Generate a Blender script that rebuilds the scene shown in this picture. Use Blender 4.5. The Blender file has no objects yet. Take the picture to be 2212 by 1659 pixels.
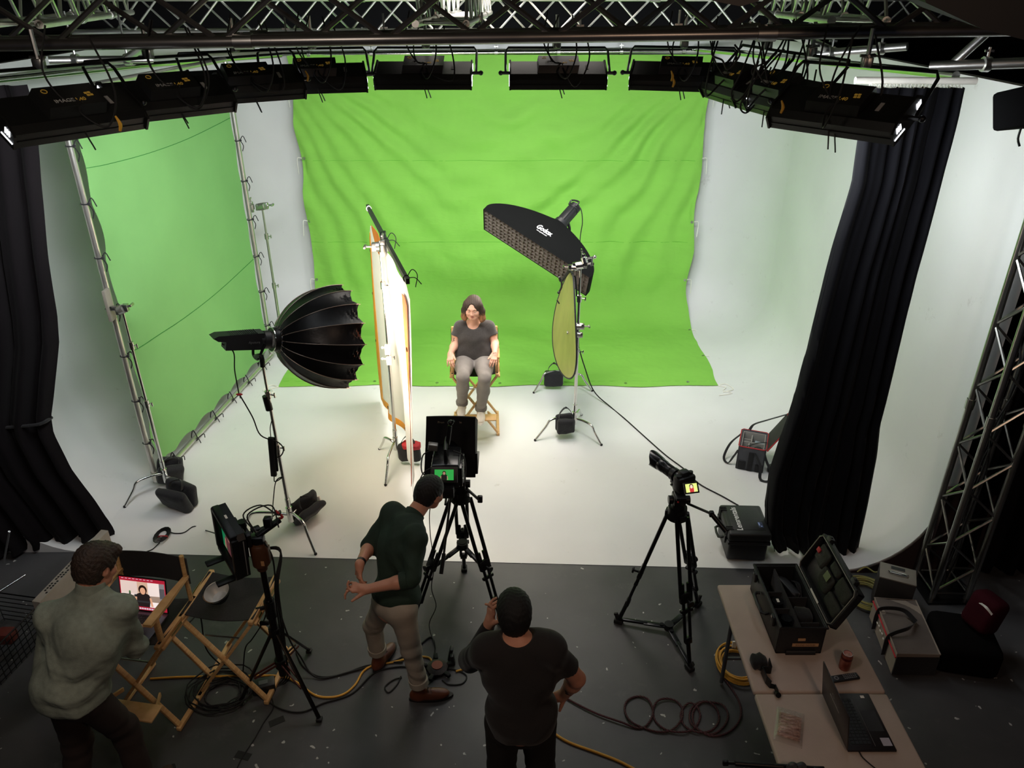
import bpy, bmesh, math, random
import numpy as np
from mathutils import Vector, Matrix, Euler, noise
random.seed(7)
sc = bpy.context.scene
COL = sc.collection
V = Vector
PI = math.pi
R = math.radians

# ------------------------------------------------------------------ camera, world, exposure
CAMZ, PITCH, FPX = 4.4, R(27.5), 1661.0
cam_d = bpy.data.cameras.new('camera'); cam = bpy.data.objects.new('camera', cam_d); COL.objects.link(cam)
cam_d.sensor_width = 36; cam_d.lens = FPX/2212*36; cam_d.clip_end = 60; cam_d.clip_start = .05
cam.location = (0, 0, CAMZ); cam.rotation_euler = (PI/2-PITCH, 0, 0)
sc.camera = cam
w = bpy.data.worlds.new('world'); sc.world = w; w.use_nodes = True
w.node_tree.nodes['Background'].inputs[0].default_value = (.62, .68, 1, 1)
w.node_tree.nodes['Background'].inputs[1].default_value = .02
sc.view_settings.view_transform = 'Standard'; sc.view_settings.look = 'None'
sc.view_settings.gamma = 1; sc.view_settings.use_curve_mapping = False
sc.view_settings.exposure = 0.0

def area(name, loc, aim, size, power, col=(1, 1, 1), sizey=None, spread=180, roll=0):
    d = bpy.data.lights.new(name, 'AREA'); d.energy = power; d.color = col; d.size = size
    if sizey: d.shape = 'RECTANGLE'; d.size_y = sizey
    d.spread = R(spread)
    o = bpy.data.objects.new(name, d); COL.objects.link(o)
    o.location = loc
    q = (V(aim)-V(loc)).to_track_quat('-Z', 'Y'); o.rotation_euler = (q.to_matrix() @ Matrix.Rotation(roll, 3, 'Z')).to_euler()
    return o

# added fill, no visible source: warm from overhead for the crew, paler above the stage
area('crew_fill', (1.6, -.6, 4.9), (.8, 3.2, .6), .5, 27, (1, .66, .46))
area('crew_fill', (-1.6, 1.4, 4.95), (-1.8, 3.6, .5), .6, 26, (1, .84, .72))
area('stage_fill', (0, 7.5, 4.75), (0, 7.6, 0), 1.6, 62, (1, .92, .84), spread=100)

# ------------------------------------------------------------------ rays of the camera used to read positions off known planes
def ray(px, py):
    x = (px-1106)/FPX; y = (829.5-py)/FPX
    return V((x, math.cos(PITCH)+y*math.sin(PITCH), -math.sin(PITCH)+y*math.cos(PITCH)))
def G(px, py, z=0.0):
    r = ray(px, py); t = (z-CAMZ)/r.z
    return V((r.x*t, r.y*t, z))
def D(px, py, Y):
    r = ray(px, py); t = Y/r.y
    return V((r.x*t, Y, CAMZ+r.z*t))

# ------------------------------------------------------------------ mesh builder
class MB:
    def __init__(s, M=None): s.v = []; s.f = []; s.m = []; s.M = M or Matrix()
    def add(s, vs, fs, m=0):
        k = len(s.v); M = s.M
        s.v += [M @ V(p) for p in vs]; s.f += [[i+k for i in f] for f in fs]; s.m += [m]*len(fs)
        return s
    def box(s, c, size, rot=None, bev=0, m=0, seg=2):
        bm = bmesh.new(); bmesh.ops.create_cube(bm, size=1)
        for v in bm.verts: v.co = V((v.co.x*size[0], v.co.y*size[1], v.co.z*size[2]))
        if bev: bmesh.ops.bevel(bm, geom=list(bm.edges), offset=bev, segments=seg, profile=.5, affect='EDGES')
        T = Matrix.Translation(V(c)) @ (rot.to_4x4() if rot is not None else Matrix())
        bm.verts.index_update()
        s.add([T @ v.co for v in bm.verts], [[v.index for v in f.verts] for f in bm.faces], m); bm.free()
        return s
    def bar(s, a, b, wd, ht, up=(0, 0, 1), bev=0, m=0):
        a, b = V(a), V(b); z = (b-a).normalized(); y = V(up)
        if abs(z.dot(y)) > .98: y = V((0, 1, 0))
        x = y.cross(z).normalized(); y = z.cross(x)
        rot = Matrix((x, y, z)).transposed()
        return s.box((a+b)/2, (wd, ht, (b-a).length), rot, bev, m)
    def cyl(s, a, b, r, r2=None, n=12, m=0):
        a, b = V(a), V(b); r2 = r if r2 is None else r2
        z = (b-a).normalized(); x = z.orthogonal().normalized(); y = z.cross(x)
        vs = []
        for c, q in ((a, r), (b, r2)):
            for i in range(n):
                t = 2*PI*i/n; vs.append(c+x*math.cos(t)*q+y*math.sin(t)*q)
        fs = [[i, (i+1) % n, n+(i+1) % n, n+i] for i in range(n)]+[list(range(n))[::-1], list(range(n, 2*n))]
        return s.add(vs, fs, m)
    def tube(s, pts, r, n=8, m=0, closed=False, sub=0, rr=None):
        pts = [V(p) for p in pts]
        if sub: pts = spline(pts, sub, closed)
        if rr is None: rr = [r]*len(pts)
        elif len(rr) != len(pts):
            q = np.interp(np.linspace(0, 1, len(pts)), np.linspace(0, 1, len(rr)), rr); rr = list(q)
        N = len(pts); vs = []; x = None
        for i, p in enumerate(pts):
            a = pts[(i-1) % N] if (closed or i > 0) else p; b = pts[(i+1) % N] if (closed or i < N-1) else p
            t = b-a
            if t.length < 1e-9: t = V((0, 0, 1))
            t.normalize()
            if x is None: x = t.orthogonal().normalized()
            else:
                x = x-t*x.dot(t)
                if x.length < 1e-6: x = t.orthogonal()
                x.normalize()
            y = t.cross(x)
            for k in range(n):
                u = 2*PI*k/n; vs.append(p+(x*math.cos(u)+y*math.sin(u))*rr[i])
        fs = []
        for i in range(N if closed else N-1):
            j = (i+1) % N
            for k in range(n):
                l = (k+1) % n; fs.append([i*n+k, i*n+l, j*n+l, j*n+k])
        if not closed: fs += [list(range(n))[::-1], list(range((N-1)*n, N*n))]
        return s.add(vs, fs, m)
    def lathe(s, prof, o, ax=(0, 0, 1), n=24, m=0, sy=1.0, xref=None, cap=True):
        o = V(o); z = V(ax).normalized(); x = V(xref) if xref is not None else z.orthogonal(); x = (x-z*x.dot(z)).normalized(); y = z.cross(x)
        vs = []
        for r, h in prof:
            for i in range(n):
                t = 2*PI*i/n; vs.append(o+z*h+x*math.cos(t)*r+y*math.sin(t)*r*sy)
        fs = [[j*n+i, j*n+(i+1) % n, (j+1)*n+(i+1) % n, (j+1)*n+i] for j in range(len(prof)-1) for i in range(n)]
        K = (len(prof)-1)*n
        if abs(prof[0][0]-prof[-1][0]) < .006 and prof[0][0] > .006: fs += [[K+i, K+(i+1) % n, (i+1) % n, i] for i in range(n)]   # ring
        elif cap: fs += [list(range(n))[::-1], list(range(K, K+n))]
        return s.add(vs, fs, m)
    def ball(s, c, r, nu=16, nv=10, m=0, rot=None):
        if not hasattr(r, '__len__'): r = (r, r, r)
        vs = []; c = V(c)
        for j in range(1, nv):
            a = PI*j/nv
            for i in range(nu):
                t = 2*PI*i/nu; p = V((math.sin(a)*math.cos(t)*r[0], math.sin(a)*math.sin(t)*r[1], math.cos(a)*r[2]))
                vs.append(c+(rot @ p if rot is not None else p))
        k = len(vs); tp = V((0, 0, r[2])); bt = V((0, 0, -r[2]))
        vs += [c+(rot @ tp if rot is not None else tp), c+(rot @ bt if rot is not None else bt)]
        fs = [[j*nu+i, (j+1)*nu+i, (j+1)*nu+(i+1) % nu, j*nu+(i+1) % nu] for j in range(nv-2) for i in range(nu)]
        fs += [[k, i, (i+1) % nu] for i in range(nu)]+[[k+1, (nv-2)*nu+(i+1) % nu, (nv-2)*nu+i] for i in range(nu)]
        return s.add(vs, fs, m)
    def sheet(s, fn, nu, nv, th=0.002, m=0):
        """surface fn(u,v) given a real thickness"""
        g = [[V(fn(i/nu, j/nv)) for i in range(nu+1)] for j in range(nv+1)]
        vs = []; W = nu+1; n = W*(nv+1); nr = []
        for j in range(nv+1):
            for i in range(W):
                a = g[j][min(i+1, nu)]-g[j][max(i-1, 0)]; b = g[min(j+1, nv)][i]-g[max(j-1, 0)][i]
                q = a.cross(b); nr.append(q.normalized() if q.length > 1e-12 else V((0, 0, 1)))
        for j in range(nv+1):
            for i in range(W): vs.append(g[j][i])
        for k in range(n): vs.append(vs[k]-nr[k]*th)
        fs = []
        for j in range(nv):
            for i in range(nu):
                a = j*W+i; fs.append([a, a+1, a+W+1, a+W]); fs.append([n+a, n+a+W, n+a+W+1, n+a+1])
        for i in range(nu): fs.append([i+1, i, n+i, n+i+1]); a = nv*W+i; fs.append([a, a+1, n+a+1, n+a])
        for j in range(nv): a = j*W; fs.append([a, a+W, n+a+W, n+a]); a = j*W+nu; fs.append([a+W, a, n+a, n+a+W])
        return s.add(vs, fs, m)
    def prism(s, pts, d, m=0):
        """polygon pts (3-D, planar) extruded by vector d"""
        n = len(pts); pts = [V(p) for p in pts]; d = V(d)
        return s.add(pts+[p+d for p in pts], [list(range(n))[::-1], list(range(n, 2*n))]+[[i, (i+1) % n, n+(i+1) % n, n+i] for i in range(n)], m)

def spline(p, sub, closed=False):
    out = []; n = len(p)
    for i in range(n if closed else n-1):
        a = p[(i-1) % n] if (closed or i > 0) else p[0]*2-p[1]
        b = p[i]; c = p[(i+1) % n]; d = p[(i+2) % n] if (closed or i < n-2) else c*2-b
        for k in range(sub):
            t = k/sub
            out.append(.5*((2*b)+(c-a)*t+(2*a-5*b+4*c-d)*t*t+(3*b-a-3*c+d)*t**3))
    if not closed: out.append(p[-1])
    return out

def wm(o):
    M = Matrix()
    while o: M = o.matrix_basis @ M; o = o.parent
    return M
def obj(name, mb, mat, parent=None, label=None, smooth=True, ang=38, kind=None):
    """builder vertices are world coordinates; the mesh is stored relative to its parent"""
    me = bpy.data.meshes.new(name)
    inv = wm(parent).inverted() if parent else Matrix()
    vs = mb.v if parent is None else [inv @ p for p in mb.v]
    me.from_pydata([tuple(p) for p in vs], [], mb.f); me.validate()
    bm = bmesh.new(); bm.from_mesh(me); bmesh.ops.recalc_face_normals(bm, faces=bm.faces); bm.to_mesh(me); bm.free()
    for m in (mat if isinstance(mat, (list, tuple)) else [mat]): me.materials.append(m)
    if isinstance(mat, (list, tuple)) and len(me.polygons) == len(mb.m): me.polygons.foreach_set('material_index', mb.m)
    if smooth:
        me.polygons.foreach_set('use_smooth', [True]*len(me.polygons)); me.set_sharp_from_angle(angle=R(ang))
    o = bpy.data.objects.new(name, me); COL.objects.link(o); o.parent = parent
    if label: o['label'] = label
    if kind: o['kind'] = kind
    return o
def tag(o, label, cat, group=None, kind=None):
    o['label'] = label; o['category'] = cat
    if group: o['group'] = group
    if kind: o['kind'] = kind
    return o
def thing(name, label, cat, loc=(0, 0, 0), rz=0, group=None):
    o = bpy.data.objects.new(name, None); COL.objects.link(o); o.location = loc; o.rotation_euler = (0, 0, rz)
    o.empty_display_size = .1
    return tag(o, label, cat, group)
def solo(name, mb, mat, label, cat, group=None, **k):
    return tag(obj(name, mb, mat, **k), label, cat, group)
def struct(name, mb, mat, **k):
    o = obj(name, mb, mat, **k); o['kind'] = 'structure'; return o
def dup(root, M=None, label=None, group=None, parent=None):
    r = root.copy(); COL.objects.link(r); r.parent = parent
    if M is not None: r.matrix_basis = M
    if label: r['label'] = label
    if group: r['group'] = group
    for ch in list(root.children): dup(ch, parent=r)
    return r
def frame(o, x, up=(0, 0, 1)):
    """matrix whose local +x looks along x, local z near up"""
    x = V(x).normalized(); y = V(up).cross(x).normalized(); z = x.cross(y)
    return Matrix.Translation(V(o)) @ Matrix((x, y, z)).transposed().to_4x4()
def text_mb(txt, M, size, depth=.001, align='CENTER', shear=0, sx=1, bold=0):
    """raised lettering lying in the local xy plane of M"""
    c = bpy.data.curves.new('t', 'FONT'); c.body = txt; c.size = size; c.extrude = depth; c.align_x = align; c.align_y = 'CENTER'; c.shear = shear; c.resolution_u = 3; c.offset = bold
    o = bpy.data.objects.new('t', c); COL.objects.link(o)
    dg = bpy.context.evaluated_depsgraph_get(); me = bpy.data.meshes.new_from_object(o.evaluated_get(dg))
    mb = MB(M); mb.add([V((v.co.x*sx, v.co.y, v.co.z)) for v in me.vertices], [list(p.vertices) for p in me.polygons])
    bpy.data.objects.remove(o); bpy.data.curves.remove(c); bpy.data.meshes.remove(me)
    return mb

# ------------------------------------------------------------------ materials
def lin(c):
    if isinstance(c, str): c = tuple(int(c[i:i+2], 16)/255 for i in (0, 2, 4))
    return tuple(((x+.055)/1.055)**2.4 if x > .04045 else x/12.92 for x in c)+(1,)
_mc = {}
def mat(name, c, rough=.6, metal=0, var=.08, vs=6, bump=0, bs=40, emit=0, ec=None, trans=0, alpha=1, stretch=None, spec=.5, sheen=0, c2=None, lo=.35, hi=.65, sss=0):
    if name in _mc: return _mc[name]
    m = bpy.data.materials.new(name); m.use_nodes = True; nt = m.node_tree; b = nt.nodes['Principled BSDF']
    L = nt.links.new; N = nt.nodes.new
    tc = N('ShaderNodeTexCoord'); mp = N('ShaderNodeMapping'); L(tc.outputs['Object'], mp.inputs[0])
    if stretch: mp.inputs['Scale'].default_value = stretch
    nz = N('ShaderNodeTexNoise'); nz.inputs['Scale'].default_value = vs; nz.inputs['Detail'].default_value = 5; L(mp.outputs[0], nz.inputs['Vector'])
    rp = N('ShaderNodeValToRGB'); c = lin(c)
    a = tuple(max(0, x*(1-var)) for x in c[:3])+(1,); z = tuple(min(1, x*(1+var)) for x in c[:3])+(1,)
    if c2: a, z = c, lin(c2)
    rp.color_ramp.elements[0].position = lo; rp.color_ramp.elements[0].color = a
    rp.color_ramp.elements[1].position = hi; rp.color_ramp.elements[1].color = z
    L(nz.outputs['Fac'], rp.inputs[0]); L(rp.outputs[0], b.inputs['Base Color'])
    b.inputs['Roughness'].default_value = rough; b.inputs['Metallic'].default_value = metal
    b.inputs['Specular IOR Level'].default_value = spec
    if sheen: b.inputs['Sheen Weight'].default_value = sheen
    if sss: b.inputs['Subsurface Weight'].default_value = sss; b.inputs['Subsurface Scale'].default_value = .01; b.inputs['Subsurface Radius'].default_value = (1, .35, .2)
    if bump:
        n2 = N('ShaderNodeTexNoise'); n2.inputs['Scale'].default_value = bs; n2.inputs['Detail'].default_value = 4; L(mp.outputs[0], n2.inputs['Vector'])
        bp = N('ShaderNodeBump'); bp.inputs['Strength'].default_value = bump; bp.inputs['Distance'].default_value = .01
        L(n2.outputs['Fac'], bp.inputs['Height']); L(bp.outputs[0], b.inputs['Normal'])
    if emit: b.inputs['Emission Color'].default_value = lin(ec) if ec else c; b.inputs['Emission Strength'].default_value = emit
    if trans: b.inputs['Transmission Weight'].default_value = trans
    if alpha < 1: b.inputs['Alpha'].default_value = alpha
    _mc[name] = m
    return m
BLK = mat('black plastic', '17181a', .45, bump=.1, bs=300)
BLKG = mat('glossy black', '0e0f11', .22)
BLKM = mat('black matt metal', '141516', .38, .4)
BLKF = mat('black fabric', '101013', .9, bump=.3, bs=220, sheen=.15)
CHR = mat('chrome', 'd8d8d6', .16, 1, var=.05)
STEEL = mat('brushed steel', 'b4b4b0', .34, 1)
ALU = mat('aluminium truss', 'dededa', .42, 1, bump=.08, bs=60)
WHT = mat('white cord', 'e8e6dc', .8)
RUB = mat('black rubber', '0c0c0c', .7)
WOOD = mat('light beech', 'c79a63', .5, vs=9, stretch=(1, 1, 14), c2='dcb47c', bump=.1, bs=60)
RED = mat('red webbing', 'b0242c', .7)
SKIN = mat('warm skin', 'c98f74', .5, var=.05, vs=14, sss=.12, bump=.06, bs=120)
# ================================================================== shell
def floor_mat():
    m = mat('dark painted floor', '464647', .45, var=.25, vs=1.3, bump=.05, bs=30); nt = m.node_tree; N = nt.nodes.new; L = nt.links.new
    b = nt.nodes['Principled BSDF']; rp = [n for n in nt.nodes if n.type == 'VALTORGB'][0]
    mp = [n for n in nt.nodes if n.type == 'MAPPING'][0]
    v = N('ShaderNodeTexVoronoi'); v.inputs['Scale'].default_value = 13; v.inputs['Randomness'].default_value = 1
    nz = N('ShaderNodeTexNoise'); nz.inputs['Scale'].default_value = 9; nz.inputs['Detail'].default_value = 3
    L(mp.outputs[0], nz.inputs['Vector'])
    ad = N('ShaderNodeMixRGB'); ad.inputs[0].default_value = .12; L(mp.outputs[0], ad.inputs[1]); L(nz.outputs['Color'], ad.inputs[2]); L(ad.outputs[0], v.inputs['Vector'])
    n3 = N('ShaderNodeTexNoise'); n3.inputs['Scale'].default_value = 1.1; L(mp.outputs[0], n3.inputs['Vector'])
    th = N('ShaderNodeMath'); th.operation = 'MULTIPLY'; th.inputs[1].default_value = .2; L(n3.outputs['Fac'], th.inputs[0])
    lt = N('ShaderNodeMath'); lt.operation = 'LESS_THAN'; L(v.outputs['Distance'], lt.inputs[0]); L(th.outputs[0], lt.inputs[1])
    v2 = N('ShaderNodeTexWhiteNoise'); L(v.outputs['Color'], v2.inputs['Vector'])
    g2 = N('ShaderNodeMath'); g2.operation = 'GREATER_THAN'; g2.inputs[1].default_value = .55; L(v2.outputs['Value'], g2.inputs[0])
    mu = N('ShaderNodeMath'); mu.operation = 'MULTIPLY'; L(lt.outputs[0], mu.inputs[0]); L(g2.outputs[0], mu.inputs[1])
    mx = N('ShaderNodeMixRGB'); L(mu.outputs[0], mx.inputs[0]); L(rp.outputs[0], mx.inputs[1]); mx.inputs[2].default_value = (.42, .42, .4, 1)
    # pale scuffs and rubbed patches in the paint
    n5 = N('ShaderNodeTexNoise'); n5.inputs['Scale'].default_value = 2.3; n5.inputs['Detail'].default_value = 10; n5.inputs['Roughness'].default_value = .8; L(mp.outputs[0], n5.inputs['Vector'])
    r5 = N('ShaderNodeValToRGB'); r5.color_ramp.elements[0].position = .56; r5.color_ramp.elements[0].color = (0, 0, 0, 1); r5.color_ramp.elements[1].position = .78; r5.color_ramp.elements[1].color = (.5, .5, .5, 1); L(n5.outputs['Fac'], r5.inputs[0])
    m5 = N('ShaderNodeMixRGB'); L(r5.outputs[0], m5.inputs[0]); L(mx.outputs[0], m5.inputs[1]); m5.inputs[2].default_value = (.16, .16, .15, 1)
    L(m5.outputs[0], b.inputs['Base Color'])
    return m
struct('floor', MB().add([(-7, -1, 0), (7, -1, 0), (7, 13, 0), (-7, 13, 0)], [[0, 1, 2, 3]]), floor_mat())
DARKW = mat('black painted wall', '0b0b0d', .9)
struct('ceiling', MB().box((0, 6, 5.3), (14, 14, .1)), DARKW)
struct('wall_right', MB().box((6.5, 6, 2.6), (.1, 14, 5.4)), mat('dark drape wall', '191316', .95, stretch=(1, 8, .2), var=.5, vs=3))
struct('wall_left', MB().box((-6.5, 6, 2.6), (.1, 14, 5.4)), DARKW)
struct('wall_far', MB().box((0, 12.6, 2.6), (14, .1, 5.4)), DARKW)

# white cyclorama: floor, coves and rounded corners in one plastered shell
def cyc():
    XL, XR, YB, r, RC = -4.45, 3.45, 10.95, .75, 1.2
    path = []   # (x, y, inward normal)
    for i in range(13): y = 5.27+(YB-RC-5.27)*i/12; path.append((XL, y, (1, 0)))
    for i in range(1, 13): a = PI-PI/2*i/12; path.append((XL+RC+RC*math.cos(a), YB-RC+RC*math.sin(a), (-math.cos(a), -math.sin(a))))
    for i in range(1, 13): x = XL+RC+(XR-XL-2*RC)*i/12; path.append((x, YB, (0, -1)))
    for i in range(1, 13): a = PI/2-PI/2*i/12; path.append((XR-RC+RC*math.cos(a), YB-RC+RC*math.sin(a), (-math.cos(a), -math.sin(a))))
    for i in range(1, 13): y = YB-RC-(YB-RC-5.03)*i/12; path.append((XR, y, (-1, 0)))
    prof = [(0, 3.78), (0, 2.6), (0, 1.5)]+[(r-r*math.cos(a), r-r*math.sin(a)) for a in [PI/2*k/12 for k in range(13)]]
    W = len(prof)
    def seg(name, i0, i1, caps):
        mb = MB(); vs = []; P_ = path[i0:i1+1]; N_ = len(P_)
        for x, y, n in P_:
            for o, z in prof: vs.append((x+n[0]*o, y+n[1]*o, z+.004))
        fs = [[i*W+j, i*W+j+1, (i+1)*W+j+1, (i+1)*W+j] for i in range(N_-1) for j in range(W-1)]
        k = len(vs)
        for x, y, n in P_: vs.append((x-n[0]*.08, y-n[1]*.08, 3.784)); vs.append((x-n[0]*.08, y-n[1]*.08, 0))
        for i in range(N_-1):
            fs.append([k+2*i, k+2*i+1, k+2*i+3, k+2*i+2]); fs.append([i*W, k+2*i, k+2*i+2, (i+1)*W])
        for i in caps: i = i % N_; fs.append([i*W+j for j in range(W)]+[k+2*i+1, k+2*i])
        mb.add(vs, fs); return struct(name, mb, m, ang=60)
    m = mat('white cyclorama paint', 'dddedd', .62, var=.03, vs=1.2, bump=.04, bs=25)
    nt = m.node_tree; N = nt.nodes.new; L = nt.links.new; b = nt.nodes['Principled BSDF']; rp = [n for n in nt.nodes if n.type == 'VALTORGB'][0]
    mp = [n for n in nt.nodes if n.type == 'MAPPING'][0]
    sf = N('ShaderNodeTexNoise'); sf.inputs['Scale'].default_value = 5; sf.inputs['Detail'].default_value = 9; sf.inputs['Roughness'].default_value = .75; L(mp.outputs[0], sf.inputs['Vector'])
    r2 = N('ShaderNodeValToRGB'); r2.color_ramp.elements[0].position = .62; r2.color_ramp.elements[0].color = (1, 1, 1, 1); r2.color_ramp.elements[1].position = .76; r2.color_ramp.elements[1].color = (.72, .7, .68, 1); L(sf.outputs['Fac'], r2.inputs[0])
    mx = N('ShaderNodeMixRGB'); mx.blend_type = 'MULTIPLY'; mx.inputs[0].default_value = 1; L(rp.outputs[0], mx.inputs[1]); L(r2.outputs[0], mx.inputs[2]); L(mx.outputs[0], b.inputs['Base Color'])
    seg('wall_left', 0, 12, (0,)); seg('wall_back', 12, 48, ()); seg('wall_right', 48, 60, (-1,))
    o_, z_ = prof[-1]
    struct('floor', MB().add([(x+n[0]*o_, y+n[1]*o_, z_+.004) for x, y, n in path], [list(range(len(path)))]), m)
cyc()

# ================================================================== trusses and pipes
def truss(label, a, b, s=.3, step=.33, r=.025, lr=.011, mat_=None, off=0):
    a, b = V(a), V(b); M = frame(a, b-a); Lg = (b-a).length; mt = mat_ or ALU
    t = thing('lighting_truss', label, 'truss', a)
    cs = [(-s/2, -s/2), (s/2, -s/2), (s/2, s/2), (-s/2, s/2)]
    for y, z in cs: obj('chord', MB(M).cyl((0, y, z), (Lg, y, z), r, n=12), mt, t)
    n = max(2, int(Lg/step))
    for k in range(4):
        p, q = cs[k], cs[(k+1) % 4]; mb = MB(M)
        for i in range(n):
            x0, x1 = Lg*i/n, Lg*(i+1)/n
            e, f = (p, q) if (i+off+k) % 2 == 0 else (q, p)
            mb.cyl((x0, *e), (x1, *f), lr, n=6)
        obj('lacing', mb, mt, t)
    for x in (Lg*.33, Lg*.66):
        for y, z in cs: mb = MB(M); mb.cyl((x-.05, y, z), (x+.05, y, z), r+.008, n=10); mb.cyl((x-.005, y, z-.03), (x-.005, y, z+.045), .009, n=6); obj('coupling', mb, STEEL, t)
    return t
ALUD = mat('dull truss tube', '8d8b88', .32, .9)
truss('large box truss spanning the whole top edge in front of the light banks', (-4.2, 4.62, 4.245), (4.2, 4.62, 4.36), .31, .44, .032, .016, ALUD)
truss('far box truss crossing the set behind the nearest truss', (-4.4, 8.6, 4.12), (4.4, 8.6, 4.12), .3, .3)
truss('truss running front to back above the middle of the set', (-.42, 5.0, 4.34), (-.36, 8.4, 4.3), .3, .24, .022, .011)
truss('truss running front to back above the left green screen', (-2.9, 4.9, 4.34), (-3.9, 8.4, 4.3), .3, .28)
truss('truss running front to back above the right light banks', (2.0, 4.9, 4.36), (2.6, 8.4, 4.3), .3, .28)
truss('short truss joining the grid at the upper right corner', (3.1, 4.9, 4.38), (4.9, 8.2, 4.4), .3, .34, mat_=ALUD)
truss('short truss joining the grid at the upper left corner', (-3.3, 4.9, 4.32), (-5.2, 7.4, 4.3), .3, .34, mat_=ALUD)

def pipe(label, pts, r=.024, mt=STEEL, sub=0, name='pipe', clamps=0, drop=.09):
    t = thing(name, label, 'pipe', pts[0]); obj('tube', MB().tube(pts, r, 12, sub=sub), mt, t)
    for k in range(clamps):
        p = V(pts[0]).lerp(V(pts[-1]), (k+.5)/clamps); mb = MB(); mb.cyl(p+V((-.02, 0, 0)), p+V((.02, 0, 0)), r+.012, n=10); mb.cyl(p, p+V((0, 0, drop)), .008, n=6); mb.box(p+V((0, 0, .07)), (.05, .012, .012)); obj('clamp', mb, STEEL, t)
    return t
pipe('long steel pipe across the back that carries the green backdrop', (D(600, 118, 10.62), D(1545, 109, 10.62)), .026, CHR, clamps=7)
pipe('steel pipe above the left green screen leading to the back pipe', (D(-30, 176, 6.9), D(300, 142, 8.6), D(606, 119, 10.55)), .03, CHR)
pipe('bright steel pipe along the right wall that holds the black curtain', (D(1500, 105, 10.55), D(1620, 117, 8.2), D(2065, 164, 5.3)), .03, CHR)
pipe('short bracket pipe under the right truss, its free end pointing left', (D(1745, 118, 5.6), D(1960, 100, 5.2)), .026, STEEL, clamps=2)
pipe('pipe running off the right edge beside the curtain pipe', (D(2008, 143, 4.9), D(2260, 134, 4.6)), .03, STEEL, clamps=1)
pipe('diagonal brace pipe at the upper right leading up to the truss', (D(2060, 136, 4.85), D(2150, 54, 4.75)), .026, STEEL)
pipe('diagonal brace pipe right of centre above the angled light banks', (D(1690, 62, 4.85), D(1800, 112, 5.7)), .028, STEEL)
pipe('pipe hung behind the left light banks', (D(105, 130, 5.6), D(330, 128, 5.9)), .026, STEEL, clamps=2, drop=.3)
pipe('diagonal brace pipe above the left light banks', (D(275, 126, 5.6), D(325, 88, 5.2)), .026, STEEL)
pipe('pale hanging pipe in front of the back pipe', (D(515, 88, 5.78), D(1570, 76, 5.78)), .014, STEEL, clamps=5, drop=.16)
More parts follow.
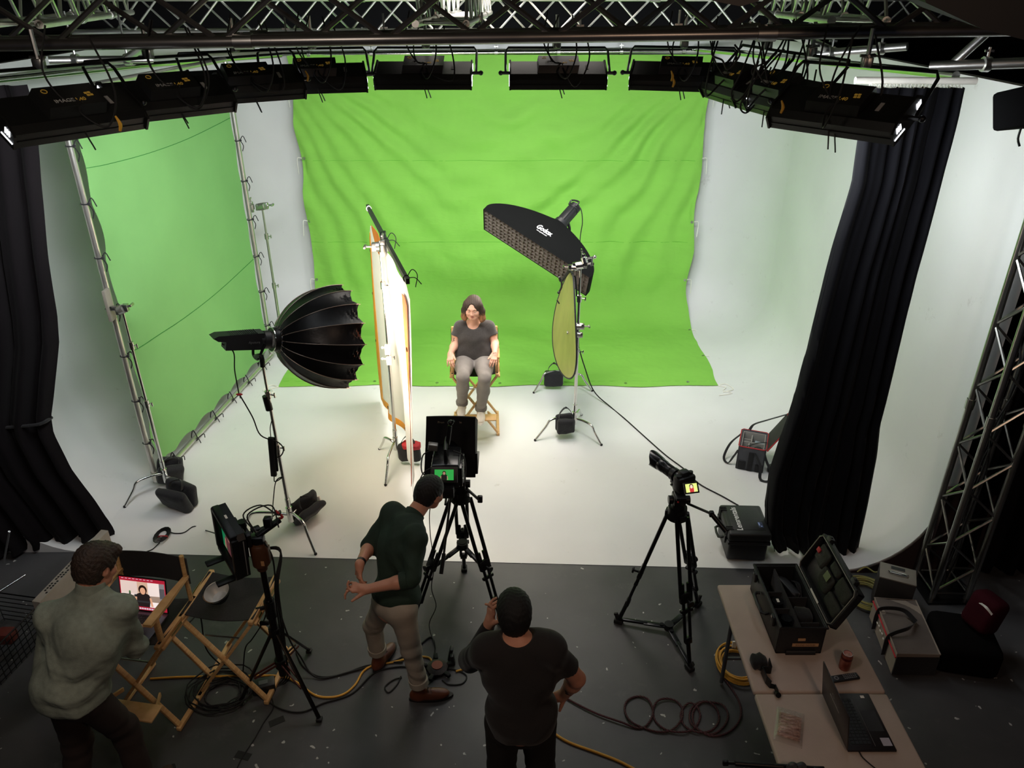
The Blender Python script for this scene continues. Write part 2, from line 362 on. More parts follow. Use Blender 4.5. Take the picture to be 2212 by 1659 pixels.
# ================================================================== green backdrop (back) and green screen in a frame (left)
def sst(a, b, x): t = min(1, max(0, (x-a)/(b-a))); return t*t*(3-2*t)
def backdrop():
    H0, r, Yb = 3.6, .55, 10.6
    Lw = H0-r; La = r*PI/2; Lf = Yb-r-8.38; T = Lw+La+Lf
    def f(u, v):
        x = -2.87+5.44*u; s = v*T; tz = 0
        # wrinkle field: folds fanned out of both top corners, swags in the middle, creases near the floor
        yy = s; ax = x+2.87; bx = 2.57-x
        a1 = math.atan2(yy+.25, ax+.35); a2 = math.atan2(yy+.25, bx+.35); d1 = math.hypot(ax, yy); d2 = math.hypot(bx, yy)
        n = noise.noise(V((x*1.3, yy*1.1, 0)))
        wv = .024*math.sin(a1*46+n*3.2)*sst(.1, 1.2, d1)*(1-sst(2.2, 4.2, d1))*sst(.0, .9, yy)
        wv += .027*math.sin(a2*40+n*3.0)*sst(.1, 1.2, d2)*(1-sst(2.4, 4.4, d2))*sst(.0, .9, yy)
        wv *= .45+1.1*abs(noise.noise(V((x*.9+5, yy*.8, 7))))*2
        wv += .011*math.sin(yy*17+1.8*math.cos(x*1.1)+n*5)*math.exp(-(x/1.6)**2)*sst(.4, 1.2, yy)*(1-sst(2.2, 3.4, yy))
        wv += .007*noise.noise(V((x*5, yy*5, 3)))+.004*noise.noise(V((x*13, yy*9, 5)))
        wv += .02*sst(T-1.9, T-1.0, s)*noise.noise(V((x*2.2, s*3.4, 9)))*(s < Lw+La+.5)
        e = .05*math.sin(s*9)*0
        if s < Lw: p = V((x, Yb-wv, H0-s))
        elif s < Lw+La: a = (s-Lw)/r; p = V((x, Yb-r+r*math.cos(a)-wv*math.cos(a), r-r*math.sin(a)+.012+abs(wv)*math.sin(a)))
        else:
            q = s-Lw-La; fl = abs(wv)
            p = V((x, Yb-r-q, fl+.012))
        ed = min(u, 1-u)
        if ed < .012: p.x += (.02*math.sin(s*5.5))*(1 if u < .5 else 1)
        # scalloped sides between the ties
        sc_ = .018*abs(math.sin(s*PI/.86))
        if u < .08: p.x += sc_*(1-u/.08)
        if u > .92: p.x -= sc_*(1-(1-u)/.08)
        if v > .985: p.y += .02*math.sin(x*3)+.012*math.sin(x*7)
        return p
    t = thing('green_backdrop', 'wide bright green muslin backdrop hung on the back wall and spread onto the floor', 'backdrop', (0, 10.6, 0))
    m = mat('chroma green muslin', '83bf50', .85, var=.04, vs=2, bump=.42, bs=20, stretch=(.55, 1, 1.7), spec=.2)
    obj('cloth', MB().sheet(f, 230, 230, .003), m, t, ang=80)
    hm = MB()
    for s in (1.32, 2.45, T-.12):     # seams stitched across
        hm.tube([V(f(i/60, s/T))+V((0, -.004, .002)) for i in range(61)], .0018, 4)
    obj('seam', hm, mat('darker green stitching', '3c9a10', .9), t)
    gm = MB(); rm = MB()
    for sgn, u in ((-1, 0), (1, 1)):
        for k in range(8):
            s = .43+k*.86
            if s > T: break
            p = V(f(u, s/T)); gm.lathe([(.008, -.003), (.02, -.003), (.02, .003), (.008, .003)], p+V((-sgn*.03, -.01, 0)), (0, 1, 0), 12)
            rm.tube([p, p+V((sgn*.05, -.02, .01)), p+V((sgn*.06, -.03, -.06)), p+V((sgn*(.05+.03*random.random()), -.04, -.2 if p.z > .4 else 0))], .005, 5, sub=4)
    for q in range(7): p = V(f((q+.5)/7, .995)); gm.lathe([(.008, -.002), (.018, -.002), (.018, .003), (.008, .003)], p+V((0, .05, .006)), (0, 0, 1), 12)
    for q in (0, 1):     # loose cord tangles at the front corners
        p = V(f(q, 1)); sg = -1 if q == 0 else 1
        rm.tube([p, p+V((sg*.08, -.05, .0)), p+V((sg*.03, -.14, 0)), p+V((sg*.12, -.2, 0)), p+V((-sg*.05, -.26, 0))], .006, 5, sub=6)
        rm.tube([p, p+V((sg*.1, .04, .0)), p+V((sg*.16, -.1, 0)), p+V((sg*.02, -.17, 0))], .006, 5, sub=6)
    obj('grommet', gm, STEEL, t, kind='stuff'); obj('tie_cord', rm, WHT, t)
backdrop()

NB, FB = V((-3.5, 6.27, 0)), V((-3.16, 9.15, 0))     # feet of the near and the far post of the left frame
def left_screen():
    t = thing('green_screen_frame', 'green cloth screen laced into a tall pipe frame along the left side', 'screen', NB)
    Hs = 3.66; up = V((0, 0, 1)); ex = (FB-NB).normalized(); nrm = V((ex.y, -ex.x, 0)); Lg = (FB-NB).length
    pm = mat('grey frame pipe', 'c9c7bf', .3, .85)
    for nm, a, b in (('frame_post', NB+up*.06, NB+up*Hs), ('frame_post', FB+up*.06, FB+up*Hs), ('frame_rail', NB+up*.07, FB+up*.07), ('frame_rail', NB+up*Hs, FB+up*Hs)):
        mb = MB(); mb.cyl(a, b, .026, n=12)
        mb.cyl(a+(b-a)*.01, a+(b-a)*.03, .034, n=12); obj(nm, mb, pm, t)
    cm = mat('leaf green screen cloth', '7aae69', .82, var=.04, vs=1.5, bump=.06, bs=10, spec=.2)
    def f(u, v):
        z = .15+(Hs-.2-.15)*(1-v); a = .07+(Lg-.14)*u
        # cloth edge pulled to the pipe at each tie, slack between
        k = abs(math.sin(z*PI/.46)); kk = abs(math.sin(a*PI/.42))
        if u < .1: a += .025*k*(1-u/.1)+.03*(1-u/.1)
        if u > .9: a -= .03*k*(1-(1-u)/.1)
        if v > .93: z += .05*kk*(v-.93)/.07
        d = .012*noise.noise(V((a*1.5, z*1.5, 2)))+.02*math.exp(-((a)/.35)**2)*math.sin(z*8+a*6)
        d += .012*math.sin(z*5-a*2.2)*math.exp(-((u-.05)/.2)**2)
        return NB+ex*a+up*z+nrm*(d-.005)
    obj('cloth', MB().sheet(f, 90, 120, .003), cm, t, ang=80)
    sm = MB()
    for v0 in (.12, .62): sm.tube([f(i/40, v0+.02*math.sin(i/40*PI)) + nrm*.005 for i in range(41)], .003, 4)
    obj('seam', sm, mat('dark green seam', '257a2c', .9), t)
    for i in range(7):      # black ties down both posts and along the rails
        for p, o in ((NB+up*(.5+i*.46), ex*.06), (FB+up*(.5+i*.46), -ex*.06)):
            m2 = MB(); m2.tube([p+o, p+nrm*.035, p-o*.4, p-nrm*.035], .006, 5, closed=True, sub=4)
            m2.tube([p+nrm*.03, p+nrm*.07+up*.05, p+nrm*.1-up*.02], .005, 5, sub=3); m2.tube([p+nrm*.03, p+nrm*.06-up*.06, p+nrm*.04-up*.12], .005, 5, sub=3)
            m2.ball(p+nrm*.035, .014, 8, 6); obj('tie', m2, BLKF, t)
    for i in range(6):
        p = NB+ex*(.35+i*.44)+up*.07; m2 = MB(); m2.tube([p+up*.1, p+nrm*.035, p-up*.03, p-nrm*.035], .006, 5, closed=True, sub=4)
        m2.tube([p+nrm*.03, p+nrm*.09+up*.04+ex*.04, p+nrm*.12+up*.02], .005, 5, sub=3); m2.tube([p+nrm*.03, p+nrm*.08+up*.02-ex*.05, p+nrm*.11-ex*.08], .005, 5, sub=3)
        m2.ball(p+nrm*.035, .014, 8, 6); obj('tie', m2, BLKF, t)
left_screen()

# ================================================================== light banks
def bank_proto():
    t = thing('light_bank', 'bank', 'studio light', (0, 0, 0), group='light banks hanging from the grid')
    hm = mat('bank black sheet metal', '1b1c1b', .4, .3, bump=.05, bs=80)
    W = .68
    # housing: back y=0, opening y=.15 ; cross-section trapezoid
    pr = [(.0, -.10), (.0, .10), (.03, .13), (.075, .13), (.075, -.13), (.03, -.13)]
    h = MB(); h.prism([(-W/2, y, z) for y, z in pr], (W, 0, 0)); obj('housing', h, hm, t)
    for s in (-1, 1):
        e = MB(); x = s*(W/2+.006)
        e.prism([(x-.006, -.012, -.07), (x-.006, -.012, .1), (x-.006, .01, .13), (x-.006, .03, .145), (x-.006, .1, .145), (x-.006, .1, -.145), (x-.006, .03, -.145)], (.012, 0, 0))
        ep = obj('end_plate', e, hm, t)
        sl = MB()
        for k in range(3): sl.box((x+s*.0065, .035, .075+k*.016), (.004, .03, .008))
        for k in range(3): sl.box((x+s*.0065, .035, -.11+k*.016), (.004, .03, .008))
        sl.box((x+s*.0065, .072, .08), (.004, .006, .09)); sl.box((x+s*.0065, .072, -.09), (.004, .006, .09))
        obj('vent_slot', sl, mat('light seen through the bank vents', 'ffffff', .5, emit=5, ec='f4f8ff'), ep)
    b = MB(); b.prism([(-.15, 0, -.09), (-.15, 0, .095), (-.14, -.05, .085), (-.14, -.05, -.07)], (.29, 0, 0)); bx = obj('ballast_box', b, mat('bank ballast box', '222322', .35, .3), t)
    b = MB(); b.box((.21, -.002, .0), (.02, .003, .06)); obj('rating_label', b, mat('grey label', '9a9a98', .6), t)
    M = Matrix.Translation((0, -.0605, -.02)) @ Matrix.Rotation(R(90), 4, 'X')
    tx = text_mb('IMAGE', Matrix.Translation((-.045, -.051, -.03)) @ Matrix.Rotation(R(90), 4, 'X'), .034, .0008)
    obj('lettering', tx, mat('pale grey print', 'a9aca8', .5), bx)
    tx = text_mb('L40', Matrix.Translation((.038, -.051, -.03)) @ Matrix.Rotation(R(90), 4, 'X'), .034, .0008); tx.M = Matrix()
    for (x, z) in ((.085, .01), (.103, .012), (.09, -.008), (.108, -.006)): tx.box((x, -.051, z), (.014, .003, .012))
    tx.lathe([(.012, -.001), (.0155, -.001), (.0155, .001), (.012, .001)], (-.1, -.052, .05), (0, 1, 0), 16)
    obj('badge', tx, mat('gold print', 'b8923a', .4, emit=.15, ec='b8923a'), bx)
    g = MB()
    for k in range(4): g.cyl((-W/2+.02, .06, -.09+.06*k), (W/2-.02, .06, -.09+.06*k), .012, n=10)
    obj('lamp_tube', g, mat('lit tube', 'ffffff', .5, emit=9, ec='f2f8ff'), t)
    for v in t.children:
        if v.name.startswith('lamp_tube'): v.location = (0, .02, 0)
    lv = MB()
    for s in (-1, 1): lv.box((0, .085, s*.132), (W, .035, .004))
    obj('barn_edge', lv, hm, t)
    y = MB(); y.tube([(-W/2-.04, .04, 0), (-W/2-.04, -.02, .22), (-W/2-.02, -.035, .25), (W/2+.02, -.035, .25), (W/2+.04, -.02, .22), (W/2+.04, .04, 0)], .009, 8, sub=1)
    for s in (-1, 1): y.cyl((s*(W/2), .04, 0), (s*(W/2+.07), .04, 0), .012, n=8); y.ball((s*(W/2+.075), .04, 0), .018, 8, 6)
    yk = obj('yoke', y, BLKM, t)
    return t
bank = bank_proto()
def hang(i, px, py, z, az, tilt, power, label, roll=0, kick=27):
    """az: heading of the emitting side in plan (0 = +Y, positive to the left), tilt: degrees down"""
    c = G(px, py, z)
    M = Matrix.Translation(c) @ Matrix.Rotation(R(az), 4, 'Z') @ Matrix.Rotation(R(-tilt), 4, 'X') @ Matrix.Rotation(R(roll), 4, 'Y')
    o = bank if i == 0 else dup(bank, None)
    o.matrix_basis = M; o['label'] = label
    # the yoke stays upright: clamp and safety wire up to the grid
    A = M @ V((0, -.035, .25)); cl = MB(); top = V((A.x, A.y, 4.2))
    cl.cyl(A, top, .012, n=8); cl.box(A+V((0, 0, .02)), (.05, .05, .05), bev=.006); cl.cyl(A+V((-.04, 0, .05)), A+V((.04, 0, .05)), .008, n=6)
    obj('hanging_clamp', cl, STEEL, o)
    random.seed(50+i); k = MB()
    a = M @ V((.02, -.05, -.04))
    pts = [a, a+V((.03, -.05, -.06)), a+V((.1+.1*random.random(), -.06, -.1-.05*random.random())), a+V((.2, -.02, .05)), a+V((.12, .0, .3))]
    k.tube(pts, .0055, 6, sub=6)
    k.tube([a, a+V((-.06, -.04, .02)), a+V((-.13, -.02, .15)), a+V((-.1, .05, .34))], .005, 6, sub=6)
    k.tube([a+V((.02, 0, 0)), a+V((.0, -.02, -.12)), a+V((.03, -.01, -.2-.06*random.random()))], .004, 5, sub=5)
    obj('cable', k, RUB, o)
    d = (M.to_3x3() @ V((0, 1, 0))).normalized()
    upv = (M.to_3x3() @ V((0, 0, 1)))
    K = Matrix.Translation(c) @ Matrix.Rotation(R(az), 4, 'Z') @ Matrix.Rotation(R(-kick), 4, 'X')   # light aimed higher than its housing points, to brighten the screens
    L = area('bank_light', M @ V((0, .13, 0))+(K.to_3x3() @ V((0, .04, 0))), M @ V((0, 1.2, 0)), .64, power, (.93, .97, 1), .22, spread=112)
    L.rotation_euler = (K.to_3x3() @ Matrix.Rotation(R(90), 3, 'X')).to_euler()
    return o
BP = 23
banks = [
 (150, 226, 3.86, 56, 58, BP*.62, 'nearest left light bank at the left edge, seen from behind'),
 (366, 192, 3.86, 46, 60, BP*.6, 'second light bank from the left, tilted toward the green screen'),
 (534, 166, 3.86, 32, 64, BP*.62, 'third light bank from the left, partly behind the second'),
 (680, 152, 3.86, 14, 68, BP*1.2, 'fourth light bank from the left, overlapping the backdrop edge'),
 (915, 146, 3.86, 0, 70, BP*1.1, 'left one of the two middle light banks, facing the backdrop squarely'),
 (1205, 146, 3.86, 0, 70, BP*1.1, 'right one of the two middle light banks, facing the backdrop squarely'),
 (1470, 148, 3.86, -14, 68, BP*1.7, 'light bank right of the middle pair with a glowing slot underneath'),
 (1590, 168, 3.86, -80, 56, BP*.6, 'small looking light bank turned to the right wall, hung among cables'),
 (1680, 188, 3.86, -76, 56, BP*.28, 'light bank second from the right, tangled in black cables'),
 (1815, 222, 3.86, -50, 58, BP*.2, 'nearest right light bank beside the black curtain'),
]
for i, (px, py, z, az, ti, pw, lb) in enumerate(banks): hang(i, px, py, z, az, ti, pw, lb)
# ================================================================== stands, softboxes, diffusion, reflector
def U(p, z): return V((p.x, p.y, z))
def cstand(name, label, base, top, feet, hubz=.22, r=.0175, mt=CHR, lean=None, cat='light stand', legr=.0125, n=2):
    """chrome C-stand: three cranked legs, telescoping column; base is the point on the floor below the column"""
    t = thing(name, label, cat, base)
    b = V((base.x, base.y, 0)); T = V(top)
    ax = (T-U(b, hubz)).normalized()
    h0 = U(b, hubz); L = (T-h0).length
    c = MB(); c.cyl(h0-ax*.1, h0+ax*L*.45, r, n=14); c.cyl(h0+ax*L*.44, h0+ax*L*.8, r*.78, n=12); c.cyl(h0+ax*L*.79, T, r*.6, n=12)
    obj('column', c, mt, t)
    for q in (.45, .8):
        p = h0+ax*L*q; k = MB(); k.cyl(p-ax*.04, p+ax*.03, r*1.35, n=12); obj('collar', k, mt, t)
        k = MB(); k.cyl(p, p+V((.055, -.02, 0)), .006, n=6); k.box(p+V((.06, -.022, 0)), (.012, .014, .045), bev=.004); obj('knob', k, mt, t)
    k = MB(); k.cyl(h0-ax*.12, h0+ax*.03, r*1.6, n=14); k.cyl(h0+ax*.05, h0+ax*.12, r*1.3, n=12); obj('hub', k, mt, t)
    for i, f in enumerate(feet):
        z = hubz-.015-.035*i; d = V((f[0]-b.x, f[1]-b.y, 0)); Ld = d.length; d.normalize()
        m = MB(); m.tube([U(b, z)+d*.02, U(b, z)+d*Ld*.3+V((0, 0, .02)), U(b, z)+d*Ld*.62+V((0, 0, .015)), U(b, z*.72)+d*Ld*.74, U(b, .012)+d*Ld], legr, 10, sub=5)
        lg = obj('leg', m, mt, t)
        m = MB(); m.ball(U(b, .014)+d*Ld, .015, 8, 6); obj('rubber_foot', m, RUB, lg)
    return t
def gobo(parent, p, ax=(1, 0, 0), s=1.0, mt=STEEL):
    a = V(ax).normalized(); m = MB()
    m.cyl(V(p)-a*.025*s, V(p)+a*.025*s, .03*s, n=16); m.box(V(p)+a*.035*s, (.035*s, .035*s, .05*s), bev=.006); m.box(V(p)-a*.035*s, (.035*s, .035*s, .05*s), bev=.006)
    m.cyl(V(p)+a*.03*s, V(p)+a*.09*s, .007*s, n=8); m.box(V(p)+a*.095*s, (.014*s, .05*s, .016*s), bev=.004)
    return obj('grip_head', m, mt, parent)
def pillow(mb, M, a, b, c, e=.3, nu=28, nv=16, crease=.012, m=0, ph=0):
    """soft stuffed pad: superellipsoid with creases"""
    vs = []; sp = lambda x, p: math.copysign(abs(x)**p, x)
    for j in range(nv+1):
        ph_ = -PI/2+PI*j/nv; r = max(0, math.cos(ph_))**.42
        for i in range(nu):
            t = 2*PI*i/nu
            p = V((a*r*sp(math.cos(t), e), b*sp(math.sin(ph_), .75), c*r*sp(math.sin(t), e)))
            k = 1+crease*6*noise.noise(p*9+V((ph, 0, 0)))
            p.y += .25*b*math.sin(p.x/a*7+ph)*r*(p.z/c)
            vs.append(M @ (p*k))
    fs = [[j*nu+i, j*nu+(i+1) % nu, (j+1)*nu+(i+1) % nu, (j+1)*nu+i] for j in range(nv) for i in range(nu)]
    mb.add(vs, fs, m); return mb
def strap(mb, pts, wd, th=.004, up=None, sub=6, m=0):
    """flat webbing along pts, width in the direction most level"""
    p = spline([V(q) for q in pts], sub); vs = []
    for i, q in enumerate(p):
        t = (p[min(i+1, len(p)-1)]-p[max(i-1, 0)]).normalized()
        s = (V(up) if up is not None else V((0, 0, 1))).cross(t)
        if s.length < .05: s = V((1, 0, 0)).cross(t)
        s.normalize(); n = t.cross(s)
        for a, b in ((-1, -1), (1, -1), (1, 1), (-1, 1)): vs.append(q+s*(wd/2*a)+n*(th/2*b))
    fs = [[i*4+k, i*4+(k+1) % 4, i*4+4+(k+1) % 4, i*4+4+k] for i in range(len(p)-1) for k in range(4)]+[[3, 2, 1, 0], [len(p)*4-4, len(p)*4-3, len(p)*4-2, len(p)*4-1]]
    return mb.add(vs, fs, m)
BAG = mat('charcoal cordura', '1a1a1d', .85, bump=.35, bs=90, sheen=.1)
BAGR = mat('pale reflective band', 'c9c9c9', .5)
def sandbag(label, c, az, size=(.3, .09, .2), tilt=0, roll=0, mt=None, handle=(0, 0, 1), red=False, lobes=2, gap=.08):
    """saddle sandbag: two stuffed lobes over a leg with a webbing loop"""
    t = thing('sandbag', label, 'sandbag', c)
    M = Matrix.Translation(c) @ Matrix.Rotation(R(az), 4, 'Z') @ Matrix.Rotation(R(tilt), 4, 'Y') @ Matrix.Rotation(R(roll), 4, 'X')
    a, b, h = size
    for k in range(lobes):
        m = MB(); s = (k-.5*(lobes-1))*gap*2
        pillow(m, M @ Matrix.Translation((0, s, 0)) @ Matrix.Rotation(R(-12*(1 if s > 0 else -1 if s < 0 else 0)), 4, 'X'), a/2, b/2, h/2, ph=k*3+c[0])
        obj('pouch', m, mt or BAG, t)
    m = MB(); hh = V(handle)*.1
    q = [M @ V((-.07, 0, h*.42)), M @ V((-.06, 0, h*.55))+hh*.4, M @ V((0, 0, h*.55))+hh, M @ V((.06, 0, h*.55))+hh*.4, M @ V((.07, 0, h*.42))]
    strap(m, q, .03, up=(M.to_3x3() @ V((1, 0, 0)))); obj('handle', m, BLKF, t)
    if red:
        m = MB(); pillow(m, M @ Matrix.Translation((.03, 0, h*.5)), a*.4, b*.62, .03); obj('red_flap', m, RED, t, label='red top flap with a pale tab')
    return t

# ---- deep parabolic softbox pointing at the sitter
sb_base = G(633, 1152); sb_top = D(566, 782, sb_base.y)
st = cstand('c_stand', 'chrome stand carrying the big round black softbox', sb_base, sb_top, [G(682, 1199), G(508, 1152), G(690, 1080)], .26, mt=CHR)
m = MB(); q = D(578, 905, sb_base.y)
obj('black_sleeve', MB().cyl(D(582, 885, sb_base.y), D(574, 855, sb_base.y), .03, n=12), BLKM, st)
def dome():
    A = D(597, 733, 5.72); C = D(737, 728, 6.05); ax = (C-A).normalized(); Lg = (C-A).length; Rm = .445
    t = thing('dome_softbox', 'big round deep black softbox on the left, its ribs fanning from a lamp head', 'softbox', A)
    up = V((0, 0, 1)); s = ax.cross(up).normalized(); u = s.cross(ax)
    N = 16; prof = lambda q: .075+(Rm-.075)*math.sin(min(1, q)**.72*PI/2)**.92
    def f(a, q):
        k = a*N; fr = k-math.floor(k); sag = 1-.05*(1-(2*fr-1)**2)*(.25+.75*q)
        wr = (.008*math.sin(q*75+fr*14)*abs(math.sin(fr*PI))*sst(.55, .95, q))
        rr = prof(q)*sag+wr; d = Lg*q - (.028*(1-(2*fr-1)**2))*sst(.8, 1, q)
        th = a*2*PI+PI/N
        return A+ax*d+s*(math.cos(th)*rr)+u*(math.sin(th)*rr)
    fab = mat('glossy black softbox fabric', '08080a', .36, bump=.12, bs=25, var=.2, spec=.28)
    inner = mat('silver softbox lining', 'c8c8c8', .4, .5)
    mb = MB()
    nu, nv = N*8, 30
    vs = [f(i/nu, j/nv) for j in range(nv+1) for i in range(nu)]
    fs = [[j*nu+i, j*nu+(i+1) % nu, (j+1)*nu+(i+1) % nu, (j+1)*nu+i] for j in range(nv) for i in range(nu)]
    mb.add(vs, fs); cen = {}
    ins = [p+(A+ax*(Lg*.5)-p).normalized()*.004 for p in vs]
    k = len(vs); mb.add(ins, [[a, d, c, b] for a, b, c, d in fs], 1)
    mb.add([vs[nv*nu+i] for i in range(nu)]+[ins[nv*nu+i] for i in range(nu)], [[i, (i+1) % nu, nu+(i+1) % nu, nu+i] for i in range(nu)], 0)
    obj('shell', mb, [fab, inner], t, ang=25)
    rm = mat('rib piping', '8a7d72', .3, .3)
    for i in range(N):
        m = MB(); m.tube([f(i/N, j/16)+(f(i/N, j/16)-(A+ax*Lg*j/16)).normalized()*.003 for j in range(17)]+[f(i/N, 1)+ax*.012], .0032, 6); obj('rib', m, rm, t)
    m = MB(); m.lathe([(.07, -.03), (.095, -.03), (.1, -.005), (.1, .03), (.085, .045), (.07, .045)], A-ax*.01, ax, 32); ring = obj('speed_ring', m, BLKM, t)
    m = MB()
    for i in range(16):
        a = 2*PI*i/16; p = A+ax*.012+s*math.cos(a)*.1+u*math.sin(a)*.1; m.box(p, (.014, .014, .03), bev=.003)
    m.lathe([(.096, 0), (.102, 0), (.102, .006), (.096, .006)], A-ax*.045, ax, 32)
    obj('ring_rivet', m, CHR, ring, label='bright studs round the ring', kind='stuff')
    # diffusion front set back inside the mouth
    m = MB(); m.lathe([(.0, 0), (Rm*.93, 0), (Rm*.93, .003), (.0, .003)], A+ax*(Lg*.9), ax, 48); obj('front_diffuser', m, mat('glowing diffuser cloth', 'ffffff', .8, emit=4, ec='fff3e4'), t)
    # lamp head
    B = frame(A-ax*.06, -ax)
    hd = MB(B); hd.cyl((0, 0, 0), (.05, 0, 0), .075, n=24); hd.cyl((.05, 0, 0), (.08, 0, 0), .065, n=24)
    hd.prism([(.06, -.055, -.065), (.06, -.055, .075), (.42, -.055, .06), (.46, -.055, .04), (.42, -.055, .015), (.36, -.055, .01), (.36, -.055, -.06)], (0, .11, 0))
    lh = obj('lamp_head', hd, BLK, t)
    fn = MB(B)
    for i in range(14): fn.box((.12+i*.016, 0, .072-i*.001), (.006, .1, .014))
    obj('cooling_fin', fn, BLKM, lh, kind='stuff')
    tx = text_mb('Aputure', frame(A-ax*.2, -ax) @ Matrix.Translation((0, .0565, 0)) @ Matrix.Rotation(R(90), 4, 'X') @ Matrix.Rotation(PI, 4, 'Y'), .03, .0006, sx=.9)
    obj('lettering', tx, mat('dim grey print', '5c5c5c', .5), lh)
    yk = MB(B); yk.tube([(.07, -.085, 0), (.09, -.085, -.08), (.1, -.06, -.14), (.1, 0, -.155), (.1, .06, -.14), (.09, .085, -.08), (.07, .085, 0)], .012, 8, sub=4)
    obj('yoke', yk, BLKM, t)
    k = MB(); k.tube([A-ax*.16-u*.14, sb_top+V((0, 0, .05)), sb_top-V((0, 0, .04))], .02, 10, sub=3); obj('mount', k, BLKM, t)
    c = MB(); y0 = sb_base.y-.05
    c.tube([A-ax*.44-V((0, 0, .02)), D(504, 760, y0), D(507, 800, y0), D(516, 850, y0)], .0055, 6, sub=6)
    c.tube([D(516, 850, y0), D(545, 900, y0), D(563, 940, y0), D(600, 955, y0), D(612, 970, y0), D(606, 985, y0), D(590, 990, y0+.02)], .0055, 6, sub=6)
    obj('power_cable', c, RUB, t)
    m = MB(); m.ball(D(517, 852, y0), (.028, .012, .01), 12, 8); obj('cable_tag', m, RED, t)
    area('softbox_light', A+ax*(Lg*.96), A+ax*3, .78, 32, (1, .82, .62), spread=170)
    return t
dome()
# controller and ballast strapped to that stand
t = thing('ballast_controller', 'slim black controller box strapped to the stand under the round softbox', 'controller', D(592, 990, sb_base.y-.04))
a, b = D(585, 945, sb_base.y-.04), D(592, 1028, sb_base.y-.04); m = MB(); m.bar(a, b, .05, .035, bev=.008); bd = obj('box', m, BLK, t)
m = MB(); m.bar(a+V((.035, 0, 0)), b+V((.035, 0, .05)), .02, .02, bev=.004); obj('grip', m, BLKM, t)
m = MB(); m.tube([b, b+V((.0, 0, -.06)), D(612, 1030, sb_base.y-.04), D(596, 1040, sb_base.y-.04), D(590, 1085, sb_base.y-.04), D(588, 1120, 4.9)], .005, 6, sub=6); m.tube([a, a+V((.01, 0, .1)), D(588, 905, sb_base.y)], .004, 6, sub=4); obj('cable', m, RUB, t)
sandbag('tilted black sandbag on the rear leg of the round softbox stand', G(662, 1100, .13), 50, (.3, .08, .24), -8, 30, handle=(-.6, 0, .6), gap=.045)
m = MB(); m.cyl(G(688, 1072, .2), G(697, 1096, .1), .016, n=10)
solo('white_tube', m, WHT, 'short pale tube poking out beside the tilted sandbag', 'tube')

# ---- supports of the left frame
for nm, P0, px, foot, lab, bz in (('a', NB, (263, 665), [G(270, 1097), G(420, 1092), G(352, 1020)], 'chrome stand clamped to the near post of the left green screen', 1),):
    base = V((-3.36, 6.2, 0)); tp = D(264, 668, 6.15)
    t = cstand('c_stand', lab, base, tp, foot, .22)
    gobo(t, tp, (1, -.3, .5), 1.3); gobo(t, tp+V((-.07, .02, .0)), (-1, 0, 0), .8)
    m = MB(); m.bar(tp+V((-.13, .05, -.12)), tp+V((-.13, .05, .16)), .03, .09, bev=.004); obj('wood_block', m, mat('grey wood block', '8a8478', .8), t)
base = V((-2.93, 9.2, 0)); tp = D(566, 446, 9.2)
t = cstand('c_stand', 'chrome stand clamped to the far post of the left green screen', U(tp, 0), tp, [V((-3.3, 9.0, 0)), V((-2.6, 8.95, 0)), V((-2.9, 9.6, 0))], .2, mt=STEEL)
gobo(t, tp, (1, -.2, .2), 1.5); gobo(t, tp+V((-.12, -.02, .0)), (0, 0, 1), 1.1)
sandbag('black sandbag at the foot of the left screen frame, nearer of the two', G(385, 1072, .13), -20, (.33, .1, .25), 4, 8, handle=(.5, .2, .5), gap=.055)
sandbag('grey black sandbag slumped behind the near foot of the left screen frame', G(368, 1018, .14), 25, (.24, .1, .24), 12, 12, handle=(.2, .3, .4), gap=.05)

